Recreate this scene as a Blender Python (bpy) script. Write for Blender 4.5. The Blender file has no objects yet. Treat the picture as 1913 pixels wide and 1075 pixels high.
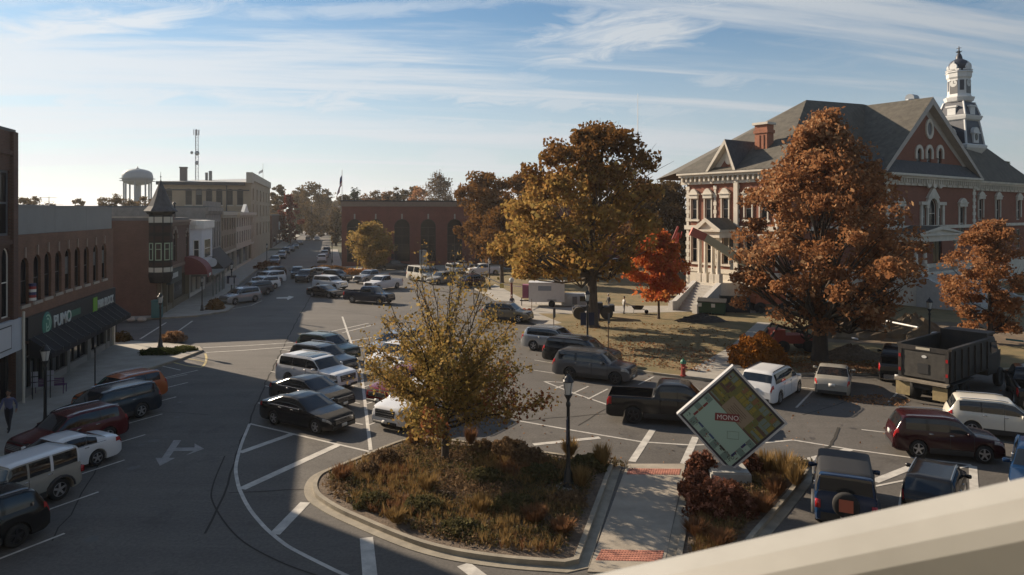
import bpy, math, random
import numpy as np
from mathutils import Vector, Matrix
S = bpy.context.scene
R = math.radians
random.seed(7)
# ------------------------------------------------------------------ camera
H_CAM, F_PX = 10.0, 1300.0
cam_d = bpy.data.cameras.new('camera')
cam = bpy.data.objects.new('camera', cam_d)
S.collection.objects.link(cam)
cam.location = (0, 0, H_CAM)
cam.rotation_euler = (R(90), 0, 0)
cam_d.sensor_width = 36.0
cam_d.lens = F_PX / 1913 * 36.0
cam_d.shift_y = -137.5 / 1913
cam_d.clip_start, cam_d.clip_end = 0.05, 6000
S.camera = cam
cam_d.dof.use_dof = True; cam_d.dof.focus_distance = 45.0; cam_d.dof.aperture_fstop = 13.0
# ------------------------------------------------------------------ light
SUN_EL = R(25.0)
SUN_XY = Vector((-0.82, 0.57)).normalized()
to_sun = Vector((SUN_XY.x * math.cos(SUN_EL), SUN_XY.y * math.cos(SUN_EL), math.sin(SUN_EL)))
sun_d = bpy.data.lights.new('sun', 'SUN')
sun_d.energy = 5.0
sun_d.angle = R(0.55)
sun_d.color = (1.0, 0.83, 0.63)
sun = bpy.data.objects.new('sun', sun_d)
S.collection.objects.link(sun)
sun.location = (-60, 45, 60)
sun.rotation_euler = (-to_sun).to_track_quat('-Z', 'Y').to_euler()
S.view_settings.view_transform = 'Standard'
S.view_settings.look = 'None'
S.view_settings.exposure = 0.86
S.view_settings.gamma = 1.0
S.view_settings.use_curve_mapping = False
world = bpy.data.worlds.new('World')
S.world = world
world.use_nodes = True
def build_sky():
    nt = world.node_tree
    N, L = nt.nodes, nt.links
    N.clear()
    out = N.new('ShaderNodeOutputWorld')
    bg = N.new('ShaderNodeBackground')
    bg.inputs['Strength'].default_value = 0.05
    sky = N.new('ShaderNodeTexSky')
    sky.sky_type = 'NISHITA'
    sky.sun_disc = False
    sky.sun_elevation = SUN_EL
    sky.sun_rotation = math.atan2(SUN_XY.x, SUN_XY.y)
    sky.air_density = 1.15
    sky.dust_density = 0.25
    sky.ozone_density = 3.0
    tc = N.new('ShaderNodeTexCoord')
    sep = N.new('ShaderNodeSeparateXYZ')
    L.new(tc.outputs['Generated'], sep.inputs[0])
    def math_n(op, a, b=None, clamp=False):
        m = N.new('ShaderNodeMath'); m.operation = op; m.use_clamp = clamp
        for i, v in enumerate((a, b)):
            if v is None: continue
            if isinstance(v, (int, float)): m.inputs[i].default_value = v
            else: L.new(v, m.inputs[i])
        return m.outputs[0]
    zc = math_n('ADD', math_n('MAXIMUM', sep.outputs['Z'], 0.0), 0.09)
    px = math_n('DIVIDE', sep.outputs['X'], zc)
    py = math_n('DIVIDE', sep.outputs['Y'], zc)
    def layer(ang, sx, sy, scale, detail, rough, lo, hi, off, dist=0.6):
        comb = N.new('ShaderNodeCombineXYZ')
        c, s = math.cos(ang), math.sin(ang)
        a = math_n('ADD', math_n('MULTIPLY', px, c * sx), math_n('MULTIPLY', py, s * sx))
        b = math_n('ADD', math_n('MULTIPLY', px, -s * sy), math_n('MULTIPLY', py, c * sy))
        L.new(a, comb.inputs[0]); L.new(b, comb.inputs[1]); comb.inputs[2].default_value = off
        n = N.new('ShaderNodeTexNoise')
        n.inputs['Scale'].default_value = scale
        n.inputs['Detail'].default_value = detail
        n.inputs['Roughness'].default_value = rough
        n.inputs['Distortion'].default_value = dist
        L.new(comb.outputs[0], n.inputs['Vector'])
        r = N.new('ShaderNodeMapRange')
        r.interpolation_type = 'SMOOTHSTEP'
        r.inputs['From Min'].default_value = lo
        r.inputs['From Max'].default_value = hi
        L.new(n.outputs['Fac'], r.inputs['Value'])
        return r.outputs[0]
    c1 = layer(R(10), 0.16, 1.0, 1.35, 10, 0.62, 0.45, 0.63, 3.1)       # long thin streaks
    c2 = layer(R(28), 0.5, 1.0, 0.95, 10, 0.68, 0.53, 0.72, 12.9, 1.2)     # wispy patches
    # low bank of small puffs near the horizon
    nz = N.new('ShaderNodeTexNoise')
    mp = N.new('ShaderNodeMapping')
    mp.inputs['Scale'].default_value = (7.0, 7.0, 22.0)
    L.new(tc.outputs['Generated'], mp.inputs[0]); L.new(mp.outputs[0], nz.inputs['Vector'])
    nz.inputs['Scale'].default_value = 1.0; nz.inputs['Detail'].default_value = 7
    pr = N.new('ShaderNodeMapRange'); pr.interpolation_type = 'SMOOTHSTEP'
    pr.inputs['From Min'].default_value = 0.50; pr.inputs['From Max'].default_value = 0.62
    L.new(nz.outputs['Fac'], pr.inputs['Value'])
    band = N.new('ShaderNodeMapRange'); band.interpolation_type = 'SMOOTHSTEP'
    band.inputs['From Min'].default_value = 0.17; band.inputs['From Max'].default_value = 0.05
    L.new(sep.outputs['Z'], band.inputs['Value'])
    c3 = math_n('MULTIPLY', math_n('MULTIPLY', pr.outputs[0], band.outputs[0]), 0.55)
    veil = N.new('ShaderNodeMapRange'); veil.interpolation_type = 'SMOOTHSTEP'
    veil.inputs['From Min'].default_value = 0.30; veil.inputs['From Max'].default_value = 0.02
    L.new(sep.outputs['Z'], veil.inputs['Value'])
    c4 = math_n('MULTIPLY', veil.outputs[0], 0.72)
    fac = math_n('MAXIMUM', math_n('MAXIMUM', math_n('MULTIPLY', c1, 0.86), math_n('MULTIPLY', c2, 0.40)), c3)
    fac = math_n('ADD', fac, math_n('MULTIPLY', math_n('SUBTRACT', 1.0, fac), c4), clamp=True)
    # banks and streaks of cloud: (azimuth, elevation, half length, half width, tilt, density), all in radians
    az = math_n('ARCTAN2', sep.outputs['X'], sep.outputs['Y']); el = math_n('ARCSINE', sep.outputs['Z'])
    wn = N.new('ShaderNodeTexNoise'); wn.inputs['Scale'].default_value = 1.0; wn.inputs['Detail'].default_value = 10; wn.inputs['Roughness'].default_value = 0.66; wn.inputs['Distortion'].default_value = 0.8
    wc = N.new('ShaderNodeCombineXYZ'); L.new(math_n('MULTIPLY', az, 9.0), wc.inputs[0]); L.new(math_n('MULTIPLY', math_n('SUBTRACT', el, math_n('MULTIPLY', az, 0.12)), 40.0), wc.inputs[1]); L.new(wc.outputs[0], wn.inputs['Vector'])
    banks = None
    for a0, e0, hl, hw, tilt, dens in ((-0.56, .225, .19, .026, 15, 1.0), (-0.46, .178, .12, .008, 6, .9), (-0.62, .16, .10, .012, 4, .6), (0.17, .255, .17, .045, 9, 1.0), (0.30, .180, .08, .016, -4, .7), (-0.40, .150, .50, .030, 3, .9), (-0.05, .165, .45, .018, -3, .8), (-0.15, .120, .60, .022, 1, .8), (0.25, .14, .40, .014, -3, .7), (-0.1, .20, .35, .010, -4, .6), (-0.25, .275, .3, .012, 5, .5),
            (-0.57, .105, .05, .014, 0, .9), (-0.49, .112, .03, .010, 0, .8), (-0.31, .088, .05, .012, 0, .8), (-0.17, .084, .035, .012, 0, .7), (-0.43, .10, .035, .010, 0, .7), (0.55, .21, .30, .05, 6, .35)):
        c, s = math.cos(R(tilt)), math.sin(R(tilt))
        da, de = math_n('SUBTRACT', az, a0), math_n('SUBTRACT', el, e0)
        p = math_n('MULTIPLY', math_n('ADD', math_n('MULTIPLY', da, c), math_n('MULTIPLY', de, s)), 1 / hl)
        q = math_n('MULTIPLY', math_n('SUBTRACT', math_n('MULTIPLY', de, c), math_n('MULTIPLY', da, s)), 1 / hw)
        d = math_n('SUBTRACT', 1.0, math_n('ADD', math_n('MULTIPLY', p, p), math_n('MULTIPLY', q, q)))
        m = math_n('MULTIPLY', math_n('ADD', math_n('ADD', math_n('MULTIPLY', d, 0.85), 0.05), math_n('MULTIPLY', math_n('SUBTRACT', wn.outputs['Fac'], 0.5), 3.6)), 1.0)
        m = math_n('MULTIPLY', math_n('MINIMUM', math_n('MAXIMUM', m, 0.0), 1.0), math_n('MULTIPLY', math_n('MINIMUM', math_n('MAXIMUM', math_n('ADD', d, 0.9), 0.0), 1.0), dens))
        banks = m if banks is None else math_n('MAXIMUM', banks, m)
    fac = math_n('MAXIMUM', fac, math_n('MULTIPLY', banks, 0.92), clamp=True)
    # clouds are lit by the sun: brighter towards it
    dot = N.new('ShaderNodeVectorMath'); dot.operation = 'DOT_PRODUCT'
    L.new(tc.outputs['Generated'], dot.inputs[0]); dot.inputs[1].default_value = to_sun
    glow = N.new('ShaderNodeMapRange')
    glow.inputs['From Min'].default_value = -0.3; glow.inputs['From Max'].default_value = 1.0
    glow.inputs['To Min'].default_value = 4.4; glow.inputs['To Max'].default_value = 9.1
    L.new(dot.outputs['Value'], glow.inputs['Value'])
    tint = N.new('ShaderNodeVectorMath'); tint.operation = 'SCALE'
    tint.inputs[0].default_value = (0.93, 1.0, 1.07)
    L.new(glow.outputs[0], tint.inputs['Scale'])
    mx = N.new('ShaderNodeMix'); mx.data_type = 'RGBA'
    L.new(fac, mx.inputs['Factor'])
    bl = N.new('ShaderNodeVectorMath'); bl.operation = 'MULTIPLY'; bl.inputs[1].default_value = (0.79, 1.0, 1.09); L.new(sky.outputs[0], bl.inputs[0])
    L.new(bl.outputs[0], mx.inputs['A']); L.new(tint.outputs[0], mx.inputs['B'])
    L.new(mx.outputs['Result'], bg.inputs['Color'])
    L.new(bg.outputs[0], out.inputs['Surface'])
build_sky()
# ------------------------------------------------------------------ survey helpers
def G(u, v, z=0.0):                     # a place on the ground (or at height z) from its bearing and dip as read off the photo
    Y = (H_CAM - z) * F_PX / (v - 400.0)
    return Vector(((u - 957.0) / F_PX * Y, Y, z))
def ZV(v, Y): return H_CAM + (400.0 - v) * Y / F_PX
def UX(u, Y): return (u - 957.0) / F_PX * Y
def along(P, d, u):                      # distance along direction d from P at which the bearing u is reached
    k = (u - 957.0) / F_PX
    return (k * P[1] - P[0]) / (d[0] - k * d[1])
D_ST = Vector((-0.257, 0.966, 0)).normalized()       # along the street, away
N_ST = Vector((0.966, 0.257, 0)).normalized()        # across the street, to the right
def SN(s, n, z=0.0):
    p = D_ST * s + N_ST * n; return Vector((p.x, p.y, z))
A_ST = math.atan2(D_ST.y, D_ST.x)
# ------------------------------------------------------------------ objects
COL = S.collection
class MB:
    def __init__(self): self.v, self.f, self.m = [], [], []
    def face(self, pts, mi=0):
        i = len(self.v); self.v.extend([tuple(p) for p in pts]); self.f.append(tuple(range(i, i + len(pts)))); self.m.append(mi)
    def grid(self, rows, mi=0, closed=False):
        i = len(self.v); n = len(rows[0])
        for r in rows: self.v.extend([tuple(p) for p in r])
        for a in range(len(rows) - 1):
            for b in range(n if closed else n - 1):
                c = (b + 1) % n
                self.f.append((i + a * n + b, i + a * n + c, i + (a + 1) * n + c, i + (a + 1) * n + b)); self.m.append(mi)
    def box(self, x0, x1, y0, y1, z0, z1, mi=0, M=None):
        P = [Vector(p) for p in ((x0, y0, z0), (x1, y0, z0), (x1, y1, z0), (x0, y1, z0), (x0, y0, z1), (x1, y0, z1), (x1, y1, z1), (x0, y1, z1))]
        if M is not None: P = [M @ p for p in P]
        i = len(self.v); self.v.extend([tuple(p) for p in P])
        for q in ((0, 3, 2, 1), (4, 5, 6, 7), (0, 1, 5, 4), (1, 2, 6, 5), (2, 3, 7, 6), (3, 0, 4, 7)):
            self.f.append(tuple(i + k for k in q)); self.m.append(mi)
        return self
    def prism(self, pts, z0, z1, mi=0, top=None, bottom=True):
        i = len(self.v); n = len(pts)
        self.v.extend([(p[0], p[1], z0) for p in pts]); self.v.extend([(p[0], p[1], z1) for p in pts])
        for a in range(n):
            b = (a + 1) % n
            self.f.append((i + a, i + b, i + n + b, i + n + a)); self.m.append(mi)
        self.f.append(tuple(i + n + k for k in range(n))); self.m.append(mi if top is None else top)
        if bottom: self.f.append(tuple(i + n - 1 - k for k in range(n))); self.m.append(mi)
        return self
    def tube(self, pts, radii, n=8, mi=0, cap=True):
        pts = [Vector(p) for p in pts]
        if isinstance(radii, (int, float)): radii = [radii] * len(pts)
        rows, up = [], None
        for k, p in enumerate(pts):
            d = (pts[min(k + 1, len(pts) - 1)] - pts[max(k - 1, 0)])
            d = d.normalized() if d.length > 1e-9 else Vector((0, 0, 1))
            a = d.cross(Vector((1, 0, 0)) if abs(d.x) < 0.8 else Vector((0, 1, 0))).normalized()
            if up is not None:
                a = up - d * up.dot(d)
                a = a.normalized() if a.length > 1e-6 else d.orthogonal().normalized()
            up = a; b = d.cross(a)
            rows.append([p + (a * math.cos(2 * math.pi * j / n) + b * math.sin(2 * math.pi * j / n)) * radii[k] for j in range(n)])
        self.grid(rows, mi, closed=True)
        if cap: self.face(rows[0][::-1], mi); self.face(rows[-1], mi)
        return self
    def lathe(self, prof, n=12, c=(0, 0, 0), mi=0, phase=0.0):
        rows = [[(c[0] + r * math.cos(2 * math.pi * j / n + phase), c[1] + r * math.sin(2 * math.pi * j / n + phase), c[2] + z) for j in range(n)] for r, z in prof]
        self.grid(rows, mi, closed=True)
        if prof[0][0] > 1e-4: self.face(rows[0][::-1], mi)
        if prof[-1][0] > 1e-4: self.face(rows[-1], mi)
        return self
    def mesh(self, name, mats, smooth=False):
        me = bpy.data.meshes.new(name)
        me.from_pydata(self.v, [], self.f)
        for m in (mats if isinstance(mats, (list, tuple)) else [mats]): me.materials.append(m)
        if any(self.m): me.polygons.foreach_set('material_index', self.m)
        if smooth: me.polygons.foreach_set('use_smooth', [True] * len(self.f))
        me.update()
        return me
    def build(self, name, mats, parent=None, smooth=False, loc=None, rotz=0.0):
        return link(name, self.mesh(name, mats, smooth), parent, loc, rotz)
def link(name, me, parent=None, loc=None, rotz=0.0):
    o = bpy.data.objects.new(name, me); COL.objects.link(o)
    if parent is not None: o.parent = parent
    if loc is not None: o.location = loc
    if rotz: o.rotation_euler.z = rotz
    return o
def tag(o, label=None, cat=None, group=None, kind=None):
    if label: o['label'] = label
    if cat: o['category'] = cat
    if group: o['group'] = group
    if kind: o['kind'] = kind
    return o
def thing(name, label, cat, loc=(0, 0, 0), rotz=0.0, group=None):
    o = link(name, None, None, loc, rotz); o.empty_display_size = 0.3
    return tag(o, label, cat, group)
def struct(name, mb, mats, smooth=False): return tag(mb.build(name, mats, None, smooth), kind='structure')
def copy_tree(o, parent=None):
    c = o.copy(); COL.objects.link(c)
    if parent is not None: c.parent = parent
    for ch in o.children: copy_tree(ch, c)
    return c
# ------------------------------------------------------------------ materials
MATS = {}
def mat(name, col, rough=0.7, metal=0.0, var=0.0, scale=3.0, bump=0.0, bscale=20.0, coat=0.0, spec=0.5, col2=None, detail=5.0, stretch=None, emit=None):
    if name in MATS: return MATS[name]
    m = bpy.data.materials.new(name); m.use_nodes = True
    nt = m.node_tree; N, L = nt.nodes, nt.links
    b = N['Principled BSDF']
    b.inputs['Base Color'].default_value = (*col, 1)
    b.inputs['Roughness'].default_value = rough
    b.inputs['Metallic'].default_value = metal
    b.inputs['Specular IOR Level'].default_value = spec
    if coat: b.inputs['Coat Weight'].default_value = coat; b.inputs['Coat Roughness'].default_value = 0.05
    if emit: b.inputs['Emission Color'].default_value = (*emit[0], 1); b.inputs['Emission Strength'].default_value = emit[1]
    if var or col2 or bump:
        tc = N.new('ShaderNodeTexCoord'); src = tc.outputs['Object']
        if stretch:
            mp = N.new('ShaderNodeMapping'); mp.inputs['Scale'].default_value = stretch
            L.new(src, mp.inputs[0]); src = mp.outputs[0]
    if var or col2:
        n = N.new('ShaderNodeTexNoise'); n.inputs['Scale'].default_value = scale; n.inputs['Detail'].default_value = detail; n.inputs['Roughness'].default_value = 0.65
        L.new(src, n.inputs['Vector'])
        rp = N.new('ShaderNodeValToRGB'); L.new(n.outputs['Fac'], rp.inputs[0])
        c2 = col2 or tuple(min(1, c * (1 + var)) for c in col)
        c1 = col if col2 else tuple(c * (1 - var) for c in col)
        rp.color_ramp.elements[0].position = 0.32; rp.color_ramp.elements[0].color = (*c1, 1)
        rp.color_ramp.elements[1].position = 0.68; rp.color_ramp.elements[1].color = (*c2, 1)
        L.new(rp.outputs[0], b.inputs['Base Color'])
    if bump:
        n2 = N.new('ShaderNodeTexNoise'); n2.inputs['Scale'].default_value = bscale; n2.inputs['Detail'].default_value = 4
        L.new(src, n2.inputs['Vector'])
        bp = N.new('ShaderNodeBump'); bp.inputs['Strength'].default_value = bump; bp.inputs['Distance'].default_value = 0.05
        L.new(n2.outputs['Fac'], bp.inputs['Height']); L.new(bp.outputs[0], b.inputs['Normal'])
    MATS[name] = m
    return m
def brick_mat(name, c1, c2, mortar, scale=1.0, rough=0.85, stain=0.25):
    if name in MATS: return MATS[name]
    m = bpy.data.materials.new(name); m.use_nodes = True
    nt = m.node_tree; N, L = nt.nodes, nt.links
    b = N['Principled BSDF']; b.inputs['Roughness'].default_value = rough
    tc = N.new('ShaderNodeTexCoord'); sp = N.new('ShaderNodeSeparateXYZ'); L.new(tc.outputs['Object'], sp.inputs[0])
    ad = N.new('ShaderNodeMath'); ad.operation = 'ADD'; L.new(sp.outputs[0], ad.inputs[0]); L.new(sp.outputs[1], ad.inputs[1])
    cb = N.new('ShaderNodeCombineXYZ'); L.new(ad.outputs[0], cb.inputs[0]); L.new(sp.outputs[2], cb.inputs[1])
    br = N.new('ShaderNodeTexBrick')
    br.inputs['Color1'].default_value = (*c1, 1); br.inputs['Color2'].default_value = (*c2, 1); br.inputs['Mortar'].default_value = (*mortar, 1)
    br.inputs['Scale'].default_value = scale; br.inputs['Mortar Size'].default_value = 0.010
    br.inputs['Brick Width'].default_value = 0.22; br.inputs['Row Height'].default_value = 0.075
    L.new(cb.outputs[0], br.inputs['Vector'])
    n = N.new('ShaderNodeTexNoise'); n.inputs['Scale'].default_value = 0.55; n.inputs['Detail'].default_value = 6; n.inputs['Roughness'].default_value = 0.7
    L.new(tc.outputs['Object'], n.inputs['Vector'])
    mr = N.new('ShaderNodeMapRange'); mr.inputs['From Min'].default_value = 0.3; mr.inputs['From Max'].default_value = 0.7
    mr.inputs['To Min'].default_value = 1 - stain; mr.inputs['To Max'].default_value = 1 + stain; L.new(n.outputs['Fac'], mr.inputs[0])
    vm = N.new('ShaderNodeVectorMath'); vm.operation = 'SCALE'; L.new(br.outputs['Color'], vm.inputs[0]); L.new(mr.outputs[0], vm.inputs['Scale'])
    L.new(vm.outputs[0], b.inputs['Base Color'])
    bp = N.new('ShaderNodeBump'); bp.inputs['Strength'].default_value = 0.4; bp.inputs['Distance'].default_value = 0.02; bp.invert = True
    L.new(br.outputs['Fac'], bp.inputs['Height']); L.new(bp.outputs[0], b.inputs['Normal'])
    MATS[name] = m
    return m
def leaf_mat(name, cols, trans=0.35, nscale=0.35):
    if name in MATS: return MATS[name]
    m = bpy.data.materials.new(name); m.use_nodes = True
    nt = m.node_tree; N, L = nt.nodes, nt.links
    N.clear()
    out = N.new('ShaderNodeOutputMaterial')
    geo = N.new('ShaderNodeNewGeometry'); tc = N.new('ShaderNodeTexCoord')
    n = N.new('ShaderNodeTexNoise'); n.inputs['Scale'].default_value = nscale; n.inputs['Detail'].default_value = 3
    L.new(tc.outputs['Object'], n.inputs['Vector'])
    a = N.new('ShaderNodeMath'); a.operation = 'MULTIPLY_ADD'; L.new(geo.outputs['Random Per Island'], a.inputs[0]); a.inputs[1].default_value = 0.55
    sc = N.new('ShaderNodeMapRange'); sc.inputs['From Min'].default_value = 0.3; sc.inputs['From Max'].default_value = 0.7; sc.inputs['To Max'].default_value = 0.45
    L.new(n.outputs['Fac'], sc.inputs[0]); L.new(sc.outputs[0], a.inputs[2])
    rp = N.new('ShaderNodeValToRGB'); L.new(a.outputs[0], rp.inputs[0])
    el = rp.color_ramp.elements
    while len(el) < len(cols): el.new(0.5)
    for i, c in enumerate(cols):
        el[i].position = i / (len(cols) - 1); el[i].color = (*c, 1)
    df = N.new('ShaderNodeBsdfDiffuse'); tr = N.new('ShaderNodeBsdfTranslucent'); mx = N.new('ShaderNodeMixShader')
    L.new(rp.outputs[0], df.inputs[0]); L.new(rp.outputs[0], tr.inputs[0])
    mx.inputs[0].default_value = trans
    L.new(df.outputs[0], mx.inputs[1]); L.new(tr.outputs[0], mx.inputs[2]); L.new(mx.outputs[0], out.inputs[0])
    MATS[name] = m
    return m
glass = mat('window_glass', (0.012, 0.014, 0.017), 0.12, spec=0.3)
car_glass = mat('car_glass', (0.012, 0.015, 0.018), 0.03, spec=0.7)
concrete = mat('concrete', (0.30, 0.275, 0.235), 0.9, var=0.16, scale=0.9, bump=0.15, bscale=30)
kerb_m = mat('kerb_concrete', (0.25, 0.22, 0.17), 0.9, var=0.25, scale=1.5, bump=0.15)
paint_white = mat('road_paint', (0.56, 0.53, 0.47), 0.75, col2=(0.33, 0.31, 0.28), scale=2.2, detail=9)
paint_yellow = mat('yellow_road_paint', (0.50, 0.38, 0.12), 0.75, col2=(0.30, 0.25, 0.14), scale=2.2, detail=9)
black_metal = mat('black_metal', (0.012, 0.012, 0.013), 0.4)
white_trim = mat('white_painted_trim', (0.74, 0.70, 0.62), 0.6, var=0.06, scale=2)
slate = mat('slate_roof', (0.055, 0.056, 0.06), 0.8, var=0.3, scale=2.5, bump=0.3, bscale=14)
# ------------------------------------------------------------------ setting: ground, road, pavements, paint
def asphalt_mat():
    m = bpy.data.materials.new('asphalt'); m.use_nodes = True
    nt = m.node_tree; N, L = nt.nodes, nt.links
    b = N['Principled BSDF']; b.inputs['Roughness'].default_value = 0.82; b.inputs['Specular IOR Level'].default_value = 0.3
    tc = N.new('ShaderNodeTexCoord')
    def noise(scale, detail, lo, hi, a, c, stretch=None):
        n = N.new('ShaderNodeTexNoise'); n.inputs['Scale'].default_value = scale; n.inputs['Detail'].default_value = detail; n.inputs['Roughness'].default_value = 0.7
        src = tc.outputs['Object']
        if stretch:
            mp = N.new('ShaderNodeMapping'); mp.inputs['Rotation'].default_value = (0, 0, -A_ST); mp.inputs['Scale'].default_value = stretch
            L.new(src, mp.inputs[0]); src = mp.outputs[0]
        L.new(src, n.inputs['Vector'])
        r = N.new('ShaderNodeMapRange'); r.inputs['From Min'].default_value = lo; r.inputs['From Max'].default_value = hi
        r.inputs['To Min'].default_value = a; r.inputs['To Max'].default_value = c
        L.new(n.outputs['Fac'], r.inputs[0]); return r.outputs[0]
    f1 = noise(0.13, 6, 0.3, 0.7, 0.82, 1.2)
    f2 = noise(9.0, 6, 0.3, 0.7, 0.74, 1.26)
    f3 = noise(1.0, 5, 0.3, 0.7, 0.86, 1.14, (0.05, 0.8, 1))
    f4 = noise(0.45, 9, 0.56, 0.64, 1.0, 0.80)
    mu = N.new('ShaderNodeMath'); mu.operation = 'MULTIPLY'; L.new(f1, mu.inputs[0]); L.new(f2, mu.inputs[1])
    mu3 = N.new('ShaderNodeMath'); mu3.operation = 'MULTIPLY'; L.new(f3, mu3.inputs[0]); L.new(f4, mu3.inputs[1]); mu2 = N.new('ShaderNodeMath'); mu2.operation = 'MULTIPLY'; L.new(mu.outputs[0], mu2.inputs[0]); L.new(mu3.outputs[0], mu2.inputs[1])
    vm = N.new('ShaderNodeVectorMath'); vm.operation = 'SCALE'; vm.inputs[0].default_value = (0.100, 0.091, 0.081); L.new(mu2.outputs[0], vm.inputs['Scale'])
    L.new(vm.outputs[0], b.inputs['Base Color'])
    n2 = N.new('ShaderNodeTexNoise'); n2.inputs['Scale'].default_value = 60; L.new(tc.outputs['Object'], n2.inputs['Vector'])
    bp = N.new('ShaderNodeBump'); bp.inputs['Strength'].default_value = 0.25; bp.inputs['Distance'].default_value = 0.02
    L.new(n2.outputs['Fac'], bp.inputs['Height']); L.new(bp.outputs[0], b.inputs['Normal'])
    return m
asphalt = asphalt_mat()
dirt_far = mat('far_ground', (0.085, 0.075, 0.04), 1.0, col2=(0.05, 0.06, 0.025), scale=0.02)
lawn_m = mat('lawn_turf', (0.22, 0.155, 0.072), 1.0, col2=(0.115, 0.10, 0.042), scale=0.5, detail=10, bump=0.8, bscale=26)
mulch = mat('mulch', (0.17, 0.125, 0.085), 1.0, col2=(0.07, 0.05, 0.036), scale=6, detail=8, bump=1.0, bscale=18)
tar = mat('tar_seam', (0.058, 0.054, 0.049), 1.0, spec=0.05)
g = MB(); g.face([(-3500, -600, -0.012), (3500, -600, -0.012), (3500, 5500, -0.012), (-3500, 5500, -0.012)]); struct('ground', g, dirt_far)
g = MB()
def slab2(mb, pts, z): mb.face([(p[0], p[1], z) for p in pts])
slab2(g, [SN(-40, -13), SN(-40, 90), SN(128, 90), SN(128, 1), SN(520, 1), SN(520, -13)], -0.004)
slab2(g, [SN(60, -70), SN(60, -13), SN(74, -13), SN(74, -70)], -0.004)
struct('road', g, asphalt)
# pavements along the left street (with kerbs)
def kerbed(name, pts, h=0.13, kw=0.18):
    mb = MB(); mb.prism(pts, -0.02, h - 0.002, 0)
    return struct(name, mb, concrete)
bulb = [SN(36, -12), SN(46.5, -12), SN(48.5, -11.2), SN(51.8, -9.6), SN(54.6, -8.7), SN(56.2, -9.2), SN(57.6, -10.9), SN(59.6, -14.0), SN(61.3, -19), SN(61.3, -60), SN(-20, -60), SN(-20, -12)]
kerbed('pavement', bulb[::-1])
kerbed('pavement', [SN(72.6, -60), SN(72.6, -15), SN(73.2, -12.2), SN(76, -9.8), SN(80, -9.6), SN(83.5, -12), SN(198, -12), SN(198, -60)][::-1])
kerbed('pavement', [SN(211, -60), SN(211, -12), SN(420, -12), SN(420, -60)][::-1])
kerbed('pavement', [SN(119, 12), SN(121, 3.0), SN(124, 1.0), SN(200, 1.0), SN(200, 2.9), SN(134.5, 2.9), SN(133, 80), SN(124, 80)])
# kerb stones: a slightly proud lighter edge along those pavements
def kerb_run(pts, w=0.16, z=0.135, name='kerb'):
    mb = MB()
    for a, b in zip(pts[:-1], pts[1:]):
        d = (b - a).normalized(); nn = Vector((-d.y, d.x, 0)) * w
        mb.prism([a - nn * 0.02, b - nn * 0.02, b + nn, a + nn], -0.02, z)
    return struct(name, mb, kerb_m)
kerb_run([SN(-20, -12), SN(36, -12), SN(46.5, -12), SN(48.5, -11.2), SN(51.8, -9.6), SN(54.6, -8.7), SN(56.2, -9.2), SN(57.6, -10.9), SN(59.6, -14.0), SN(61.3, -19), SN(61.3, -60)])
kerb_run([SN(72.6, -60), SN(72.6, -15), SN(73.2, -12.2), SN(76, -9.8), SN(80, -9.6), SN(83.5, -12), SN(198, -12)])
# courthouse lawn
lawn_pts = [(-10.5, 114), (-2.6, 84), (2.6, 62.5), (7.6, 44.6), (8.9, 43.4), (12.2, 41.5), (14.2, 41.5), (18, 43.2), (23, 43.4), (33, 44.8), (75, 52), (140, 70), (150, 160), (10, 135)]
mb = MB(); mb.prism(lawn_pts, -0.02, 0.11); struct('lawn', mb, lawn_m)
mb = MB()
kp = [Vector((p[0], p[1], 0)) for p in lawn_pts[:12]]
for a, b in zip(kp[:-1], kp[1:]):
    d = (b - a).normalized(); nn = Vector((d.y, -d.x, 0)) * 0.17
    mb.prism([a, a + nn, b + nn, b][::-1], -0.02, 0.135)
struct('kerb', mb, kerb_m)
mb = MB()
slab2(mb, [G(1270, 706), G(1335, 714.5), G(1415, 712), G(1398, 652), G(1364, 651)], 0.116)
slab2(mb, [G(1398, 652), G(1440, 606), G(1416, 604), G(1364, 651)], 0.1165)
struct('path', mb, concrete)
mb = MB()
slab2(mb, [G(905, 548), G(962, 594), G(1012, 612), G(1050, 606), G(1006, 588), G(1100, 589), G(1320, 584), G(1430, 588), G(1430, 576), G(1320, 573), G(1160, 574), G(985, 565), G(925, 532)][::-1], 0.116)
struct('path', mb, concrete)
# worn earth round the construction site
earth = mat('bare_earth', (0.17, 0.12, 0.07), 1.0, col2=(0.08, 0.06, 0.04), scale=0.9, detail=9, bump=0.8, bscale=12)
mb = MB(); slab2(mb, [G(1500, 640), G(1660, 648), G(1913, 650), G(1960, 615), G(1760, 604), G(1560, 600)], 0.122); struct('ground', mb, earth)
# ---- paint
def strip(mb, pts, w, z=0.006):
    pts = [Vector((p[0], p[1], 0)) for p in pts]; L_, R_ = [], []
    for k, p in enumerate(pts):
        d = (pts[min(k + 1, len(pts) - 1)] - pts[max(k - 1, 0)]).normalized(); nn = Vector((-d.y, d.x, 0)) * (w / 2)
        L_.append(p + nn); R_.append(p - nn)
    mb.grid([[(p.x, p.y, z) for p in L_], [(p.x, p.y, z) for p in R_]][::-1])
def paint(pts, w=0.11, m=None, z=0.006, name='road_marking'):
    mb = MB(); strip(mb, pts, w, z); return struct(name, mb, m or paint_white)
def pg(*uv): return [G(u, v) for u, v in uv]
def smooth(pts, k=6):
    out = []
    for i in range(len(pts) - 1):
        p0, p1, p2, p3 = pts[max(i - 1, 0)], pts[i], pts[i + 1], pts[min(i + 2, len(pts) - 1)]
        for j in range(k):
            t = j / k
            out.append(0.5 * ((2 * p1) + (p2 - p0) * t + (2 * p0 - 5 * p1 + 4 * p2 - p3) * t * t + (3 * p1 - p0 - 3 * p2 + p3) * t ** 3))
    return out + [pts[-1]]
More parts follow.
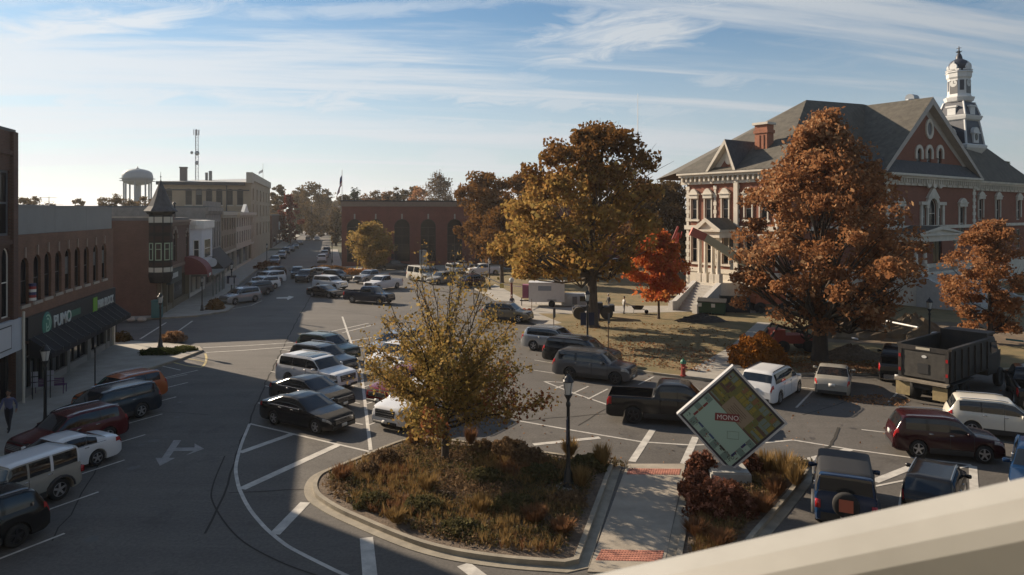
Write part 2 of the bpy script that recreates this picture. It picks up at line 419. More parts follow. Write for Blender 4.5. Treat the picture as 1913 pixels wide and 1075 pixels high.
curve_line = smooth(pg((467, 792), (455, 821), (447, 845), (441, 875), (445, 904), (453, 926), (468, 953), (491, 981), (510, 999), (537, 1020), (568, 1037), (602, 1054), (644, 1074), (720, 1105)))
paint(curve_line, 0.13)
paint(pg((467, 792), (577, 818), (690, 844)), 0.13, z=0.0066)
for a, b, w in (((547, 811), (449, 846), 0.34), ((633, 831), (452, 914), 0.36), ((571, 939), (513, 999), 0.36), ((685, 1005), (692, 1080), 0.40), ((866, 1055), (915, 1092), 0.42)):
    paint(pg(a, b), w, z=0.0072)
paint(pg((380, 650), (461, 646), (548, 640.5)), 0.16); paint(pg((385, 659), (455, 655), (547, 648)), 0.16)
for k, a in enumerate(((640, 640, 700, 630), (655, 652, 705, 640), (600, 624, 690, 604), (640, 622, 700, 607))): paint(pg(a[:2], a[2:]), 0.16, z=0.006)
paint(pg((640, 592), (676, 698), (693, 841)), 0.16, z=0.0066)
P0, PD = Vector((-12.5, 33.16, 0)), Vector((-0.93, 3.66, 0))
SD = Vector((0.858, -0.513, 0))
for i in range(1, 6):
    p = P0 + PD * i; paint([p, p + SD * 7.4], 0.11)
    c = Vector((-6.81, 32.9, 0)) + Vector((-0.89, 3.62, 0)) * (i - 1); paint([c, c + Vector((0.5, 0.866, 0)) * 6.0], 0.11, z=0.0072)
# left kerb stalls
for i in range(-2, 8):
    e = Vector((-1.4 * 10, 1300 / 597 * 10, 0)) + Vector((-0.87, 3.25, 0)) * i
    paint([e, e - Vector((0.47, 0.883, 0)) * 6.2], 0.10)
# tick lines on the next block and yellow corner hatch
yl = smooth(pg((384, 661), (386, 669), (384, 679), (377, 687)), 5)
paint(yl, 0.14, paint_yellow); paint(pg((322, 677), (350, 684), (377, 687)), 0.13, paint_yellow, z=0.0066); paint(pg((340, 668), (382, 676)), 0.11, paint_yellow, z=0.0066)
paint(pg((297, 683), (338, 692)), 0.10); paint(pg((310, 708), (350, 700)), 0.09)
paint(pg((430, 578), (470, 571), (490, 562)), 0.12); paint(pg((424, 572), (470, 560)), 0.10); paint(pg((262, 634), (311, 603)), 0.16); paint(pg((322, 627), (360, 600)), 0.16)
# arrows on the road
def arrow_main():
    mb = MB()
    def quad(*uv): mb.face([(p.x, p.y, 0.0062) for p in pg(*uv)][::-1])
    quad((325, 823), (339, 823), (312, 862), (299, 862)); mb.face([(p.x, p.y, 0.007) for p in pg((291, 856), (328, 856), (299, 871))][::-1]);
    mb.face([(p.x, p.y, 0.0058) for p in pg((328, 837), (364, 836.5), (364, 843), (324, 843))][::-1])
    mb.face([(p.x, p.y, 0.0066) for p in pg((364, 829), (382, 839), (347, 851.5), (364, 842))][::-1])
    struct('road_marking', mb, mat('worn_road_paint', (0.30, 0.285, 0.27), 0.8, col2=(0.17, 0.165, 0.16), scale=3, detail=9))
arrow_main()
mb = MB(); mb.face([(p.x, p.y, 0.0062) for p in pg((517, 556), (540, 555), (540, 558), (517, 558.5))]); mb.face([(p.x, p.y, 0.0066) for p in pg((540, 553), (550, 555), (538, 561), (536, 558))]); struct('road_marking', mb, paint_white)
# right side: aisle line, hatches, stalls
paint(pg((972, 787), (1080, 806), (1200, 826), (1292, 832), (1426, 828), (1482, 822.5)), 0.13)
paint(pg((1482, 822.5), (1590, 840), (1700, 855), (1815, 869)), 0.13, z=0.0066)
for a, b, w in (((1220, 803), (1181, 863), 0.30), ((1300, 817), (1278, 867), 0.30), ((997, 831), (1121, 818), 0.30), ((1500, 862), (1588, 840), 0.34), ((1634, 900), (1738, 859), 0.34), ((1694, 906), (1684, 962), 0.28), ((1818, 871), (1821, 925), 0.28)):
    paint(pg(a, b), w, z=0.0076)
paint(pg((1630, 910), (1695, 897), (1815, 870)), 0.11, z=0.0082)
paint(pg((1610, 803), (1680, 811)), 0.11); paint(pg((1488, 723), (1530, 728)), 0.14); paint(pg((1518, 731), (1488, 762)), 0.11); paint(pg((1690, 720), (1660, 752)), 0.11)
paint(pg((1017, 713), (1072, 735), (1140, 758)), 0.12); paint(pg((1019, 713), (1072, 716)), 0.10, z=0.0066)
for a, b in (((1038, 726), (1066, 715)), ((1072, 735), (1100, 722)), ((1099, 746), (1136, 727)), ((1193, 719), (1222, 704))): paint(pg(a, b), 0.11, z=0.0072)
for i in range(4):
    paint(pg((985 + 14 * i, 690 - 17 * i), (1050 + 8 * i, 700 - 17 * i)), 0.10)
# tar seams and a crack
rj = random.Random(8)
def seam(uvs, w=0.09):
    P = pg(*uvs); out = []
    for a, b in zip(P[:-1], P[1:]):
        n_ = max(2, int((b - a).length / .9))
        for k in range(n_): q = a.lerp(b, k / n_); out.append(q + Vector((rj.gauss(0, .035), rj.gauss(0, .035), 0)))
    paint(out + [P[-1]], w * .75, tar, z=0.0042, name='tar_seam')
seam(((380, 1000), (428, 905), (440, 850), (466, 789), (497, 715), (528, 652), (560, 590), (590, 540)), 0.10)
paint(smooth([Vector((p.x, p.y, 0)) - N_ST * 0.55 for p in pg((447, 850), (428, 905), (432, 940), (480, 1000), (560, 1045), (660, 1080))]), 0.055, tar, 0.0044, 'tar_seam')
seam(((425, 921), (500, 917), (569, 915)), 0.07)
rr = random.Random(5); pts = []
for k in range(12):
    t = k / 11; pts.append(G(1566 - 38 * t + rr.uniform(-5, 5), 799 + 74 * t))
paint(smooth(pts, 3), 0.12, tar, 0.0105, 'tar_seam')
seam(((820, 800), (1170, 770), (1260, 745)), 0.09); seam(((1080, 795), (1130, 765), (1200, 755)), 0.08);  seam(((390, 775), (300, 770), (270, 775)), .06); seam(((1500, 775), (1600, 745), (1640, 760)), 0.06)
seam(((860, 620), (700, 590), (600, 575)), 0.06);  seam(((100, 1010), (185, 870), (300, 690)), 0.06)
rr = random.Random(12)
oil = mat('oil_stain', (0.048, 0.045, 0.043), 0.6, col2=(0.085, 0.078, 0.07), scale=4)
mb = MB()
for k in range(46):
    if k < 16: c = P0 + PD * (rr.randint(-1, 5) + .5) + SD * rr.uniform(.8, 6.5)
    elif k < 26: c = Vector((-14, 21.8, 0)) + Vector((-0.87, 3.25, 0)) * (rr.randint(-1, 6) + .5) + Vector((0.47, 0.883, 0)) * rr.uniform(0, 1.6)
    else: c = G(rr.uniform(700, 1650), rr.uniform(720, 860))
    r0 = rr.uniform(.08, .32); n_ = 11
    mb.face([(c.x + r0 * rr.uniform(.6, 1.25) * math.cos(2 * math.pi * j / n_), c.y + r0 * rr.uniform(.6, 1.25) * math.sin(2 * math.pi * j / n_), .0012 + .00002 * k) for j in range(n_)])
struct('oil_stain', mb, oil)
# ---- the planted island with its crossing path
def inset(pts, d):
    pts = [Vector((p[0], p[1], 0)) for p in pts]; n = len(pts); out = []
    area = sum(pts[i].x * pts[(i + 1) % n].y - pts[(i + 1) % n].x * pts[i].y for i in range(n))
    sg = 1 if area > 0 else -1
    for i in range(n):
        a, b, c = pts[i - 1], pts[i], pts[(i + 1) % n]
        d1, d2 = (b - a).normalized(), (c - b).normalized()
        n1, n2 = Vector((-d1.y, d1.x, 0)) * sg, Vector((-d2.y, d2.x, 0)) * sg
        m = (n1 + n2); m = m.normalized() if m.length > 1e-6 else n1
        out.append(b + m * (d / max(0.45, m.dot(n1))))
    return out
def ccw(pts):
    n = len(pts); a = sum(pts[i][0] * pts[(i + 1) % n][1] - pts[(i + 1) % n][0] * pts[i][1] for i in range(n))
    return pts if a > 0 else pts[::-1]
isl_a = smooth(pg((1163, 868), (1130, 862), (1015, 845), (870, 826), (790, 818), (740, 826), (679, 850), (637, 867), (606, 879), (581, 892), (569, 911), (571, 928), (583, 942), (616, 963), (663, 985), (725, 1012), (780, 1032), (850, 1049), (950, 1063), (1060, 1071)), 3) + pg((1100, 1062))
isl_b = pg((1284, 868)) + smooth(pg((1396, 871), (1480, 868), (1512, 870), (1530, 884)), 4) + pg((1494, 935), (1432, 1010), (1385, 1075), (1300, 1100), (1240, 1062))
def island(outer, kin):
    outer = ccw(outer)
    mb = MB(); mb.prism(outer, -0.02, 0.02); struct('gutter', mb, kerb_m)
    k = inset(outer, 0.30); k2 = inset(outer, 0.46)
    mb = MB(); n = len(k)
    for i in range(n):
        j = (i + 1) % n
        mb.prism([k[i], k[j], k2[j], k2[i]], 0.0, 0.16, bottom=False)
    struct('kerb', mb, kerb_m)
    mb = MB(); mb.prism(k2, 0.0, 0.12, bottom=False); struct('planting_bed', mb, mulch)
    return k2
bed_a = island(isl_a, 0.3); bed_b = island(isl_b, 0.3)
mb = MB(); mb.prism(ccw(pg((1172, 868), (1281, 868), (1238, 1074), (1098, 1070))), -0.02, 0.03); struct('path', mb, mat('walk_concrete', (0.30, 0.26, 0.205), 0.9, var=0.2, scale=0.8, bump=0.15))
brick_red = mat('tactile_brick', (0.38, 0.16, 0.11), 0.9, var=0.25, scale=4)
def pad(q):
    mb = MB(); P = [Vector((p.x, p.y, 0.042)) for p in pg(*q)]
    mb.prism([(p.x, p.y) for p in ccw(P)], 0.0, 0.036)
    for i in range(22):                           # raised domes in rows
        for j in range(6):
            a = P[0].lerp(P[1], (i + 0.5) / 22); b = P[3].lerp(P[2], (i + 0.5) / 22); c = a.lerp(b, (j + 0.5) / 6)
            mb.lathe([(0.05, 0.036), (0.036, 0.048), (0.0001, 0.049)], 5, (c.x, c.y, 0))
    return struct('pavement', mb, brick_red)
pad(((1175, 877), (1273, 878), (1270, 889), (1171, 888))); pad(((1124, 1029), (1241, 1031), (1236, 1052), (1113, 1049)))

hz = MB(); hz.box(-3600, 3600, -650, 5600, -1.0, 92.0)
hm = bpy.data.materials.new('haze'); hm.use_nodes = True; hm.node_tree.nodes.clear()
ho = hm.node_tree.nodes.new('ShaderNodeOutputMaterial'); pv_ = hm.node_tree.nodes.new('ShaderNodeVolumePrincipled')
pv_.inputs['Color'].default_value = (0.95, 0.97, 1.0, 1); pv_.inputs['Density'].default_value = 0.00017; pv_.inputs['Anisotropy'].default_value = 0.35
hm.node_tree.links.new(pv_.outputs[0], ho.inputs['Volume'])
tag(hz.build('haze', hm), kind='stuff')
# ------------------------------------------------------------------ walls with real openings
def wall_panel(mb, x0, x1, z0, z1, ops, y=0.0, depth=0.22, mi=0, seg=7):
    """front face at y (outside is -y) with openings (xa, xb, za, zb, rise); reveals go back by depth"""
    xs = sorted({x0, x1, *[o[0] for o in ops], *[o[1] for o in ops]}); zs = sorted({z0, z1, *[o[2] for o in ops], *[o[3] for o in ops]})
    for i in range(len(xs) - 1):
        for j in range(len(zs) - 1):
            cx, cz = (xs[i] + xs[i + 1]) / 2, (zs[j] + zs[j + 1]) / 2
            if cx < x0 or cx > x1 or any(o[0] < cx < o[1] and o[2] < cz < o[3] for o in ops): continue
            mb.face([(xs[i], y, zs[j]), (xs[i + 1], y, zs[j]), (xs[i + 1], y, zs[j + 1]), (xs[i], y, zs[j + 1])], mi)
    for xa, xb, za, zb, rise in ops:
        yb = y + depth
        cx, hw = (xa + xb) / 2, (xb - xa) / 2
        pts = [(xa, zb - rise)]
        if rise > 0:
            pts = [(cx - hw * math.cos(math.pi * k / (2 * seg)), zb - rise + rise * math.sin(math.pi * k / (2 * seg))) for k in range(2 * seg + 1)]
            left = pts[:seg + 1]; right = pts[seg:]
            for k in range(seg):
                mb.face([(xa, y, zb), (left[k][0], y, left[k][1]), (left[k + 1][0], y, left[k + 1][1])], mi)
                mb.face([(xb, y, zb), (right[k][0], y, right[k][1]), (right[k + 1][0], y, right[k + 1][1])], mi)
        else: pts = [(xa, zb), (xb, zb)]
        loop = [(xa, za)] + [(p[0], p[1]) for p in pts] + [(xb, za)]
        for a, b in zip(loop, loop[1:] + loop[:1]):
            mb.face([(a[0], y, a[1]), (a[0], yb, a[1]), (b[0], yb, b[1]), (b[0], y, b[1])], mi)
def window(parent, xa, xb, za, zb, rise, y, fm, bar=0.07, cols=1, rows=2, gm=None, name='window', seg=6, fy=0.05):
    """frame mesh (the window) with a pane as sub-part; sits back in its opening"""
    mb = MB(); cx, hw = (xa + xb) / 2, (xb - xa) / 2; yf, yb = y, y + fy; zs = zb - rise
    mb.box(xa, xa + bar, yf, yb, za, zs); mb.box(xb - bar, xb, yf, yb, za, zs); mb.box(xa + bar, xb - bar, yf, yb, za, za + bar)
    if rise > 0:
        o = [(cx - hw * math.cos(math.pi * k / (2 * seg)), zs + rise * math.sin(math.pi * k / (2 * seg))) for k in range(2 * seg + 1)]
        i_ = [(cx - (hw - bar) * math.cos(math.pi * k / (2 * seg)), zs + (rise - bar) * math.sin(math.pi * k / (2 * seg))) for k in range(2 * seg + 1)]
        for k in range(2 * seg):
            mb.face([(o[k][0], yf, o[k][1]), (i_[k][0], yf, i_[k][1]), (i_[k + 1][0], yf, i_[k + 1][1]), (o[k + 1][0], yf, o[k + 1][1])])
            mb.face([(i_[k][0], yf, i_[k][1]), (i_[k][0], yb, i_[k][1]), (i_[k + 1][0], yb, i_[k + 1][1]), (i_[k + 1][0], yf, i_[k + 1][1])])
    else: mb.box(xa + bar, xb - bar, yf, yb, zb - bar, zb)
    for c in range(1, cols): x = xa + (xb - xa) * c / cols; mb.box(x - bar * 0.35, x + bar * 0.35, yf + 0.004, yb, za + bar, zs)
    for r in range(1, rows): z = za + (zb - za) * r / rows; mb.box(xa + bar, xb - bar, yf + 0.002, yb, z - bar * 0.4, z + bar * 0.4)
    w = mb.build(name, fm, parent)
    p = MB(); yy = y + fy * 0.6
    if int(abs(xa * 37 + za * 11 + xb * 5)) % 3 == 0 and zb - za < 4.5:
        q = MB(); zt_ = zb - rise * .95 - .02; q.box(xa + bar, xb - bar, yy - .012, yy - .004, zt_ - (zb - za) * (.25 + .06 * (int(za * 7 + xa * 13) % 5)), zt_); q.build('blind', mat('window_blind', (0.13, 0.125, 0.115), .8), w)
    if rise > 0: p.face([(xa + 0.01, yy, za)] + [(xb - 0.01, yy, za)] + [(a[0], yy, a[1]) for a in o[::-1]])
    else: p.face([(xa + 0.01, yy, za), (xb - 0.01, yy, za), (xb - 0.01, yy, zb), (xa + 0.01, yy, zb)])
    p.build('pane', gm or glass, w)
    return w
def shell(mb, w, d, h, mi=0, front=False):
    """the other three walls and flat roof deck of a block (x 0..w, y 0..d)"""
    mb.face([(0, d, 0), (0, 0, 0), (0, 0, h), (0, d, h)], mi); mb.face([(w, 0, 0), (w, d, 0), (w, d, h), (w, 0, h)], mi); mb.face([(w, d, 0), (0, d, 0), (0, d, h), (w, d, h)], mi)
    if front: mb.face([(0, 0, 0), (w, 0, 0), (w, 0, h), (0, 0, h)], mi)
roof_tar = mat('flat_roof', (0.12, 0.12, 0.12), 0.9, var=0.3, scale=0.5)
def text_mesh(body, size, ext, m, name, parent, M, align='LEFT', xs=1.0):
    cu = bpy.data.curves.new(name, 'FONT'); cu.body = body; cu.size = size; cu.extrude = ext; cu.align_x = align; cu.resolution_u = 3
    t = bpy.data.objects.new(name, cu); COL.objects.link(t)
    bpy.context.view_layer.update()
    me = bpy.data.meshes.new_from_object(t.evaluated_get(bpy.context.evaluated_depsgraph_get()))
    bpy.data.objects.remove(t)
    me.transform(M @ Matrix.Diagonal((xs, 1, 1, 1))); me.materials.clear(); me.materials.append(m)
    return link(name, me, parent)
WALL_M = Matrix.Rotation(R(90), 4, 'X')
def front_at(u):                                     # distance s along the left building line for a bearing u
    return along(SN(0, -15.6), D_ST, u)
# ---- left street buildings -------------------------------------------------
br_red = brick_mat('dark_red_brick', (0.085, 0.036, 0.023), (0.115, 0.05, 0.03), (0.10, 0.075, 0.06))
br_brown = brick_mat('brown_brick', (0.145, 0.064, 0.034), (0.19, 0.085, 0.045), (0.16, 0.11, 0.08))
br_corner = brick_mat('old_red_brick', (0.10, 0.04, 0.024), (0.13, 0.055, 0.035), (0.12, 0.09, 0.07))
grey_metal = mat('grey_metal_cladding', (0.21, 0.21, 0.20), 0.6, var=0.10, scale=0.4)
dark_sign = mat('dark_sign_band', (0.010, 0.014, 0.017), 0.5)
dark_frame = mat('dark_frame', (0.02, 0.02, 0.022), 0.5)
stone = mat('pale_stone', (0.36, 0.31, 0.25), 0.8, var=0.15, scale=2)
awn_metal = mat('black_awning_metal', (0.030, 0.030, 0.033), 0.95, spec=0.1)
cream = mat('cream_paint', (0.55, 0.50, 0.40), 0.7, var=0.08, scale=2)
SHOP = mat('shop_glass', (0.012, 0.014, 0.016), 0.05, spec=0.6)
# 1) nearest tall brick building at the left edge
s1 = front_at(30.0)
b = thing('brick_building', 'tall red brick building at the left edge with a white panel over its dark shopfront', 'building', SN(s1 - 14, -15.6), A_ST)
W = 14.0
ops = [(12.35, 13.35, 4.75, 8.3, 0.5), (9.6, 10.6, 4.75, 8.3, 0.5), (6.6, 7.6, 4.75, 8.3, 0.5)] + [(12.0, 13.3, 8.9, 12.2, 0.0), (9.2, 10.5, 8.9, 12.2, 0), (6.2, 7.5, 8.9, 12.2, 0)]
mb = MB(); wall_panel(mb, 0, W, 3.2, 14.2, ops); shell(mb, W, 16, 14.2); mb.build('wall', br_red, b)
mb = MB(); mb.box(-0.0, W, 0.0, 16, 14.203, 14.35); mb.build('roof', roof_tar, b)
for o in ops[:3]: window(b, *o, 0.12, white_trim, rows=2)
for o in ops[3:]: window(b, *o, 0.10, mat('slate_blue_panel', (0.09, 0.10, 0.115), 0.6), bar=0.12, rows=2)
mb = MB()
for x in (13.6, 8.6): mb.box(x - 0.28, x + 0.28, -0.16, -0.002, 4.6, 14.2)
mb.build('pilaster', br_red, b)
mb = MB()
for z in (8.45, 13.0): mb.box(0, W - 0.01, -0.12, -0.003, z, z + 0.22)
mb.build('cornice', br_red, b)
mb = MB(); mb.box(0, W + 0.25, -0.22, 0.0, 2.95, 5.05 - 0.45); mb.build('sign_panel', mat('white_sign_panel', (0.42, 0.44, 0.46), 0.5, var=0.06, scale=1), b)
mb = MB(); mb.box(10.6, 12.9, -0.235, -0.222, 3.2, 4.4); mb.box(10.66, 12.84, -0.24, -0.234, 3.26, 4.34, 1); mb.build('sign_plate', [dark_frame, mat('white_plate', (0.5, 0.5, 0.5), 0.5)], b)
mb = MB(); mb.box(0, W, 0.35, 0.4, 0.45, 2.95); mb.build('shop_window', SHOP, b)
mb = MB(); mb.box(0, W, 0.05, 0.45, 0.0, 0.45)
mb.build('sill', stone, b)
for x in (0.02, 2.2, 4.4, 6.6, 8.8, 11.0, 12.4, 13.7): mb = MB(); mb.box(x, x + 0.09, 0.26, 0.348, 0.45, 2.95); mb.build('mullion', dark_frame, b)
mb = MB(); mb.tube([(W + 0.15, -0.3, 0.1), (W + 0.15, -0.3, 4.9)], 0.07, 8); mb.build('downpipe', cream, b)
# 2) two-storey brown brick shop building
s2 = front_at(30.2); e2_ = front_at(212); W = e2_ - s2
b = thing('brick_building', 'low brown brick shop building with nine tall arched windows over a black awning', 'building', SN(s2, -15.6), A_ST)
BZ, TZ = 8.9, 10.5
ops = []
for u, vt, vb in ((46.5, 482, 570), (70, 476, 562), (90, 471, 555), (109.5, 469, 547), (127.5, 465, 541), (145, 462, 536), (162, 461, 531), (179, 458, 526), (195, 455, 521)):
    x = front_at(u) - s2; Y = SN(front_at(u), -15.6).y; hw = 0.52
    ops.append((x - hw, x + hw, ZV(vb, Y), ZV(vt, Y), 0.5))
mb = MB(); wall_panel(mb, 0, W, 3.0, BZ, ops); shell(mb, W, 22, BZ); mb.build('wall', br_brown, b)
for k, o in enumerate(ops): window(b, *o, 0.14, dark_frame, rows=2, bar=0.06)
for o in ops:
    cx = (o[0] + o[1]) / 2
    mb = MB(); mb.box(cx - 0.075, cx + 0.075, -0.07, 0.1, o[3] + 0.0, o[3] + 0.55); mb.build('keystone', mat('keystone_limestone', (0.30, 0.22, 0.17), 0.8), b)
    mb = MB(); mb.box(o[0] - 0.08, o[1] + 0.08, -0.09, 0.1, o[2] - 0.16, o[2] - 0.003); mb.build('sill', stone, b)
n = 3
for k in range(n):
    mb = MB(); x0, x1 = W * k / n, W * (k + 1) / n
    mb.box(x0 + 0.012, x1 - 0.012, 0.1, 0.35, BZ + 0.0, TZ); mb.box(x0 + 0.012, x1 - 0.012, 0.06, 0.1, TZ - 0.10, TZ); mb.build('metal_panel', grey_metal, b)
mb = MB(); mb.box(0.0, W, 0.36, 22, BZ + 0.002, BZ + 0.3); mb.build('roof', roof_tar, b)
mb = MB(); mb.box(W - 0.26, W, 0.36, 22, BZ + 0.0, TZ + 0.0); mb.build('parapet', grey_metal, b)
mb = MB(); mb.box(1.1, W - 0.02, -0.16, -0.003, 3.2, 4.45); mb.build('sign_band', dark_sign, b)
# lettering and emblem on the band
xl = front_at(82) - s2
ring = MB(); ring.lathe([(0.0001, 0.03), (0.66, 0.03), (0.70, 0.0)], 28)
me = ring.mesh('emblem', mat('teal_emblem', (0.02, 0.16, 0.15), 0.5, col2=(0.05, 0.22, 0.12), scale=1)); me.transform(Matrix.Translation((xl, -0.165, 3.72)) @ Matrix.Rotation(R(90), 4, 'X'))
em = link('emblem', me, b)
pale = mat('pale_lettering', (0.60, 0.62, 0.58), 0.5); mint = mat('mint_lettering', (0.12, 0.32, 0.22), 0.5)
mb = MB()
for r0, r1, a0, a1 in ((0.40, 0.50, -100, 120), (0.20, 0.30, -150, 120)):
    rows = [[(xl + r * math.cos(R(a0 + (a1 - a0) * k / 16)), -0.21, 3.78 + r * math.sin(R(a0 + (a1 - a0) * k / 16))) for k in range(17)] for r in (r0, r1)]
    mb.grid(rows)
mb.box(xl - 0.22, xl - 0.12, -0.215, -0.2, 3.3, 3.8)
mb.build('letter_mark', mat('pale_mint', (0.35, 0.55, 0.42), 0.5), em)
text_mesh('PUMO', 1.02, 0.03, pale, 'lettering', b, Matrix.Translation((front_at(94) - s2, -0.19, 3.35)) @ WALL_M)
mb = MB(); x0, x1 = front_at(119) - s2, front_at(145) - s2; mb.box(x0, x1, -0.19, -0.162, 3.55, 3.95); mb.build('name_strip', mat('green_strip', (0.04, 0.14, 0.09), 0.5), b)
mb = MB(); x0 = front_at(169) - s2; mb.box(x0, x0 + 0.85, -0.2, -0.162, 3.3, 4.25); mb.build('green_square', mat('lime_square', (0.16, 0.36, 0.03), 0.5), b)
text_mesh('H&R BLOCK', 0.83, 0.03, pale, 'lettering', b, Matrix.Translation((x0 + 1.0, -0.19, 3.42)) @ WALL_M, xs=0.80)
# awning: ribbed sloping metal
mb = MB(); x0, x1 = 1.2, W - 0.2; ya, yb = -0.17, -1.25; za, zb = 3.3, 2.45
mb.face([(x0, ya, za), (x0, yb, zb), (x1, yb, zb), (x1, ya, za)][::-1]); mb.face([(x0, yb, zb), (x0, yb, zb - 0.28), (x1, yb, zb - 0.28), (x1, yb, zb)][::-1])
mb.face([(x0, ya, za), (x0, ya, zb - 0.2), (x0, yb, zb - 0.28), (x0, yb, zb)]); mb.face([(x1, ya, za), (x1, yb, zb), (x1, yb, zb - 0.28), (x1, ya, zb - 0.2)])
aw = mb.build('awning', awn_metal, b)
for k in range(14):
    x = x0 + 0.5 + (x1 - x0 - 0.8) * k / 13
    mb = MB(); mb.face([(x, ya - 0.02, za + 0.01), (x, yb + 0.02, zb + 0.01), (x, yb + 0.02, zb + 0.06), (x, ya - 0.02, za + 0.06)]); mb.box(x - 0.025, x + 0.025, yb - 0.02, yb + 0.02, zb - 0.1, zb + 0.10)
    mb.face([(x + 0.05, ya - 0.02, za + 0.01), (x + 0.05, yb + 0.02, zb + 0.01), (x + 0.05, yb + 0.02, zb + 0.06), (x + 0.05, ya - 0.02, za + 0.06)][::-1])
    mb.face([(x, ya - 0.02, za + 0.06), (x, yb + 0.02, zb + 0.06), (x + 0.05, yb + 0.02, zb + 0.06), (x + 0.05, ya - 0.02, za + 0.06)])
    mb.build('rib', black_metal, aw)
# shopfront below: piers, glass, low stone base
bays = [(1.3, 3.8), (4.4, 7.4), (7.9, 11.2), (11.9, 15.2), (15.6, W - 0.8)]
mb = MB(); px = 0.0
for a, c in bays + [(W, W)]:
    mb = MB(); mb.box(px, a, 0.0, 0.5, 0.0, 3.0); px = c; mb.build('pier', mat('grey_pier', (0.15, 0.145, 0.13), 0.8, var=0.1), b)
pass
for a, c in bays:
    mb = MB(); mb.box(a, c, 0.02, 0.3, 0.0, 0.55); mb.build('sill', mat('grey_sill', (0.22, 0.21, 0.19), 0.8), b)
    w = MB()
    for k in range(4): x = a + (c - a - 0.06) * k / 3; w.box(x, x + 0.06, 0.12, 0.2, 0.55, 2.9)
    w.box(a, c, 0.13, 0.19, 2.2, 2.26); wf = w.build('shop_window', dark_frame, b)
    p = MB(); p.face([(a, 0.2, 0.55), (c, 0.2, 0.55), (c, 0.2, 3.0), (a, 0.2, 3.0)]); p.build('pane', SHOP, wf)
mb = MB(); mb.box(0, W, 0.6, 0.7, 0, 3.0); mb.build('back_wall', dark_frame, b)
pw = MB(); pw.box(W - 0.3, W - 0.02, -0.14, -0.002, 0, 2.15); pw.build('corner_post', cream, b)
# barber sign hung on it
bs = thing('barber_sign', 'red and white striped barber sign fixed to the brown brick wall beside the first window', 'sign', SN(front_at(45.5), -15.45), A_ST)
Yb = SN(front_at(45.5), -15.5).y; z0, z1 = ZV(562, Yb), ZV(530, Yb)
mb = MB()
for k in range(6):
    za_, zb_ = z0 + (z1 - z0) * k / 6, z0 + (z1 - z0) * (k + 1) / 6
    mb.lathe([(0.17, za_), (0.17, zb_)], 12, mi=k % 3)
mb.build('striped_pole', [white_trim, mat('barber_red', (0.3, 0.03, 0.03), 0.4), mat('barber_blue', (0.03, 0.04, 0.12), 0.4)], bs, loc=(0, -0.25, 0))
mb = MB(); mb.box(-0.03, 0.03, -0.3, -0.05, z1 - 0.1, z1 - 0.04); mb.box(-0.03, 0.03, -0.3, -0.05, z0 + 0.04, z0 + 0.1); mb.build('bracket', black_metal, bs)
# 3) corner building with the dark turret
s3 = 74.3; e3 = front_at(354); W = e3 - s3; Y3 = SN(s3, -15.6).y
b = thing('corner_building', 'old dark red brick corner building with a black turret under a witch hat roof', 'building', SN(s3, -15.6), A_ST)
HZ = 9.35
ops = [(2.6, 4.0, 4.9, 8.2, 0.7), (5.6, 7.4, 4.9, 8.3, 0.9), (W - 1.9, W - 0.6, 4.9, 8.0, 0.6)]
mb = MB(); wall_panel(mb, 0, W, 3.4, HZ, ops); shell(mb, W, 30, HZ); mb.build('wall', br_corner, b)
for o in ops:
    window(b, *o, 0.15, dark_frame, rows=2, cols=2)
    cx, hw, zs = (o[0] + o[1]) / 2, (o[1] - o[0]) / 2, o[3] - o[4]
    for k in range(11):                                           # voussoirs, alternately pale
        if k % 2: continue
        a0, a1 = math.pi * k / 11, math.pi * (k + 1) / 11
        q = [(cx - (hw + r) * math.cos(a), -0.07, zs + (o[4] + r) * math.sin(a)) for a, r in ((a0, 0.04), (a1, 0.04), (a1, 0.42), (a0, 0.42))]
        mb = MB(); mb.face(q[::-1]); mb.face([(p[0], 0.0, p[2]) for p in q]); mb.grid([[q[i] for i in (0, 1, 2, 3, 0)], [(q[i][0], 0.0, q[i][2]) for i in (0, 1, 2, 3, 0)]]); mb.build('voussoir', mat('voussoir_stone', (0.27, 0.22, 0.18), 0.8), b)
mb = MB()
for x in np.arange(0.3, W - 0.3, 0.55): mb.box(x, x + 0.3, -0.16, -0.002, 8.75, 9.1)
mb.box(0, W, -0.22, -0.004, 9.1, 9.35); mb.box(0, W, -0.1, -0.001, 4.3, 4.6); mb.build('cornice', mat('sandstone_trim', (0.20, 0.14, 0.10), 0.8), b)
mb = MB(); mb.box(0, W, 0.0, 30, HZ + 0.001, HZ + 0.25); mb.build('roof', roof_tar, b)
mb = MB(); mb.box(-0.02, 0.28, 0.3, 30, HZ + 0.25, HZ + 0.42); mb.build('coping', stone, b)
mb = MB(); mb.face([(1.9, -0.02, HZ), (6.2, -0.02, HZ), (4.05, -0.02, HZ + 1.35)]); mb.face([(6.2, 0.3, HZ), (1.9, 0.3, HZ), (4.05, 0.3, HZ + 1.35)]); mb.face([(1.9, -0.02, HZ), (4.05, -0.02, HZ + 1.35), (4.05, 0.3, HZ + 1.35), (1.9, 0.3, HZ)]); mb.face([(6.2, -0.02, HZ), (6.2, 0.3, HZ), (4.05, 0.3, HZ + 1.35), (4.05, -0.02, HZ + 1.35)]); mb.build('gable', br_corner, b)
mb = MB(); mb.tube([(7.6, 0.3, HZ), (7.6, 0.3, HZ + 1.7)], [0.14, 0.1], 6); mb.lathe([(0.001, 2.0), (0.2, 1.75), (0.2, 1.7)], 8, (7.6, 0.3, HZ)); mb.build('finial', dark_frame, b)
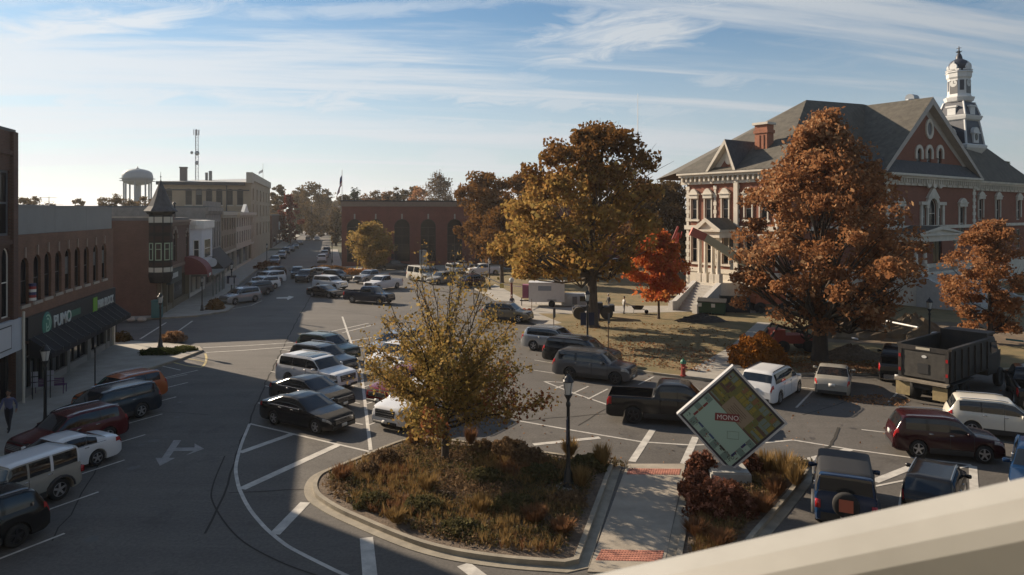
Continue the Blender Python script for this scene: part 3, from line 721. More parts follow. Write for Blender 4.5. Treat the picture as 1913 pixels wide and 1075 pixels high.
# shop floor
mb = MB(); mb.box(0, W, 0.35, 0.4, 0.7, 3.4); mb.build('shop_window', SHOP, b)
mb = MB(); mb.box(0.6, W, 0.05, 0.35, 0.0, 0.7)
for x in (0.0, 2.4, 5.4, W - 0.4): mb.box(x, x + 0.38, -0.03, 0.35, 0, 3.4)
mb.build('pier', mat('tan_pier', (0.17, 0.14, 0.09), 0.7), b)
mb = MB(); mb.box(2.0, 7.6, -0.45, -0.05, 2.9, 4.3); mb.build('shop_fascia', mat('dark_teal_fascia', (0.018, 0.036, 0.034), 0.6), b)
fasc = b.children[-1]
for k in range(5):
    mb = MB(); x = 2.6 + k * 0.62; mb.box(x, x + 0.34, -0.49, -0.452, 3.45, 3.95); mb.build('sign_letter', pale, fasc)
# turret
def tp(r, z, n=8, ph=R(22.5)): return [(r * math.cos(2 * math.pi * k / n + ph), r * math.sin(2 * math.pi * k / n + ph), z) for k in range(n)]
tu = link('turret', None, b, (0.3, 0.1, 0))
TR = 1.10; black_wood = mat('black_wood', (0.008, 0.009, 0.010), 0.8, spec=0.2)
mb = MB(); mb.grid([tp(r, z) for r, z in ((0.95, 3.3), (TR, 3.9), (TR, 4.2), (TR - 0.06, 4.25), (TR - 0.06, 9.9), (TR + 0.1, 10.0), (TR + 0.28, 10.28))], closed=True); mb.face(tp(0.95, 3.3)[::-1])
tu.data = None
body = mb.build('turret_body', black_wood, tu)
mb = MB(); mb.grid([tp(r, z) for r, z in ((TR + 0.42, 10.2), (TR + 0.44, 10.28), (TR + 0.02, 10.75), (0.66, 11.75), (0.26, 12.75), (0.03, 13.35))], closed=True); mb.face(tp(TR + 0.42, 10.2)[::-1]); mb.tube([(0, 0, 13.3), (0, 0, 14.1)], [0.03, 0.015], 5); mb.lathe([(0.001, 13.75), (0.08, 13.65), (0.001, 13.5)], 6)
mb.build('turret_roof', slate, tu)
green_trim = mat('pale_green_trim', (0.30, 0.42, 0.30), 0.6)
yellow_panel = mat('pale_turret_panel', (0.50, 0.49, 0.40), 0.6)  # white panels of the turret, one even pale colour
dullred = mat('dull_red_panel', (0.028, 0.015, 0.013), 0.8, spec=0.2)
for k in range(8):
    M_ = Matrix.Rotation(2 * math.pi * k / 8, 4, 'Z') @ Matrix.Rotation(R(90), 4, 'Z')       # face k looks along +x rotated
    ap = (TR - 0.06) * math.cos(R(22.5)); fw = (TR - 0.06) * math.sin(R(22.5))
    y = -ap - 0.02
    M_ = Matrix.Rotation(2 * math.pi * k / 8 + R(90), 4, 'Z')
    for nm, z0, z1, ww, mm in (('light_panel', 9.15, 9.72, 0.34, yellow_panel), ('carved_panel', 8.2, 8.85, 0.30, dullred), ('carved_panel', 7.35, 7.85, 0.30, dullred), ('carved_panel', 4.95, 5.3, 0.32, dullred), ('light_panel', 4.35, 4.8, 0.34, yellow_panel)):
        q = MB(); q.box(-ww, ww, y - 0.03, y + 0.05, z0, z1, M=M_); q.build(nm, mm, tu)
    q = MB(); a, bb, z0, z1 = -0.28, 0.28, 5.5, 7.2
    for x0, x1, zz0, zz1 in ((a, a + 0.07, z0, z1), (bb - 0.07, bb, z0, z1), (a + 0.07, bb - 0.07, z0, z0 + 0.09), (a + 0.07, bb - 0.07, z1 - 0.1, z1), (a + 0.07, bb - 0.07, 6.55, 6.62)): q.box(x0, x1, y - 0.05, y + 0.03, zz0, zz1, M=M_)
    q.box(a + 0.07, bb - 0.07, y - 0.01, y + 0.02, z0 + 0.09, z1 - 0.1, 1, M=M_)
    q.build('window', [green_trim, glass], tu)
# 4) red dome awning on the corner building front and the row further along
def facade(name, label, u0, u1, top_v, m, n, wz, rise=0.0, d=30, floor1=3.6, trim=None, shopm=None, corn=0.35, rows2=None, wfrac=0.52, frame=None):
    sa, se = front_at(u0), front_at(u1); w = se - sa; Ym = SN((sa + se) / 2, -15.6).y; h = ZV(top_v, Ym)
    b = thing(name, label, 'building', SN(sa + 0.02, -15.6), A_ST)
    ops = []
    for z0, z1 in wz:
        for k in range(n):
            c = w * (k + 0.5) / n; hw = w / n * wfrac / 2; ops.append((c - hw, c + hw, z0, z1, rise))
    mb = MB(); wall_panel(mb, 0, w - 0.04, floor1, h, ops); shell(mb, w - 0.04, d, h); mb.build('wall', m, b)
    mb = MB(); mb.box(0, w - 0.04, 0.0, d, h + 0.001, h + 0.2); mb.build('roof', roof_tar, b)
    for o in ops: window(b, *o, 0.12, frame or dark_frame, rows=2)
    mb = MB(); mb.box(0, w - 0.04, -corn, -0.003, h - 0.45, h + 0.1)
    for x in np.arange(0.15, w - 0.3, 0.7): mb.box(x, x + 0.25, -corn * 0.8, -0.004, h - 0.9, h - 0.452)
    mb.box(0, w - 0.04, -0.14, -0.005, floor1 + 0.0, floor1 + 0.35); mb.build('cornice', trim or m, b)
    mb = MB(); mb.box(0, w - 0.04, 0.3, 0.34, 0.5, floor1); mb.build('shop_window', SHOP, b)
    mb = MB(); mb.box(0, w - 0.04, 0.02, 0.3, 0, 0.5)
    for k in range(4): x = (w - 0.44) * k / 3; mb.box(x, x + 0.36, 0.0, 0.3, 0.502, floor1)
    mb.build('pier', shopm or trim or m, b)
    return b, w, h
tan_brick = brick_mat('tan_brick', (0.24, 0.17, 0.11), (0.29, 0.21, 0.14), (0.25, 0.20, 0.15))
greystone = mat('grey_stone', (0.25, 0.22, 0.19), 0.85, var=0.2, scale=1.2, bump=0.2)
whitep = mat('white_facade_paint', (0.62, 0.62, 0.62), 0.6, var=0.05)
creamstone = mat('cream_stone', (0.46, 0.40, 0.31), 0.8, var=0.12, scale=1.5)
bw, w_, h_ = facade('white_building', 'narrow white two storey building with a bay window beside the turret building', 355, 383, 413, whitep, 2, [(4.6, 7.0)], floor1=3.5, trim=white_trim, corn=0.7)
mb = MB()
bay = [(0.6, 0.0), (1.2, -1.1), (w_ - 1.2, -1.1), (w_ - 0.6, 0.0)]
mb.prism(bay[::-1] if False else bay, 3.6, h_ - 0.9); mb.build('bay', whitep, bw)
for a, c in zip(bay[:-1], bay[1:]):
    d = Vector((c[0] - a[0], c[1] - a[1], 0)); L_ = d.length; ang = math.atan2(d.y, d.x)
    q = link('bay_window', None, bw, (a[0], a[1], 0), ang)
    window(q, L_ * 0.22, L_ * 0.78, 4.6, 6.9, 0, -0.06, white_trim, bar=0.09)
mb = MB(); mb.prism([(0.4, 0.1), (1.05, -1.35), (w_ - 1.05, -1.35), (w_ - 0.4, 0.1)], h_ - 0.9, h_ + 0.05); mb.build('bay_cornice', white_trim, bw)
b_gs, w_, h_ = facade('grey_stone_building', 'grey stone building with tall narrow windows and a black shop awning', 384, 413, 389, greystone, 6, [(5.2, 8.9)], rise=0.0, trim=greystone, wfrac=0.42)
mb = MB(); mb.box(0, w_, 0.0, 0.3, h_ + 0.2, h_ + 0.9); mb.build('parapet', greystone, b_gs)
b_tb, w_, h_ = facade('tan_brick_building', 'tan brick building with many narrow windows in the middle of the row', 413.5, 441, 397, tan_brick, 6, [(4.6, 6.6), (7.4, 9.6)], trim=creamstone, wfrac=0.4)
b_cr, w_, h_ = facade('cream_building', 'ornate cream stone fronted building with a bracketed roof cornice and small gable', 442, 474, 398, creamstone, 8, [(4.6, 6.8), (7.6, 9.6)], trim=creamstone, wfrac=0.42, corn=0.7)
mb = MB(); mb.face([(w_ * 0.3, -0.3, h_), (w_ * 0.6, -0.3, h_), (w_ * 0.45, -0.3, h_ + 1.7)]); mb.face([(w_ * 0.6, 0.3, h_), (w_ * 0.3, 0.3, h_), (w_ * 0.45, 0.3, h_ + 1.7)]); mb.face([(w_ * 0.3, -0.3, h_), (w_ * 0.45, -0.3, h_ + 1.7), (w_ * 0.45, 0.3, h_ + 1.7), (w_ * 0.3, 0.3, h_)]); mb.face([(w_ * 0.6, -0.3, h_), (w_ * 0.6, 0.3, h_), (w_ * 0.45, 0.3, h_ + 1.7), (w_ * 0.45, -0.3, h_ + 1.7)]); mb.build('gable', white_trim, b_cr)
# sloping black awning and porch roof on the stone building, long porch canopy
mb = MB(); x0, x1 = 1.5, front_at(413) - front_at(384) - 1.0
mb.face([(x0, -0.05, 5.0), (x1, -0.05, 5.0), (x1, -2.0, 2.7), (x0, -2.0, 2.7)][::-1]); mb.face([(x0, -2.0, 2.7), (x1, -2.0, 2.7), (x1, -2.0, 2.4), (x0, -2.0, 2.4)][::-1]); mb.face([(x0, -0.05, 5.0), (x0, -2.0, 2.7), (x0, -2.0, 2.4), (x0, -0.05, 2.4)][::-1]); mb.face([(x1, -0.05, 5.0), (x1, -0.05, 2.4), (x1, -2.0, 2.4), (x1, -2.0, 2.7)][::-1])
mb.build('awning', mat('black_canvas', (0.012, 0.012, 0.014), 0.8), b_gs)
mb = MB(); mb.box(0.5, 10, -2.6, -0.05, 2.55, 2.75); 
for x in (0.7, 3.2, 5.8, 8.4, 9.8): mb.box(x, x + 0.12, -2.5, -2.38, 0, 2.55)
mb.build('canopy', mat('grey_canopy', (0.16, 0.16, 0.14), 0.8), bw)
# red barrel awning
mb = MB(); rows = []
for k in range(9):
    a = R(90) * k / 8
    rows.append([(x, -2.4 * math.sin(a) - 0.02, 3.1 + 2.0 * math.cos(a) - 0.9 * (k == 8) * 0) for x in np.linspace(0, 3.4, 5)])
mb.grid(rows)
for x in (0, 3.4): mb.face([(x, -2.4 * math.sin(R(90) * k / 8) - 0.02, 3.1 + 2.0 * math.cos(R(90) * k / 8)) for k in range(9)] + [(x, -0.02, 3.1)])
mb.face([(0, -2.42, 3.1), (3.4, -2.42, 3.1), (3.4, -2.42, 2.75), (0, -2.42, 2.75)])
ra = mb.build('barrel_awning', mat('red_canvas', (0.17, 0.012, 0.016), 0.7, var=0.12), None, loc=SN(front_at(345), -15.6), rotz=A_ST)
tag(ra, 'dark red barrel awning on the wall between the turret and the white building', 'awning')
mb = MB(); mb.box(1.0, 2.4, -2.46, -2.43, 2.85, 3.15); mb.build('sign_patch', pale, ra)
me = MB(); me.lathe([(0.001, 0.04), (0.55, 0.04), (0.55, -0.04), (0.001, -0.04)], 18)
sg = thing('projecting_sign', 'white oval sign hanging out over the pavement beside the red awning', 'sign', SN(front_at(366), -15.6), A_ST)
m_ = me.mesh('sign_plate', whitep); m_.transform(Matrix.Translation((0, -1.9, 4.0)) @ Matrix.Rotation(R(90), 4, 'Y')); link('sign_plate', m_, sg)
mb = MB(); mb.tube([(0, 0, 4.7), (0, -2.4, 4.7)], 0.03, 5); mb.tube([(0, -1.9, 4.7), (0, -1.9, 4.5)], 0.02, 4); mb.build('bracket', black_metal, sg)
# 5) big tan four-storey building behind
sa, se = 158.0, front_at(505); W = se - sa
DB = along(SN(sa, -15.6), -N_ST, 300)
b = thing('tan_building', 'large tan four storey building rising above the roofs of the row with a dark cornice', 'building', SN(sa, -15.6), A_ST)
tanp = mat('tan_stucco', (0.34, 0.26, 0.17), 0.85, var=0.1, scale=0.4)
HB = 16.8
ops = []
for z0, z1 in ((5.0, 8.0), (9.4, 12.2), (13.0, 15.6)):
    for k in range(6): c = W * (k + 0.5) / 6; ops.append((c - 1.1, c + 1.1, z0, z1, 0.0))
mb = MB(); wall_panel(mb, 0, W, 0, HB + 0.4, ops, depth=0.3); mb.face([(W, 0, 0), (W, DB, 0), (W, DB, HB), (W, 0, HB)]); mb.face([(W, DB, 0), (0, DB, 0), (0, DB, HB), (W, DB, HB)]); mb.build('wall', tanp, b)
for o in ops: window(b, *o, 0.2, dark_frame, rows=2, cols=2, bar=0.12)
# its side wall (toward the camera) built in its own little frame: x' runs along local y
sw = link('side_wall', None, b, (0, DB, 0), R(-90))
ops = []
P_s = SN(sa, -15.6)
for u in (316, 353, 372, 391, 410, 429.5, 449):
    t = along(P_s, -N_ST, u)
    x = DB - t
    ops.append((x - 0.62, x + 0.62, 11.9, 15.3, 0.25))
    ops.append((x - 0.62, x + 0.62, 7.0, 10.1, 0.25))
mb = MB(); wall_panel(mb, 0, DB, 0, HB, ops, depth=0.25); sw.data = mb.mesh('side_wall', tanp) if False else None
mb.build('wall', tanp, sw)
for o in ops: window(sw, *o, 0.1, dark_frame, rows=2, bar=0.1)
for o in ops:
    q = MB(); q.box(o[0] - 0.15, o[1] + 0.15, -0.12, 0.1, o[2] - 0.25, o[2] - 0.003); q.build('sill', creamstone, sw)
mb = MB(); mb.box(-0.7, DB - 1.2, -0.7, -0.005, HB - 0.75, HB - 0.05); mb.box(-0.2, DB - 0.4, -0.12, -0.004, HB - 1.9, HB - 1.65); mb.tube([(DB - along(P_s, -N_ST, 424), -0.1, HB - 0.8), (DB - along(P_s, -N_ST, 424), -0.1, 6)], 0.12, 6); mb.build('cornice', mat('dark_cornice', (0.05, 0.052, 0.055), 0.7), sw)
mb = MB(); zr = HB - 0.05
rf = [(-0.6, 1.0, zr), (W, 1.0, zr), (W, DB + .6, zr), (-0.6, DB + .6, zr)]; rt = [(W * 0.45, 1.0, zr + 1.9), (W * 0.45, DB - 4, zr + 1.2)]
mb.face([rf[0], rt[0], rt[1], rf[3]][::-1]); mb.face([rf[1], rf[2], rt[1], rt[0]][::-1]); mb.face([rf[0], rf[1], rt[0]]); mb.face([rf[2], rf[3], rt[1]])
mb.build('roof', mat('pale_membrane_roof', (0.36, 0.37, 0.36), 0.6), b)
mb = MB(); mb.box(-0.3, W, -0.25, 1.0, HB + 0.4, HB + 2.1); mb.box(-0.3, 3.0, -0.25, 1.0, HB - 0.2, HB + 0.4); mb.build('parapet', creamstone, b)
mb = MB(); mb.box(2.0, 3.3, DB - 4.6, DB - 3.3, HB - 0.3, HB + 2.9); mb.box(1.9, 3.4, DB - 4.7, DB - 3.2, HB + 2.9, HB + 3.15); mb.build('chimney', mat('grey_chimney', (0.16, 0.14, 0.13), 0.8), b)
mb = MB(); mb.box(6, 6.6, DB - 9, DB - 8.4, HB + 0.2, HB + 2.6); mb.box(7, 7.6, DB - 8, DB - 7.5, HB + 0.4, HB + 2.3); mb.build('roof_unit', grey_metal, b)
fp = thing('flagpole', 'white flagpole on the roof corner of the large tan building', 'flagpole', SN(se - 12, -16.5, HB + 2.1)); mb = MB(); mb.tube([(0, 0, 0), (0, 0, 4.6)], [0.07, 0.04], 6); mb.build('pole', white_trim, fp)
mb = MB(); mb.grid([[(0, 0, 3.0), (0, 0, 2.2)], [(-0.7, -0.2, 2.6), (-0.7, -0.2, 1.9)], [(-1.2, 0.0, 2.3), (-1.1, 0.0, 1.7)]]); mb.build('flag', whitep, fp)
# 6) low brick building past the next cross street, with pale signs
b = thing('brick_building', 'low dark red brick building past the far crossing with two pale signs on it', 'building', SN(212, -15.4), A_ST)
mb = MB(); mb.box(0, 75, 0, 30, 0, 9.5); mb.build('wall', br_red, b)
mb = MB(); mb.box(-0.1, 75, -0.1, 30, 9.502, 9.9); mb.build('roof', roof_tar, b)
mb = MB()
for k in range(4): mb.box(4 + 16 * k, 14 + 16 * k, -0.06, -0.003, 0.6, 3.4)
mb.build('shop_window', SHOP, b)
mb = MB(); mb.box(-0.06, -0.005, 2.0, 7.0, 4.6, 7.6); mb.build('sign_panel', whitep, b)
mb = MB(); mb.box(30, 44, -0.3, -0.005, 4.8, 7.4); mb.build('sign_panel', whitep, b)
# ---- the red bank building across the street end --------------------------------
BK = Vector((-32.2, 131.5, 0)); BKA = R(9.0); e_bk = Vector((math.cos(BKA), math.sin(BKA), 0))
b = thing('bank_building', 'broad red brick building with tall dark arched windows and a pale stone parapet band', 'building', BK, BKA)
br_bank = brick_mat('bank_brick', (0.20, 0.062, 0.042), (0.24, 0.078, 0.052), (0.13, 0.06, 0.045), stain=0.12)
Wb = 62.0; HBk = 12.4
ops = []
for u in (663, 702.5, 751.5, 800.5, 850, 902, 956, 1012):
    x = along(BK, e_bk, u); ops.append((x - 1.45, x + 1.45, 0.9, 9.0, 1.45))
mb = MB(); wall_panel(mb, 0, Wb, 0, HBk - 1.0, ops, depth=0.5); shell(mb, Wb, 34, HBk - 1.0); mb.build('wall', br_bank, b)
for o in ops:
    window(b, *o, 0.35, dark_frame, rows=5, cols=2, bar=0.1)
    c = (o[0] + o[1]) / 2; mb = MB(); mb.box(c - 0.14, c + 0.14, -0.09, 0.1, o[3] + 0.02, o[3] + 1.0); mb.build('keystone', stone, b)
mb = MB(); mb.box(-0.15, Wb + 0.1, -0.15, 34, HBk - 1.0, HBk - 0.05); mb.build('parapet', mat('brown_stone_band', (0.23, 0.165, 0.12), 0.85, var=0.1), b)
mb = MB(); mb.box(-0.25, Wb + 0.2, -0.25, 34.2, HBk - 0.047, HBk + 0.2); mb.build('roof', dark_frame, b)
fl = thing('flagpole', 'tall flagpole with a limp flag behind the corner of the red bank', 'flagpole', BK + Vector((0.4, 2.5, 0)) - e_bk * 0.9)
mb = MB(); mb.tube([(0, 0, 0), (0, 0, 18.3)], [0.1, 0.05], 7); mb.lathe([(0.001, 18.5), (0.1, 18.4), (0.001, 18.28)], 8); mb.build('pole', white_trim, fl)
fr = MB(); rows = []
for i in range(8):
    t = i / 7; rows.append([(-0.1 - 0.9 * t * (0.4 + 0.6 * s) + 0.12 * math.sin(9 * t + 3 * s), 0.10 * math.sin(8 * t + 5 * s), 18.0 - 2.6 * s - 2.3 * t) for s in np.linspace(0, 1, 8)])
for i in range(7):
    for j in range(7): fr.face([rows[i][j], rows[i + 1][j], rows[i + 1][j + 1], rows[i][j + 1]], (2 if i < 3 and j < 4 else (j % 2)))
fr.build('flag', [mat('flag_red', (0.35, 0.04, 0.05), 0.8), mat('flag_white', (0.6, 0.6, 0.6), 0.8), mat('flag_blue', (0.04, 0.05, 0.16), 0.8)], fl)
# ---- far landmarks ---------------------------------------------------------------
Yw = 300.0; c = Vector((UX(257.5, Yw), Yw, 0))
wt = thing('water_tower', 'white water tower on columns beyond the rooftops at the left', 'water tower', c)
z0 = ZV(341, Yw); zt = ZV(315.5, Yw); r = 6.05; wpaint = mat('water_tower_paint', (0.19, 0.235, 0.27), 0.6, var=0.04, scale=0.3)
mb = MB(); prof = [(0.6, z0 - 1.3), (3.2, z0 - 1.0), (5.4, z0 - 0.2), (r, z0 + 1.3), (r, z0 + 2.6), (5.6, z0 + 4.2), (4.5, zt - 0.9), (2.6, zt - 0.25), (0.7, zt), (0.7, zt + 0.25), (0.25, zt + 0.3), (0.2, zt + 1.0), (0.001, zt + 1.0)]
mb.lathe(prof, 32); mb.build('tank', wpaint, wt, smooth=True)
for k in range(8):
    a = 2 * math.pi * k / 8 + 0.3; mb = MB(); mb.tube([(5.3 * math.cos(a), 5.3 * math.sin(a), 0), (5.3 * math.cos(a), 5.3 * math.sin(a), z0 + 0.4)], 0.36, 8); mb.build('leg', wpaint, wt)
mb = MB(); mb.tube([(0, 0, 0), (0, 0, z0 - 1)], 0.9, 12); mb.build('riser', wpaint, wt)
mb = MB(); mb.lathe([(r + 0.02, z0 + 0.5), (r + 0.9, z0 + 0.5), (r + 0.9, z0 + 0.62), (r + 0.02, z0 + 0.62)], 28); mb.lathe([(r + 0.85, z0 + 1.5), (r + 0.92, z0 + 1.5), (r + 0.92, z0 + 1.62), (r + 0.85, z0 + 1.62)], 28); mb.build('catwalk', wpaint, wt)
Ym = 250.0; c = Vector((UX(367.5, Ym), Ym, 0))
mt = thing('radio_mast', 'lattice communications mast with dishes behind the large tan building', 'mast', c)
ztop = ZV(243, Ym); mb = MB()
corners = [(0.75 * math.cos(a), 0.75 * math.sin(a)) for a in (0.5, 2.6, 4.7)]
for x, y in corners: mb.tube([(x, y, 0), (x * 0.8, y * 0.8, ztop)], 0.09, 5)
zz = 8.0
while zz < ztop - 1.4:
    for i in range(3):
        a, bb = corners[i], corners[(i + 1) % 3]; k0, k1 = 1 - 0.2 * zz / ztop, 1 - 0.2 * (zz + 1.4) / ztop
        mb.tube([(a[0] * k0, a[1] * k0, zz), (bb[0] * k1, bb[1] * k1, zz + 1.4)], 0.045, 4); mb.tube([(a[0] * k0, a[1] * k0, zz), (bb[0] * k0, bb[1] * k0, zz)], 0.04, 4)
    zz += 1.4
lat = mat('galvanised_steel', (0.33, 0.35, 0.37), 0.5, metal=0.3)
mb.build('lattice', lat, mt)
for k in range(4):
    a = k * R(90) + 0.4; mb = MB(); mb.box(-0.3, 0.3, -0.12, 0.12, ztop - 1.9, ztop + 0.1); mb.build('antenna_panel', lat, mt, loc=(0.85 * math.cos(a), 0.85 * math.sin(a), 0), rotz=a + R(90))
for dx, vz, rr_ in ((-1.2, 286, 0.55), (0.7, 287, 0.85), (0.6, 305, 0.7)):
    me = MB(); me.lathe([(0.001, 0.1), (rr_ * 0.6, 0.16), (rr_, 0.3), (rr_, 0.34), (0.001, 0.22)], 16); m_ = me.mesh('dish', lat, True); m_.transform(Matrix.Rotation(R(90), 4, 'X')); link('dish', m_, mt, (dx, -0.7, ZV(vz, Ym)))
Ya = 420.0; c = Vector((UX(1192, Ya), Ya, 0)); za = ZV(175, Ya)
mt = thing('radio_mast', 'very tall thin white mast against the sky behind the yellow maple', 'mast', c)
mb = MB()
for x, y in ((-0.4, 0), (0.4, 0), (0, 0.7)): mb.tube([(x, y, 0), (x, y, za * 0.72)], 0.2, 4)
zz = 20
while zz < za * 0.72: mb.tube([(-0.4, 0, zz), (0.4, 0, zz + 1.2)], 0.05, 4); mb.tube([(0.4, 0, zz), (0, 0.7, zz + 1.2)], 0.05, 4); zz += 1.2
mb.tube([(0, 0.2, za * 0.70), (0, 0.2, za)], [0.3, 0.12], 5); mb.build('lattice', mat('white_mast_paint', (0.6, 0.6, 0.62), 0.5), mt)
mb = MB(); mb.box(0.5, 1.1, -0.2, 0.2, za * 0.66, za * 0.66 + 1.6); mb.build('antenna_panel', lat, mt)
Yt = 60
for u, z_ in ((92, 0), (104, -0.6)):
    at_ = thing('roof_aerial', 'thin branching television aerial above the grey cladding' + (' taller of the pair' if u == 92 else ' shorter of the pair'), 'aerial', (UX(u, Yt), Yt, 9.0), 0.4)
    mb = MB(); mb.tube([(0, 0, 0), (0, 0, 2.5 + z_)], 0.025, 4)
    for k in range(3): mb.tube([(-0.6 + 0.15 * k, 0, 2.4 + z_ - 0.3 * k), (0.6 - 0.15 * k, 0, 2.4 + z_ - 0.3 * k)], 0.015, 4)
    mb.build('aerial', lat, at_)
# ------------------------------------------------------------------ courthouse
PHI = R(36.0)
E1 = Vector((math.sin(PHI), -math.cos(PHI), 0)); E2 = Vector((math.cos(PHI), math.sin(PHI), 0))
YA = 79.0; A0 = Vector((UX(1284, YA), YA, 0.1)); A_CH = math.atan2(E1.y, E1.x)
ch = thing('courthouse', 'ornate red brick courthouse with white stone trim, steep grey roofs and a white clock tower', 'courthouse', A0, A_CH)
br_ch = brick_mat('courthouse_brick', (0.20, 0.06, 0.032), (0.24, 0.076, 0.040), (0.17, 0.09, 0.06), stain=0.12)
wst = mat('white_stone', (0.64, 0.58, 0.49), 0.75, col2=(0.47, 0.43, 0.36), scale=0.9, detail=8, bump=0.1)
shingle = mat('grey_shingle', (0.085, 0.075, 0.058), 0.85, var=0.32, scale=1.6, detail=9, bump=0.35, bscale=6, stretch=(1, 1, .35))
def xu(u, y=0.0):                     # local x on the left facade (y constant) for a bearing
    return along(A0 + E2 * y, E1, u)
def yu(u, x):                         # local y on the front facade (x constant)
    return along(A0 + E1 * x, E2, u)
def W_(x, y): return A0 + E1 * x + E2 * y
ZE = ZV(327, YA)                      # eave height
XB = xu(1456); XP = XB + 2.6
yP0, yP1, yD = yu(1655, XP), yu(1822, XP), yu(1922, XB)
base_h, fl_h = 3.6, 8.5
# window sets
left_us = [(1298, 0), (1324, 0), (1356, 0), (1399, 0), (1428, 0)]
lw = []
for u, _ in left_us:
    x = xu(u); hw = 0.42
    lw += [(x - hw, x + hw, 9.3, 11.6, 0.0), (x - hw, x + hw, 4.5, 7.5, 0.0)]
mb = MB(); wall_panel(mb, 0, XB, 0, ZE - 0.2, lw, depth=0.25)
mb.face([(0, 40, 0), (0, 0, 0), (0, 0, ZE - 0.2), (0, 40, ZE - 0.2)]); mb.build('wall', br_ch, ch)
def hood(parent, xa, xb, z, e=0.34, dp=0.28):
    mb = MB(); c = (xa + xb) / 2; w = (xb - xa) / 2 + e
    mb.box(xa - e * .7, xa - 0.001, -0.14, -0.002, z - 2.6, z + 0.02); mb.box(xb + 0.001, xb + e * .7, -0.14, -0.002, z - 2.6, z + 0.02)
    mb.box(c - w, c + w, -dp, -0.003, z + 0.02, z + 0.42); mb.box(c - w - 0.1, c + w + 0.1, -dp - 0.1, -0.004, z + 0.42, z + 0.55)
    n = 8; top = [(c - w + 2 * w * k / n, 0.55 * (1 - (2 * k / n - 1) ** 2)) for k in range(n + 1)]
    for (xa_, ha), (xb_, hb) in zip(top[:-1], top[1:]):
        mb.face([(xa_, -dp, z + 0.55), (xb_, -dp, z + 0.55), (xb_, -dp, z + 0.55 + hb), (xa_, -dp, z + 0.55 + ha)])
        mb.face([(xa_, -dp, z + 0.55 + ha), (xb_, -dp, z + 0.55 + hb), (xb_, 0, z + 0.55 + hb), (xa_, 0, z + 0.55 + ha)])
    return mb.build('window_hood', wst, parent)
for o in lw:
    window(ch, *o, 0.12, wst, rows=2, bar=0.09)
    if o[2] > 8: hood(ch, o[0], o[1], o[3], .18)
    else:
        q = MB(); q.box(o[0] - 0.12, o[0] - 0.002, -0.12, -0.002, o[2], o[3]); q.box(o[1] + 0.002, o[1] + 0.12, -0.12, -0.002, o[2], o[3]); q.box(o[0] - 0.25, o[1] + 0.25, -0.16, -0.002, o[3] + 0.002, o[3] + 0.3); q.build('window_surround', wst, ch)
    q = MB(); q.box(o[0] - 0.3, o[1] + 0.3, -0.18, 0.1, o[2] - 0.22, o[2] - 0.004); q.build('sill', wst, ch)
def quoins(parent, x, w, z0, z1, y=-0.06, frame=None):
    k = 0; z = z0
    while z < z1 - 0.2:
        ww = w * (1.0 if k % 2 else 0.62)
        q = MB(); q.box(x - ww / 2, x + ww / 2, y - (0.05 if k % 2 else 0.03), -0.004, z + 0.012, min(z + 0.43, z1)); q.build('quoin', wst, parent); z += 0.44; k += 1
for u, w in ((1286, 0.5), (1337, 0.4), (1378, 0.6), (1452, 0.5)): quoins(ch, xu(u), w, 4.2, ZE - 1.25)
mb = MB(); mb.box(-0.1, XB, -0.22, -0.005, base_h - 0.1, base_h + 0.35); mb.box(-0.15, XB, -0.3, -0.006, fl_h - 0.35, fl_h + 0.12); mb.box(-0.05, XB, -0.12, -0.004, 0, base_h - 0.1); mb.build('stone_base', wst, ch)
mb = MB(); mb.box(xu(1378) - 0.25, xu(1378) + 0.25, -0.34, -0.07, base_h, ZE - 1.2); mb.build('pilaster', wst, ch)
def cornice(parent, x0, x1, y_out=-0.9, brackets=True, z=ZE):
    mb = MB(); mb.box(x0, x1, -0.24, -0.005, z - 1.25, z - 0.95); mb.box(x0, x1, y_out * 0.7, -0.006, z - 0.45, z - 0.2); mb.box(x0 - 0.1, x1 + 0.1, y_out, -0.007, z - 0.2, z + 0.06); mb.box(x0, x1, -0.12, -0.004, z - 0.95, z - 0.45)
    x = x0 + 0.3
    while x < x1 - 0.2: mb.box(x, x + 0.2, y_out * 0.62, -0.125, z - 0.95, z - 0.452); x += 0.62
    o = mb.build('cornice', wst, parent)
    x = x0 + 1.2
    while x < x1 - 0.6:
        m_ = MB(); m_.lathe([(0.001, 0.1), (0.22, 0.1), (0.3, 0.0)], 12); me = m_.mesh('rosette', wst); me.transform(Matrix.Translation((x, -0.26, z - 1.0)) @ Matrix.Rotation(R(90), 4, 'X')); link('rosette', me, o); x += 1.55
    return o
cornice(ch, -0.7, XB + 0.6)
# front side in its own frame: x' along E2, outside is +E1
def sub(x, name='front_wing'): return link(name, None, ch, (x, 0, 0), R(90))
fr = sub(XB, 'front_wing'); pv = sub(XP, 'pavilion')
fw = []
for u in (1832, 1864, 1903):
    y = yu(u, XB); fw += [(y - 0.75, y + 0.75, 9.0, 12.0, 0.0), (y - 0.75, y + 0.75, 4.6, 7.6, 0.0)]
y = yu(1560, XB); fw += [(y - 0.75, y + 0.75, 9.0, 12.0, 0.0), (y - 0.75, y + 0.75, 4.6, 7.6, 0.0)]
mb = MB(); wall_panel(mb, 0, yP0, 0, ZE - 0.2, [o for o in fw if o[1] < yP0], depth=0.25); mb.build('wall', br_ch, fr); mb = MB(); wall_panel(mb, yP1, yD, 0, ZE - 0.2, [o for o in fw if o[0] > yP1], depth=0.25); mb.build('wall', br_ch, fr)
yc = yu(1741, XP)
pw_ = []
for u in (1797, 1680):
    y = yu(u, XP); pw_.append((y - 0.8, y + 0.8, ZV(450, W_(XP, y).y), ZV(388, W_(XP, y).y), 0.0))
Yc = W_(XP, yc).y
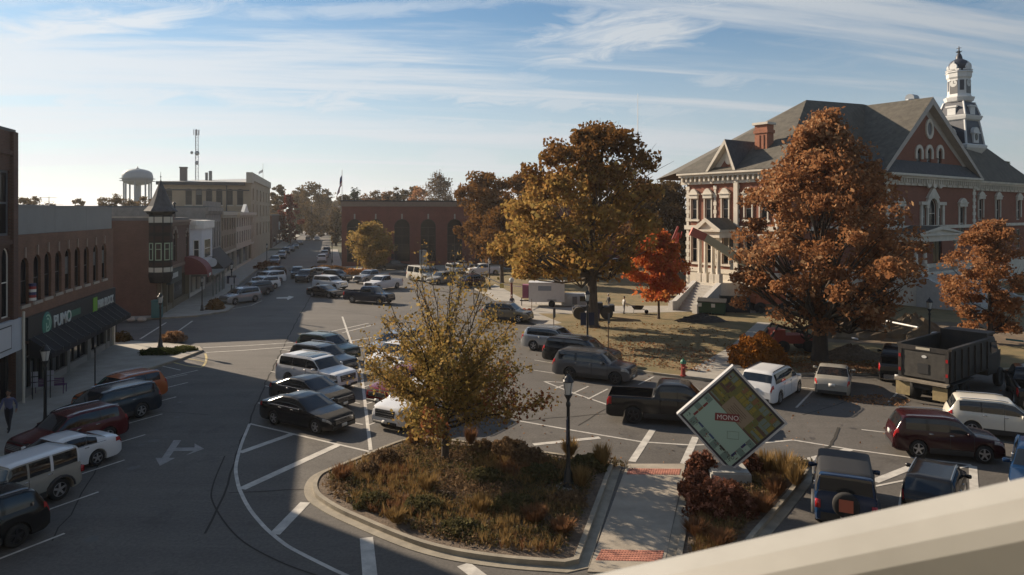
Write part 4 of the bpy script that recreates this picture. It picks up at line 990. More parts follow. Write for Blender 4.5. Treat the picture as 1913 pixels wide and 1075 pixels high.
tri = [(yc - 2.6, yc - 1.5, ZV(428, Yc), ZV(386, Yc), 0.0), (yc - 1.15, yc + 1.15, ZV(428, Yc), ZV(373, Yc), 1.15), (yc + 1.5, yc + 2.6, ZV(428, Yc), ZV(386, Yc), 0.0)]
door_y = yu(1752, XP); dop = (door_y - 1.2, door_y + 1.2, 3.7, 8.0, 1.1)
mb = MB(); wall_panel(mb, yP0, yP1, 0, ZE - 0.2, pw_ + tri + [dop], depth=0.25)
mb.face([(yP1, 0, 0), (yP1, 2.6, 0), (yP1, 2.6, ZE - 0.2), (yP1, 0, ZE - 0.2)]); mb.face([(yP0, 2.6, 0), (yP0, 0, 0), (yP0, 0, ZE - 0.2), (yP0, 2.6, ZE - 0.2)])
mb.build('wall', br_ch, pv)
for o in fw:
    window(fr, *o, 0.12, wst, rows=2, bar=0.1)
    if o[2] > 8: hood(fr, o[0], o[1], o[3])
for o in pw_: window(pv, *o, 0.12, wst, rows=2, bar=0.1); hood(pv, o[0], o[1], o[3])
for o in tri: window(pv, *o, 0.12, wst, rows=2, bar=0.1)
window(pv, *dop, 0.15, dark_frame, cols=2, rows=1, name='door')
mb = MB(); z0, z1 = ZV(432, Yc), ZV(372, Yc)
for xa, xb in ((yc - 3.1, yc - 2.62), (yc - 1.48, yc - 1.17), (yc + 1.17, yc + 1.48), (yc + 2.62, yc + 3.1)): mb.box(xa, xb, -0.2, -0.002, z0, ZV(385, Yc))
for s in (-1, 1):
    xa, xb = sorted((yc + s * 1.3, yc + s * 3.3)); mb.box(xa, xb, -0.34, -0.004, ZV(385, Yc) + 0.002, ZV(379, Yc))
n = 14; ri, ro = 1.17, 1.75; zc = tri[1][3] - 1.15
for k in range(n):
    a0, a1 = math.pi * k / n, math.pi * (k + 1) / n
    q = [(yc - ri * math.cos(a0), zc + ri * math.sin(a0)), (yc - ro * math.cos(a0), zc + ro * math.sin(a0)), (yc - ro * math.cos(a1), zc + ro * math.sin(a1)), (yc - ri * math.cos(a1), zc + ri * math.sin(a1))]
    mb.face([(p[0], -0.26, p[1]) for p in q]); mb.face([(q[1][0], -0.26, q[1][1]), (q[1][0], 0, q[1][1]), (q[2][0], 0, q[2][1]), (q[2][0], -0.26, q[2][1])]); mb.face([(q[0][0], 0, q[0][1]), (q[0][0], -0.26, q[0][1]), (q[3][0], -0.26, q[3][1]), (q[3][0], 0, q[3][1])])
zt = zc + ro; mb.face([(yc - 1.6, -0.3, zt - 0.55), (yc + 1.6, -0.3, zt - 0.55), (yc, -0.3, zt + 0.85)]); mb.face([(yc - 1.6, -0.3, zt - 0.55), (yc, -0.3, zt + 0.85), (yc, 0, zt + 0.85), (yc - 1.6, 0, zt - 0.55)]); mb.face([(yc + 1.6, -0.3, zt - 0.55), (yc + 1.6, 0, zt - 0.55), (yc, 0, zt + 0.85), (yc, -0.3, zt + 0.85)])
mb.build('window_surround', wst, pv)
quoins(pv, yP1 - 0.4, 0.9, 4.0, ZE - 1.25); quoins(pv, yP0 + 0.4, 0.9, 4.0, ZE - 1.25); quoins(fr, yD - 0.4, 0.9, 4.0, ZE - 1.25)
for p_, a, c in ((fr, 0, yP0), (fr, yP1 + 0.2, yD), (pv, yP0, yP1)):
    mb = MB(); mb.box(a, c, -0.12, -0.004, 0, base_h - 0.1); mb.box(a, c, -0.22, -0.005, base_h - 0.1, base_h + 0.35); mb.box(a, c, -0.2, -0.006, fl_h - 0.35, fl_h + 0.05); mb.build('stone_base', wst, p_)
cornice(fr, 0.2, yP0 - 0.2); cornice(fr, yP1 + 0.9, yD + 0.6); cornice(pv, yP0 - 0.3, yP1 + 0.3)
for k in (-1, 0, 1):
    m_ = MB(); m_.lathe([(0.001, 0.14), (0.55, 0.14), (0.62, 0.0)], 14); me = m_.mesh('rosette', wst); me.transform(Matrix.Translation((yc + 1.5 * k, -0.3, ZE - 0.9)) @ Matrix.Rotation(R(90), 4, 'X')); link('rosette', me, pv)
# roofs
def LOC(u, v, Y):
    w = Vector((UX(u, Y), Y, ZV(v, Y))) - A0
    return Vector((w.dot(E1), w.dot(E2), w.z))
yga = yu(1744, XP + 0.9); Yg = W_(XP + 0.9, yga).y; za = ZV(183, Yg)
R1 = LOC(1507, 187, 82.0)
R2 = Vector((R1.x * 0.55, yga, za + 0.0))
R2 = LOC(1613, 195, W_(R1.x, yga - 1).y)
ze = ZE + 0.06
xo = XB + 0.95
A_ = Vector((-0.95, -0.95, ze)); B_ = Vector((xo, -0.95, ze)); D_ = Vector((xo, yD + 0.95, ze)); E_ = Vector((-14, -0.95, ze)); 
R3 = Vector((R2.x, yD - 14, za - 0.6)); BKx = -12.0
mb = MB()
mb.face([A_, B_, R1]); mb.face([B_, Vector((xo, yP0, ze)), R2, R1]); mb.face([Vector((xo, yP0, ze)), Vector((xo, yP1, ze)), R3, R2]); mb.face([Vector((xo, yP1, ze)), D_, R3])
Bk0, Bk1 = Vector((-1 - 11, 8, ze)), Vector((-12, yD + 0.95, ze))
mb.face([A_, R1, Bk0]); mb.face([R1, R2, R3, Bk1, Bk0]); mb.face([D_, Bk1, R3])
mb.build('roof', shingle, ch)
# pavilion gable roof
zov = 0.9; gx = XP + zov
gl, gr = Vector((gx, yP0 - 0.9, ze + 0.02)), Vector((gx, yP1 + 0.9, ze + 0.02)); ga = Vector((gx, yga, za))
bl, br_ = Vector((XB - 3.0, yP0 - 0.9, ze + 0.02)), Vector((XB - 3.0, yP1 + 0.9, ze + 0.02)); ba = Vector((min(R2.x, XB - 3), yga, za))
# steep gable: the brick face is narrower than the eaves in the photo
ygl, ygr = yu(1652, XP + 0.9), yu(1838, XP + 0.9)
gl.y, gr.y = ygl, ygr; bl.y, br_.y = ygl, ygr
mb = MB(); mb.face([gl, ga, ba, bl]); mb.face([ga, gr, br_, ba]); mb.build('gable_roof', shingle, ch)
mb = MB(); mb.face([(gx - 0.02, ygl, ze - 0.0), (XP - 0.05, ygl, ze + 1.6), (XP - 0.05, ygr, ze + 1.6), (gx - 0.02, ygr, ze)][::-1]); mb.build('skirt_roof', slate, ch)
gb = sub(XP - 0.02, 'gable_front')
sl = (za - ze) / (yga - ygl); slr = (za - ze) / (ygr - yga)
mb = MB()
gf = []
for u in (1717, 1736, 1756):
    y = yu(u, XP); Yq = W_(XP, y).y; gf.append((y - 0.55, y + 0.55, ZV(317, Yq), ZV(279, Yq), 0.55))
zlo = gf[0][2]; zhi = gf[0][3]
z_ = lambda yy: ze + 0.0 + (sl * (yy - ygl) if yy < yga else slr * (ygr - yy))
yl_, yr_ = ygl + (zlo - ze) / sl, ygr - (zlo - ze) / slr
mb.face([(ygl + 0.1, 0, ze + 0.1), (ygr - 0.1, 0, ze + 0.1), (yr_, 0, zlo), (yl_, 0, zlo)])
yl2, yr2 = ygl + (zhi - ze) / sl, ygr - (zhi - ze) / slr
inner0, inner1 = gf[0][0] - 0.1, gf[2][1] + 0.1
mb.face([(yl_, 0, zlo), (inner0, 0, zlo), (inner0, 0, zhi), (yl2, 0, zhi)]); mb.face([(inner1, 0, zlo), (yr_, 0, zlo), (yr2, 0, zhi), (inner1, 0, zhi)])
wall_panel(mb, inner0, inner1, zlo, zhi, gf, depth=0.25)
mb.face([(yl2, 0, zhi), (yr2, 0, zhi), (yga, 0, za)]); mb.build('gable_wall', br_ch, gb)
for o in gf:
    window(gb, *o, 0.12, dark_frame, rows=2, bar=0.08)
    q = MB(); c = (o[0] + o[1]) / 2; zc = o[3] - 0.55
    for k in range(10):
        a0, a1 = math.pi * k / 10, math.pi * (k + 1) / 10; P = [(c - r * math.cos(a), -0.15, zc + r * math.sin(a)) for r, a in ((0.57, a0), (0.98, a0), (0.98, a1), (0.57, a1))]
        q.face(P); q.face([P[1], (P[1][0], 0, P[1][2]), (P[2][0], 0, P[2][2]), P[2]]); q.face([(P[0][0], 0, P[0][2]), P[0], P[3], (P[3][0], 0, P[3][2])])
    for s in (-1, 1): xa, xb = sorted((c + s * 0.57, c + s * 0.98)); q.box(xa, xb, -0.15, -0.002, zc - 0.7, zc)
    q.build('window_hood', wst, gb); q = MB(); q.box(o[0] - 0.2, o[1] + 0.2, -0.2, -0.002, o[2] - 0.25, o[2]); q.build('sill', wst, gb)
yo = yu(1736, XP); zo = ZV(243, W_(XP, yo).y)
q = MB(); n = 24
for k in range(n):
    a0, a1 = 2 * math.pi * k / n, 2 * math.pi * (k + 1) / n; P = [(yo + rx * math.cos(a), -0.16, zo + rz * math.sin(a)) for rx, rz, a in ((0.62, 0.8, a0), (0.62, 0.8, a1), (1.0, 1.22, a1), (1.0, 1.22, a0))]
    q.face(P[::-1]); q.face([P[3], (P[3][0], 0, P[3][2]), (P[2][0], 0, P[2][2]), P[2]][::-1]); q.face([P[0], (P[0][0], 0, P[0][2]), (P[1][0], 0, P[1][2]), P[1]])
wf = q.build('round_window', wst, gb); q = MB(); q.face([(yo + 0.64 * math.cos(2 * math.pi * k / n), -0.03, zo + 0.82 * math.sin(2 * math.pi * k / n)) for k in range(n)][::-1]); q.build('pane', mat('grey_louvre', (0.12, 0.12, 0.125), 0.6), wf)
# rake boards (wide grey painted soffits)
rake = mat('weathered_trim', (0.40, 0.36, 0.32), 0.75, var=0.12, scale=1)
mb = MB(); wr = 1.7
for a, s in ((gl, 1), (gr, -1)):
    d = (ga - a); dn = d.normalized(); inn = Vector((0, s * 1.0, 0)); off = Vector((0, -dn.z, dn.y)) * (-1 if s > 0 else 1)
    if off.z > 0: off = -off
    o1 = off * 0.55; o2 = off * 1.05
    P = [a, ga, ga + Vector((0, 0, -0.75)), a + o1]
    mb.face([a + Vector((0.01, 0, 0)), ga + Vector((0.01, 0, 0)), ga + Vector((0.01, 0, -0.9)), a + Vector((0.01, s * 0.75, 0))])
    bk = Vector((-zov - 0.02, 0, 0)); mb.face([a + Vector((0, s * 0.75, 0)), ga + Vector((0, 0, -0.9)), ga + Vector((0, 0, -0.9)) + bk, a + Vector((0, s * 0.75, 0)) + bk])
    mb.face([a + Vector((0, s * 0.75, 0)) + bk + Vector((0.06, 0, 0)), ga + Vector((0, 0, -0.9)) + bk + Vector((0.06, 0, 0)), ga + Vector((0, 0, -1.9)) + bk + Vector((0.06, 0, 0)), a + Vector((0, s * 1.6, 0)) + bk + Vector((0.06, 0, 0))])
mb.build('rake_board', rake, ch)
# small gable over the left facade
y_ = -0.95; ug = 1354; xg = xu(ug, y_); Yg2 = W_(xg, y_).y; zg = ZV(262, Yg2)
x0, x1 = xu(1318, y_), xu(1374, y_)
mb = MB(); depth = 7.0
mb.face([(x0, y_, ze), (xg, y_, zg), (xg, y_ + depth, zg), (x0, y_ + 0.6, ze)][::-1]); mb.face([(xg, y_, zg), (x1, y_, ze), (x1, y_ + 0.6, ze), (xg, y_ + depth, zg)][::-1]); mb.build('gable_roof', slate, ch)
mb = MB(); mb.face([(x0 + 0.5, -0.2, ze), (x1 - 0.5, -0.2, ze), (xg, -0.2, zg - 0.55)]); mb.build('gable_wall', br_ch, ch)
mb = MB()
for a, s in ((x0, 1), (x1, -1)):
    mb.face([(a, y_ - 0.01, ze), (xg, y_ - 0.01, zg), (xg, y_ - 0.01, zg - 0.5), (a + s * 0.32, y_ - 0.01, ze)][::s]); mb.face([(a + s * 0.35, -0.21, ze), (xg, -0.21, zg - 0.55), (xg, -0.21, zg - 1.5), (a + s * 1.1, -0.21, ze)][::s]); mb.face([(a + s * 0.32, y_, ze), (xg, y_, zg - 0.5), (xg, -0.2, zg - 0.5), (a + s * 0.32, -0.2, ze)])
mb.build('rake_board', wst, ch)
m_ = MB(); m_.lathe([(0.001, 0.1), (0.38, 0.12), (0.52, 0.12), (0.55, 0.0)], 16); me = m_.mesh('roundel', wst); me.transform(Matrix.Translation((xg, -0.24, ze + 1.3)) @ Matrix.Rotation(R(90), 4, 'X') @ Matrix.Diagonal((0.8, 1.2, 1, 1))); link('roundel', me, ch)
# chimney
Yk = 75.0; c = LOC(1428, 270, Yk); zc1 = ZV(236, Yk)
mb = MB(); mb.box(c.x - 0.75, c.x + 0.75, c.y - 0.6, c.y + 0.6, ze + 0.6, zc1); mb.box(c.x - 0.86, c.x + 0.86, c.y - 0.7, c.y + 0.7, zc1 - 0.9, zc1 - 0.55)
for dx in (-0.4, 0.1): mb.box(c.x + dx, c.x + dx + 0.28, c.y - 0.66, c.y - 0.601, zc1 - 2.6, zc1 - 1.1)
chim = mb.build('chimney', brick_mat('chimney_brick', (0.30, 0.10, 0.05), (0.35, 0.13, 0.065), (0.28, 0.14, 0.09)), ch)
mb = MB(); mb.box(c.x - 0.95, c.x + 0.95, c.y - 0.8, c.y + 0.8, zc1 + 0.001, zc1 + 0.25); mb.build('cap', wst, chim)
# roof ventilator
Yv = 92.0; c = LOC(1701, 186, Yv); mb = MB(); mb.tube([(c.x, c.y, c.z - 1.4), (c.x, c.y, c.z)], 0.55, 12); mb.tube([(c.x, c.y - 0.2, c.z + 0.1), (c.x, c.y + 1.3, c.z + 0.15)], 0.6, 12); mb.build('ventilator', lat, ch)
# porticoes -----------------------------------------------------------------------
def portico(parent, frame_loc, rot, x0, x1, dp, zf, ze_, zap, cols, steps_out, wall_z, name='portico'):
    """frame: x along facade, outside is -y"""
    p = link(name, None, parent, frame_loc, rot); c = (x0 + x1) / 2
    mb = MB(); mb.box(x0 - 0.1, x1 + 0.1, -dp - 0.1, -0.01, ze_ - 0.75, ze_ - 0.12); mb.box(x0 - 0.35, x1 + 0.35, -dp - 0.35, -0.012, ze_ - 0.12, ze_ + 0.1); mb.build('entablature', wst, p)
    mb = MB(); y0 = -dp - 0.3
    mb.face([(x0 - 0.4, y0, ze_ + 0.1), (c, y0, zap), (c, 0.2, zap), (x0 - 0.4, 0.2, ze_ + 0.1)][::-1]); mb.face([(c, y0, zap), (x1 + 0.4, y0, ze_ + 0.1), (x1 + 0.4, 0.2, ze_ + 0.1), (c, 0.2, zap)][::-1]); mb.build('porch_roof', shingle, p)
    mb = MB(); mb.face([(x0 + 0.1, -dp - 0.02, ze_ + 0.1), (x1 - 0.1, -dp - 0.02, ze_ + 0.1), (c, -dp - 0.02, zap - 0.25)])
    for a, s in ((x0 - 0.4, 1), (x1 + 0.4, -1)): mb.face([(a, y0 - 0.01, ze_ + 0.1), (c, y0 - 0.01, zap + 0.01), (c, y0 - 0.01, zap - 0.4), (a + s * 0.9, y0 - 0.01, ze_ + 0.1)][::s]); mb.face([(a + s * 0.9, y0 - 0.01, ze_ + 0.1), (c, y0 - 0.01, zap - 0.4), (c, -dp, zap - 0.4), (a + s * 0.9, -dp, ze_ + 0.1)])
    mb.build('pediment', wst, p)
    for x in cols:
        mb = MB(); mb.box(x - 0.3, x + 0.3, -dp + 0.0, -dp + 0.6, zf, zf + 0.95); mb.lathe([(0.26, zf + 0.95), (0.22, zf + 1.15), (0.2, zf + 2), (0.17, ze_ - 1.15), (0.27, ze_ - 0.95), (0.3, ze_ - 0.76)], 12, (x, -dp + 0.3, 0)); mb.build('column', wst, p)
    mb = MB(); mb.box(x0 - 0.15, x1 + 0.15, -dp - 0.1, -0.02, 0, zf); mb.build('porch_floor', wst, p)
    n = max(6, int(zf / 0.24)); run = steps_out / n
    for k in range(n - 1):
        mb = MB(); z = zf * (n - 1 - k) / n; mb.box(x0 + 0.25, x1 - 0.25, -dp - 0.1 - run * (k + 1), -dp - 0.1 - run * k - 0.002, 0, z); mb.build('step', mat('step_stone', (0.38, 0.36, 0.33), 0.85, var=0.1), p)
    for xa, xb in ((x0 - 0.35, x0 + 0.25), (x1 - 0.25, x1 + 0.35)):
        mb = MB(); q = [(-dp - 0.12, 0), (-dp - 0.12, zf + 0.1), (-dp - 0.12 - steps_out, 0.95), (-dp - 0.7 - steps_out, 0.95), (-dp - 0.7 - steps_out, 0)]
        mb.face([(xa, a, z) for a, z in q][::-1]); mb.face([(xb, a, z) for a, z in q])
        for i in range(1, 4): a, b2 = q[i], q[i + 1]; mb.face([(xa, a[0], a[1]), (xb, a[0], a[1]), (xb, b2[0], b2[1]), (xa, b2[0], b2[1])][::-1])
        mb.build('cheek_wall', mat('pale_stone_cheek', (0.38, 0.365, 0.34), 0.8, var=0.1), p)
    return p
dpl = 3.4
x0, x1 = xu(1300, -dpl), xu(1344, -dpl); Yq = W_(x0, -dpl).y
portico(ch, (0, 0, 0), 0, x0, x1, dpl, ZV(528, Yq), ZV(432, Yq), ZV(409, Yq), (x0 + 0.35, x0 + 1.1, x1 - 1.0, x1 - 0.3), 3.2, 0)
# doorway behind it
mb = MB(); c = (x0 + x1) / 2 + 1.0; mb.box(c - 0.6, c + 0.6, -0.16, -0.121, ZV(528, Yq), 7.2); mb.build('door', dark_frame, ch)
dpp = 3.2; pc = yu(1752, XP + dpp); Yq = W_(XP + dpp, pc).y
x0, x1 = yu(1713, XP + dpp), yu(1795, XP + dpp)
portico(ch, (XP, 0, 0), R(90), x0, x1, dpp, 3.5, ZV(440, Yq), ZV(424, Yq), (x0 + 0.5, x0 + 2.6, x1 - 0.5), 5.5, 0)
# ---- clock tower -----------------------------------------------------------------
YT = 104.0; c = LOC(1792, 278, YT)
tw = link('clock_tower', None, ch, (c.x, c.y, 0), R(-8))
def TZ(v): return ZV(v, YT) - A0.z
def sq(h, z, ch_=0.0): 
    k = h * 0.42
    return [(h, -k, z), (h, k, z), (k, h, z), (-k, h, z), (-h, k, z), (-h, -k, z), (-k, -h, z), (k, -h, z)] if ch_ else [(h, -h, z), (h, h, z), (-h, h, z), (-h, -h, z)]
PX = YT / 1300
slate_b = mat('blue_slate', (0.028, 0.032, 0.046), 0.5, var=0.2, scale=2)
tw_w = mat('tower_white', (0.56, 0.56, 0.55), 0.6, var=0.05)
def stage(name, prof, m, ch_=0.0, cap=True):
    mb = MB(); mb.grid([sq(h * PX, TZ(v), ch_) for h, v in prof], closed=True)
    if cap: mb.face(sq(prof[-1][0] * PX, TZ(prof[-1][1]), ch_))
    return mb.build(name, m, tw)
k_ = 0.80
stage('tower_base', [(30 * k_, 420), (30 * k_, 291), (36 * k_, 284), (40 * k_, 279), (41 * k_, 274), (38 * k_, 272)], tw_w)
stage('mansard', [(36 * k_, 272), (31.5 * k_, 245), (28.5 * k_, 228)], slate_b)
stage('tower_cornice', [(28.5 * k_, 228.5), (32 * k_, 226), (34 * k_, 221), (34.5 * k_, 218.5), (30 * k_, 217.5)], tw_w)
stage('upper_mansard', [(30.5 * k_, 217.6), (22.5 * k_, 193)], slate_b)
stage('tower_cornice', [(21 * k_, 193.5), (26.5 * k_, 191), (28.5 * k_, 186), (29 * k_, 183.5), (24 * k_, 182.5)], tw_w, 1)
stage('belfry', [(23.5 * k_, 182.6), (21.5 * k_, 177), (21 * k_, 149)], tw_w, 1)
stage('tower_cornice', [(21 * k_, 149.5), (23.5 * k_, 146), (24 * k_, 139), (26 * k_, 137), (24 * k_, 135)], tw_w, 1)
stage('dome', [(19 * k_, 134.6), (19 * k_, 128)], slate_b, 1)
mb = MB(); r = PX
mb.lathe([(15.5 * r, TZ(129)), (17 * r, TZ(125)), (16.5 * r, TZ(120)), (13.5 * r, TZ(115.5)), (8.5 * r, TZ(112.5)), (6 * r, TZ(111))], 16); mb.lathe([(6 * r, TZ(111.2)), (5.5 * r, TZ(107)), (3.5 * r, TZ(102)), (2.2 * r, TZ(100))], 10); mb.build('dome', slate_b, tw, smooth=True)
mb = MB(); mb.tube([(0, 0, TZ(100.5)), (0, 0, TZ(87))], [0.14, 0.05], 6); mb.lathe([(0.001, TZ(95.5)), (0.32, TZ(97)), (0.001, TZ(98.5))], 8)
for k in range(4):
    a = k * R(90); mb.tube([(0, 0, TZ(99)), (0.3 * math.cos(a), 0.3 * math.sin(a), TZ(98)), (0.45 * math.cos(a), 0.45 * math.sin(a), TZ(96))], 0.05, 4)
mb.box(-0.35, 0.35, -0.03, 0.03, TZ(91), TZ(90)); mb.build('finial', dark_frame, tw)
# corner ribs, dormers, clock faces, openings and acroteria on each side
for k in range(4):
    Mr = Matrix.Rotation(k * R(90), 4, 'Z')
    def face_part(name, mb, m): me = mb.mesh(name, m); me.transform(Mr); return link(name, me, tw)
    q = MB(); hx = 36 * k_ * PX; tp_ = 28.5 * k_ * PX
    q.tube([(hx, -hx, TZ(272)), (31.5 * k_ * PX, -31.5 * k_ * PX, TZ(245)), (tp_, -tp_, TZ(228))], 0.16, 5); q.tube([(30.5 * k_ * PX, -30.5 * k_ * PX, TZ(217.6)), (22 * k_ * PX, -22 * k_ * PX, TZ(193))], 0.15, 5); face_part('hip_rib', q, tw_w)
    q = MB(); xw = 33.0 * k_ * PX
    q.box(xw - 1.5, xw + 0.35, -0.62, 0.62, TZ(270), TZ(253)); q.box(xw - 1.6, xw + 0.5, -0.85, 0.85, TZ(253) + 0.003, TZ(250.5));
    for j in range(8): a0, a1 = math.pi * j / 8, math.pi * (j + 1) / 8; q.face([(xw + 0.4, 0.75 * math.cos(a0), TZ(250.5) + 0.75 * math.sin(a0)), (xw + 0.4, 0.75 * math.cos(a1), TZ(250.5) + 0.75 * math.sin(a1)), (xw + 0.4, 0, TZ(250.5))]); q.face([(xw + 0.4, 0.75 * math.cos(a0), TZ(250.5) + 0.75 * math.sin(a0)), (xw - 1.6, 0.75 * math.cos(a0), TZ(250.5) + 0.75 * math.sin(a0)), (xw - 1.6, 0.75 * math.cos(a1), TZ(250.5) + 0.75 * math.sin(a1)), (xw + 0.4, 0.75 * math.cos(a1), TZ(250.5) + 0.75 * math.sin(a1))])
    q.v = q.v; d_ = face_part('dormer', q, tw_w)
    q = MB(); n = 14; q.face([(xw + 0.37, 0.42 * math.cos(2 * math.pi * j / n), TZ(259) + 0.55 * math.sin(2 * math.pi * j / n)) for j in range(n)]); m_ = q.mesh('pane', glass); m_.transform(Mr); link('pane', m_, d_)
    q = MB(); xw = 26 * k_ * PX; q.box(xw - 1.2, xw + 0.3, -0.6, 0.6, TZ(217), TZ(203)); q.box(xw - 1.3, xw + 0.42, -0.8, 0.8, TZ(203) + 0.002, TZ(200)); face_part('dormer', q, tw_w)
    xw = 21.4 * k_ * PX; q = MB(); q.box(xw - 0.3, xw + 0.03, -0.58, 0.58, TZ(177), TZ(152)); face_part('clock_panel', q, mat('clock_panel', (0.10, 0.10, 0.10), 0.5))
    q = MB(); n = 20; zc = TZ(158); q.face([(xw + 0.06, 0.52 * math.cos(2 * math.pi * j / n), zc + 0.52 * math.sin(2 * math.pi * j / n)) for j in range(n)]); q.box(xw + 0.06, xw + 0.08, -0.03, 0.03, zc, zc + 0.4, 1); q.box(xw + 0.06, xw + 0.08, 0.0, 0.3, zc - 0.03, zc + 0.03, 1); face_part('clock_face', q, [mat('clock_white', (0.5, 0.5, 0.48), 0.5), dark_frame])
    Md = Mr @ Matrix.Rotation(R(45), 4, 'Z'); xd = 21.2 * k_ * PX * (1 + 0.42) / math.sqrt(2) 
    q = MB(); q.box(xd - 0.3, xd + 0.03, -0.28, 0.28, TZ(171), TZ(152)); me = q.mesh('louvre', slate_b); me.transform(Md); link('louvre', me, tw)
    q = MB(); xa = 20 * k_ * PX; n = 12
    for z0, z1, r0 in ((133, 119, 0.75),):
        zc = TZ(127.5); q.face([(xa + 0.25, 0.55 * math.cos(2 * math.pi * j / n), zc + 0.55 * math.sin(2 * math.pi * j / n)) for j in range(n)]); q.face([(xa - 0.2, 0.55 * math.cos(2 * math.pi * j / n), zc + 0.55 * math.sin(2 * math.pi * j / n)) for j in range(n)][::-1])
        q.grid([[(xx, 0.55 * math.cos(2 * math.pi * j / n), zc + 0.55 * math.sin(2 * math.pi * j / n)) for j in range(n)] for xx in (xa - 0.2, xa + 0.25)], closed=True)
        q.box(xa - 0.2, xa + 0.25, -0.85, 0.85, TZ(134), TZ(131.5)); q.lathe([(0.14, 0), (0.2, 0.15), (0.001, 0.4)], 6, (xa, 0, TZ(121.5)))
    face_part('acroterion', q, tw_w)
# ------------------------------------------------------------------ vehicles
tyre_m = mat('tyre_rubber', (0.012, 0.012, 0.012), 0.85)
rim_m = mat('alloy_rim', (0.40, 0.40, 0.41), 0.35, metal=0.7)
rim_dark = mat('dark_rim', (0.04, 0.04, 0.045), 0.35, metal=0.6)
plastic = mat('black_plastic', (0.018, 0.018, 0.019), 0.65)
gloss_black = mat('gloss_black_trim', (0.008, 0.008, 0.009), 0.15)
chrome = mat('chrome', (0.60, 0.60, 0.60), 0.2, metal=0.9)
lamp_clear = mat('headlamp_lens', (0.42, 0.42, 0.40), 0.12, spec=0.8, col2=(0.15, 0.15, 0.15), scale=9)
lamp_red = mat('tail_lamp_lens', (0.30, 0.012, 0.014), 0.18, spec=0.7)
plate_m = mat('number_plate', (0.52, 0.52, 0.50), 0.5)
under_m = mat('underbody', (0.008, 0.008, 0.008), 0.9)
PAINT = {}
def paint_mat(name, col, rough=0.2, metal=0.0):
    if name not in PAINT: PAINT[name] = mat(name + '_car_paint', col, rough, metal, coat=0.15, spec=0.35)
    return PAINT[name]
STY = {
 # L W H wheelbase wheel_r  z profile: list of (x from front as fraction, z), belt z, cowl x, roof front, roof rear, glass rear end
 'sedan': dict(L=4.86, W=1.83, H=1.46, wb=2.76, r=0.335, gc=0.2, top=[(0, .56), (.012, .70), (.05, .80), (.28, .97), (.45, 1.40), (.56, 1.46), (.68, 1.43), (.86, 1.10), (.965, 1.06), (.99, .92), (1, .72)], belt=.96, cowl=.28, rf=.45, rr=.68, re=.86, tum=.30),
 'suv': dict(L=4.75, W=1.88, H=1.74, wb=2.75, r=0.37, gc=0.24, top=[(0, .60), (.012, .86), (.05, .99), (.26, 1.12), (.40, 1.66), (.52, 1.73), (.85, 1.70), (.90, 1.66), (.975, 1.10), (.99, .98), (1, .72)], belt=1.10, cowl=.26, rf=.40, rr=.90, re=.975, tum=.24),
 'big_suv': dict(L=5.1, W=1.98, H=1.80, wb=2.95, r=0.39, gc=0.25, top=[(0, .62), (.010, .95), (.04, 1.07), (.25, 1.18), (.37, 1.72), (.48, 1.79), (.88, 1.77), (.92, 1.74), (.978, 1.16), (.99, 1.02), (1, .75)], belt=1.15, cowl=.25, rf=.37, rr=.92, re=.978, tum=.20),
 'minivan': dict(L=5.0, W=1.95, H=1.76, wb=3.0, r=0.36, gc=0.2, top=[(0, .60), (.012, .84), (.05, .96), (.20, 1.08), (.38, 1.66), (.5, 1.75), (.85, 1.73), (.91, 1.69), (.972, 1.12), (.988, .98), (1, .72)], belt=1.06, cowl=.20, rf=.38, rr=.91, re=.972, tum=.22),
 'van': dict(L=5.7, W=2.05, H=2.25, wb=3.5, r=0.38, gc=0.25, top=[(0, .65), (.012, .98), (.04, 1.10), (.17, 1.24), (.27, 1.95), (.34, 2.22), (.92, 2.25), (.96, 2.20), (.985, 1.3), (.993, 1.05), (1, .7)], belt=1.22, cowl=.17, rf=.27, rr=.96, re=.985, tum=.12),
 'pickup': dict(L=5.85, W=2.02, H=1.93, wb=3.7, r=0.41, gc=0.3, top=[(0, .66), (.008, 1.04), (.035, 1.16), (.235, 1.26), (.33, 1.82), (.40, 1.92), (.56, 1.90), (.585, 1.84), (.615, 1.32), (.622, 1.29), (.985, 1.29), (.994, 1.2), (1, .74)], belt=1.24, cowl=.235, rf=.33, rr=.585, re=.615, tum=.24, bed=(.632, .982)),
 'jeep': dict(L=4.3, W=1.82, H=1.84, wb=2.75, r=0.40, gc=0.3, top=[(0, .62), (.006, 1.02), (.02, 1.12), (.30, 1.18), (.305, 1.19), (.365, 1.80), (.40, 1.83), (.95, 1.82), (.975, 1.80), (.985, 1.14), (.992, 1.06), (1, .70)], belt=1.16, cowl=.305, rf=.365, rr=.975, re=.985, tum=.10),
}
def interp(tab, x):
    for (a, za), (b, zb) in zip(tab[:-1], tab[1:]):
        if x <= b: return za + (zb - za) * (0 if b == a else max(0, (x - a) / (b - a)))
    return tab[-1][1]
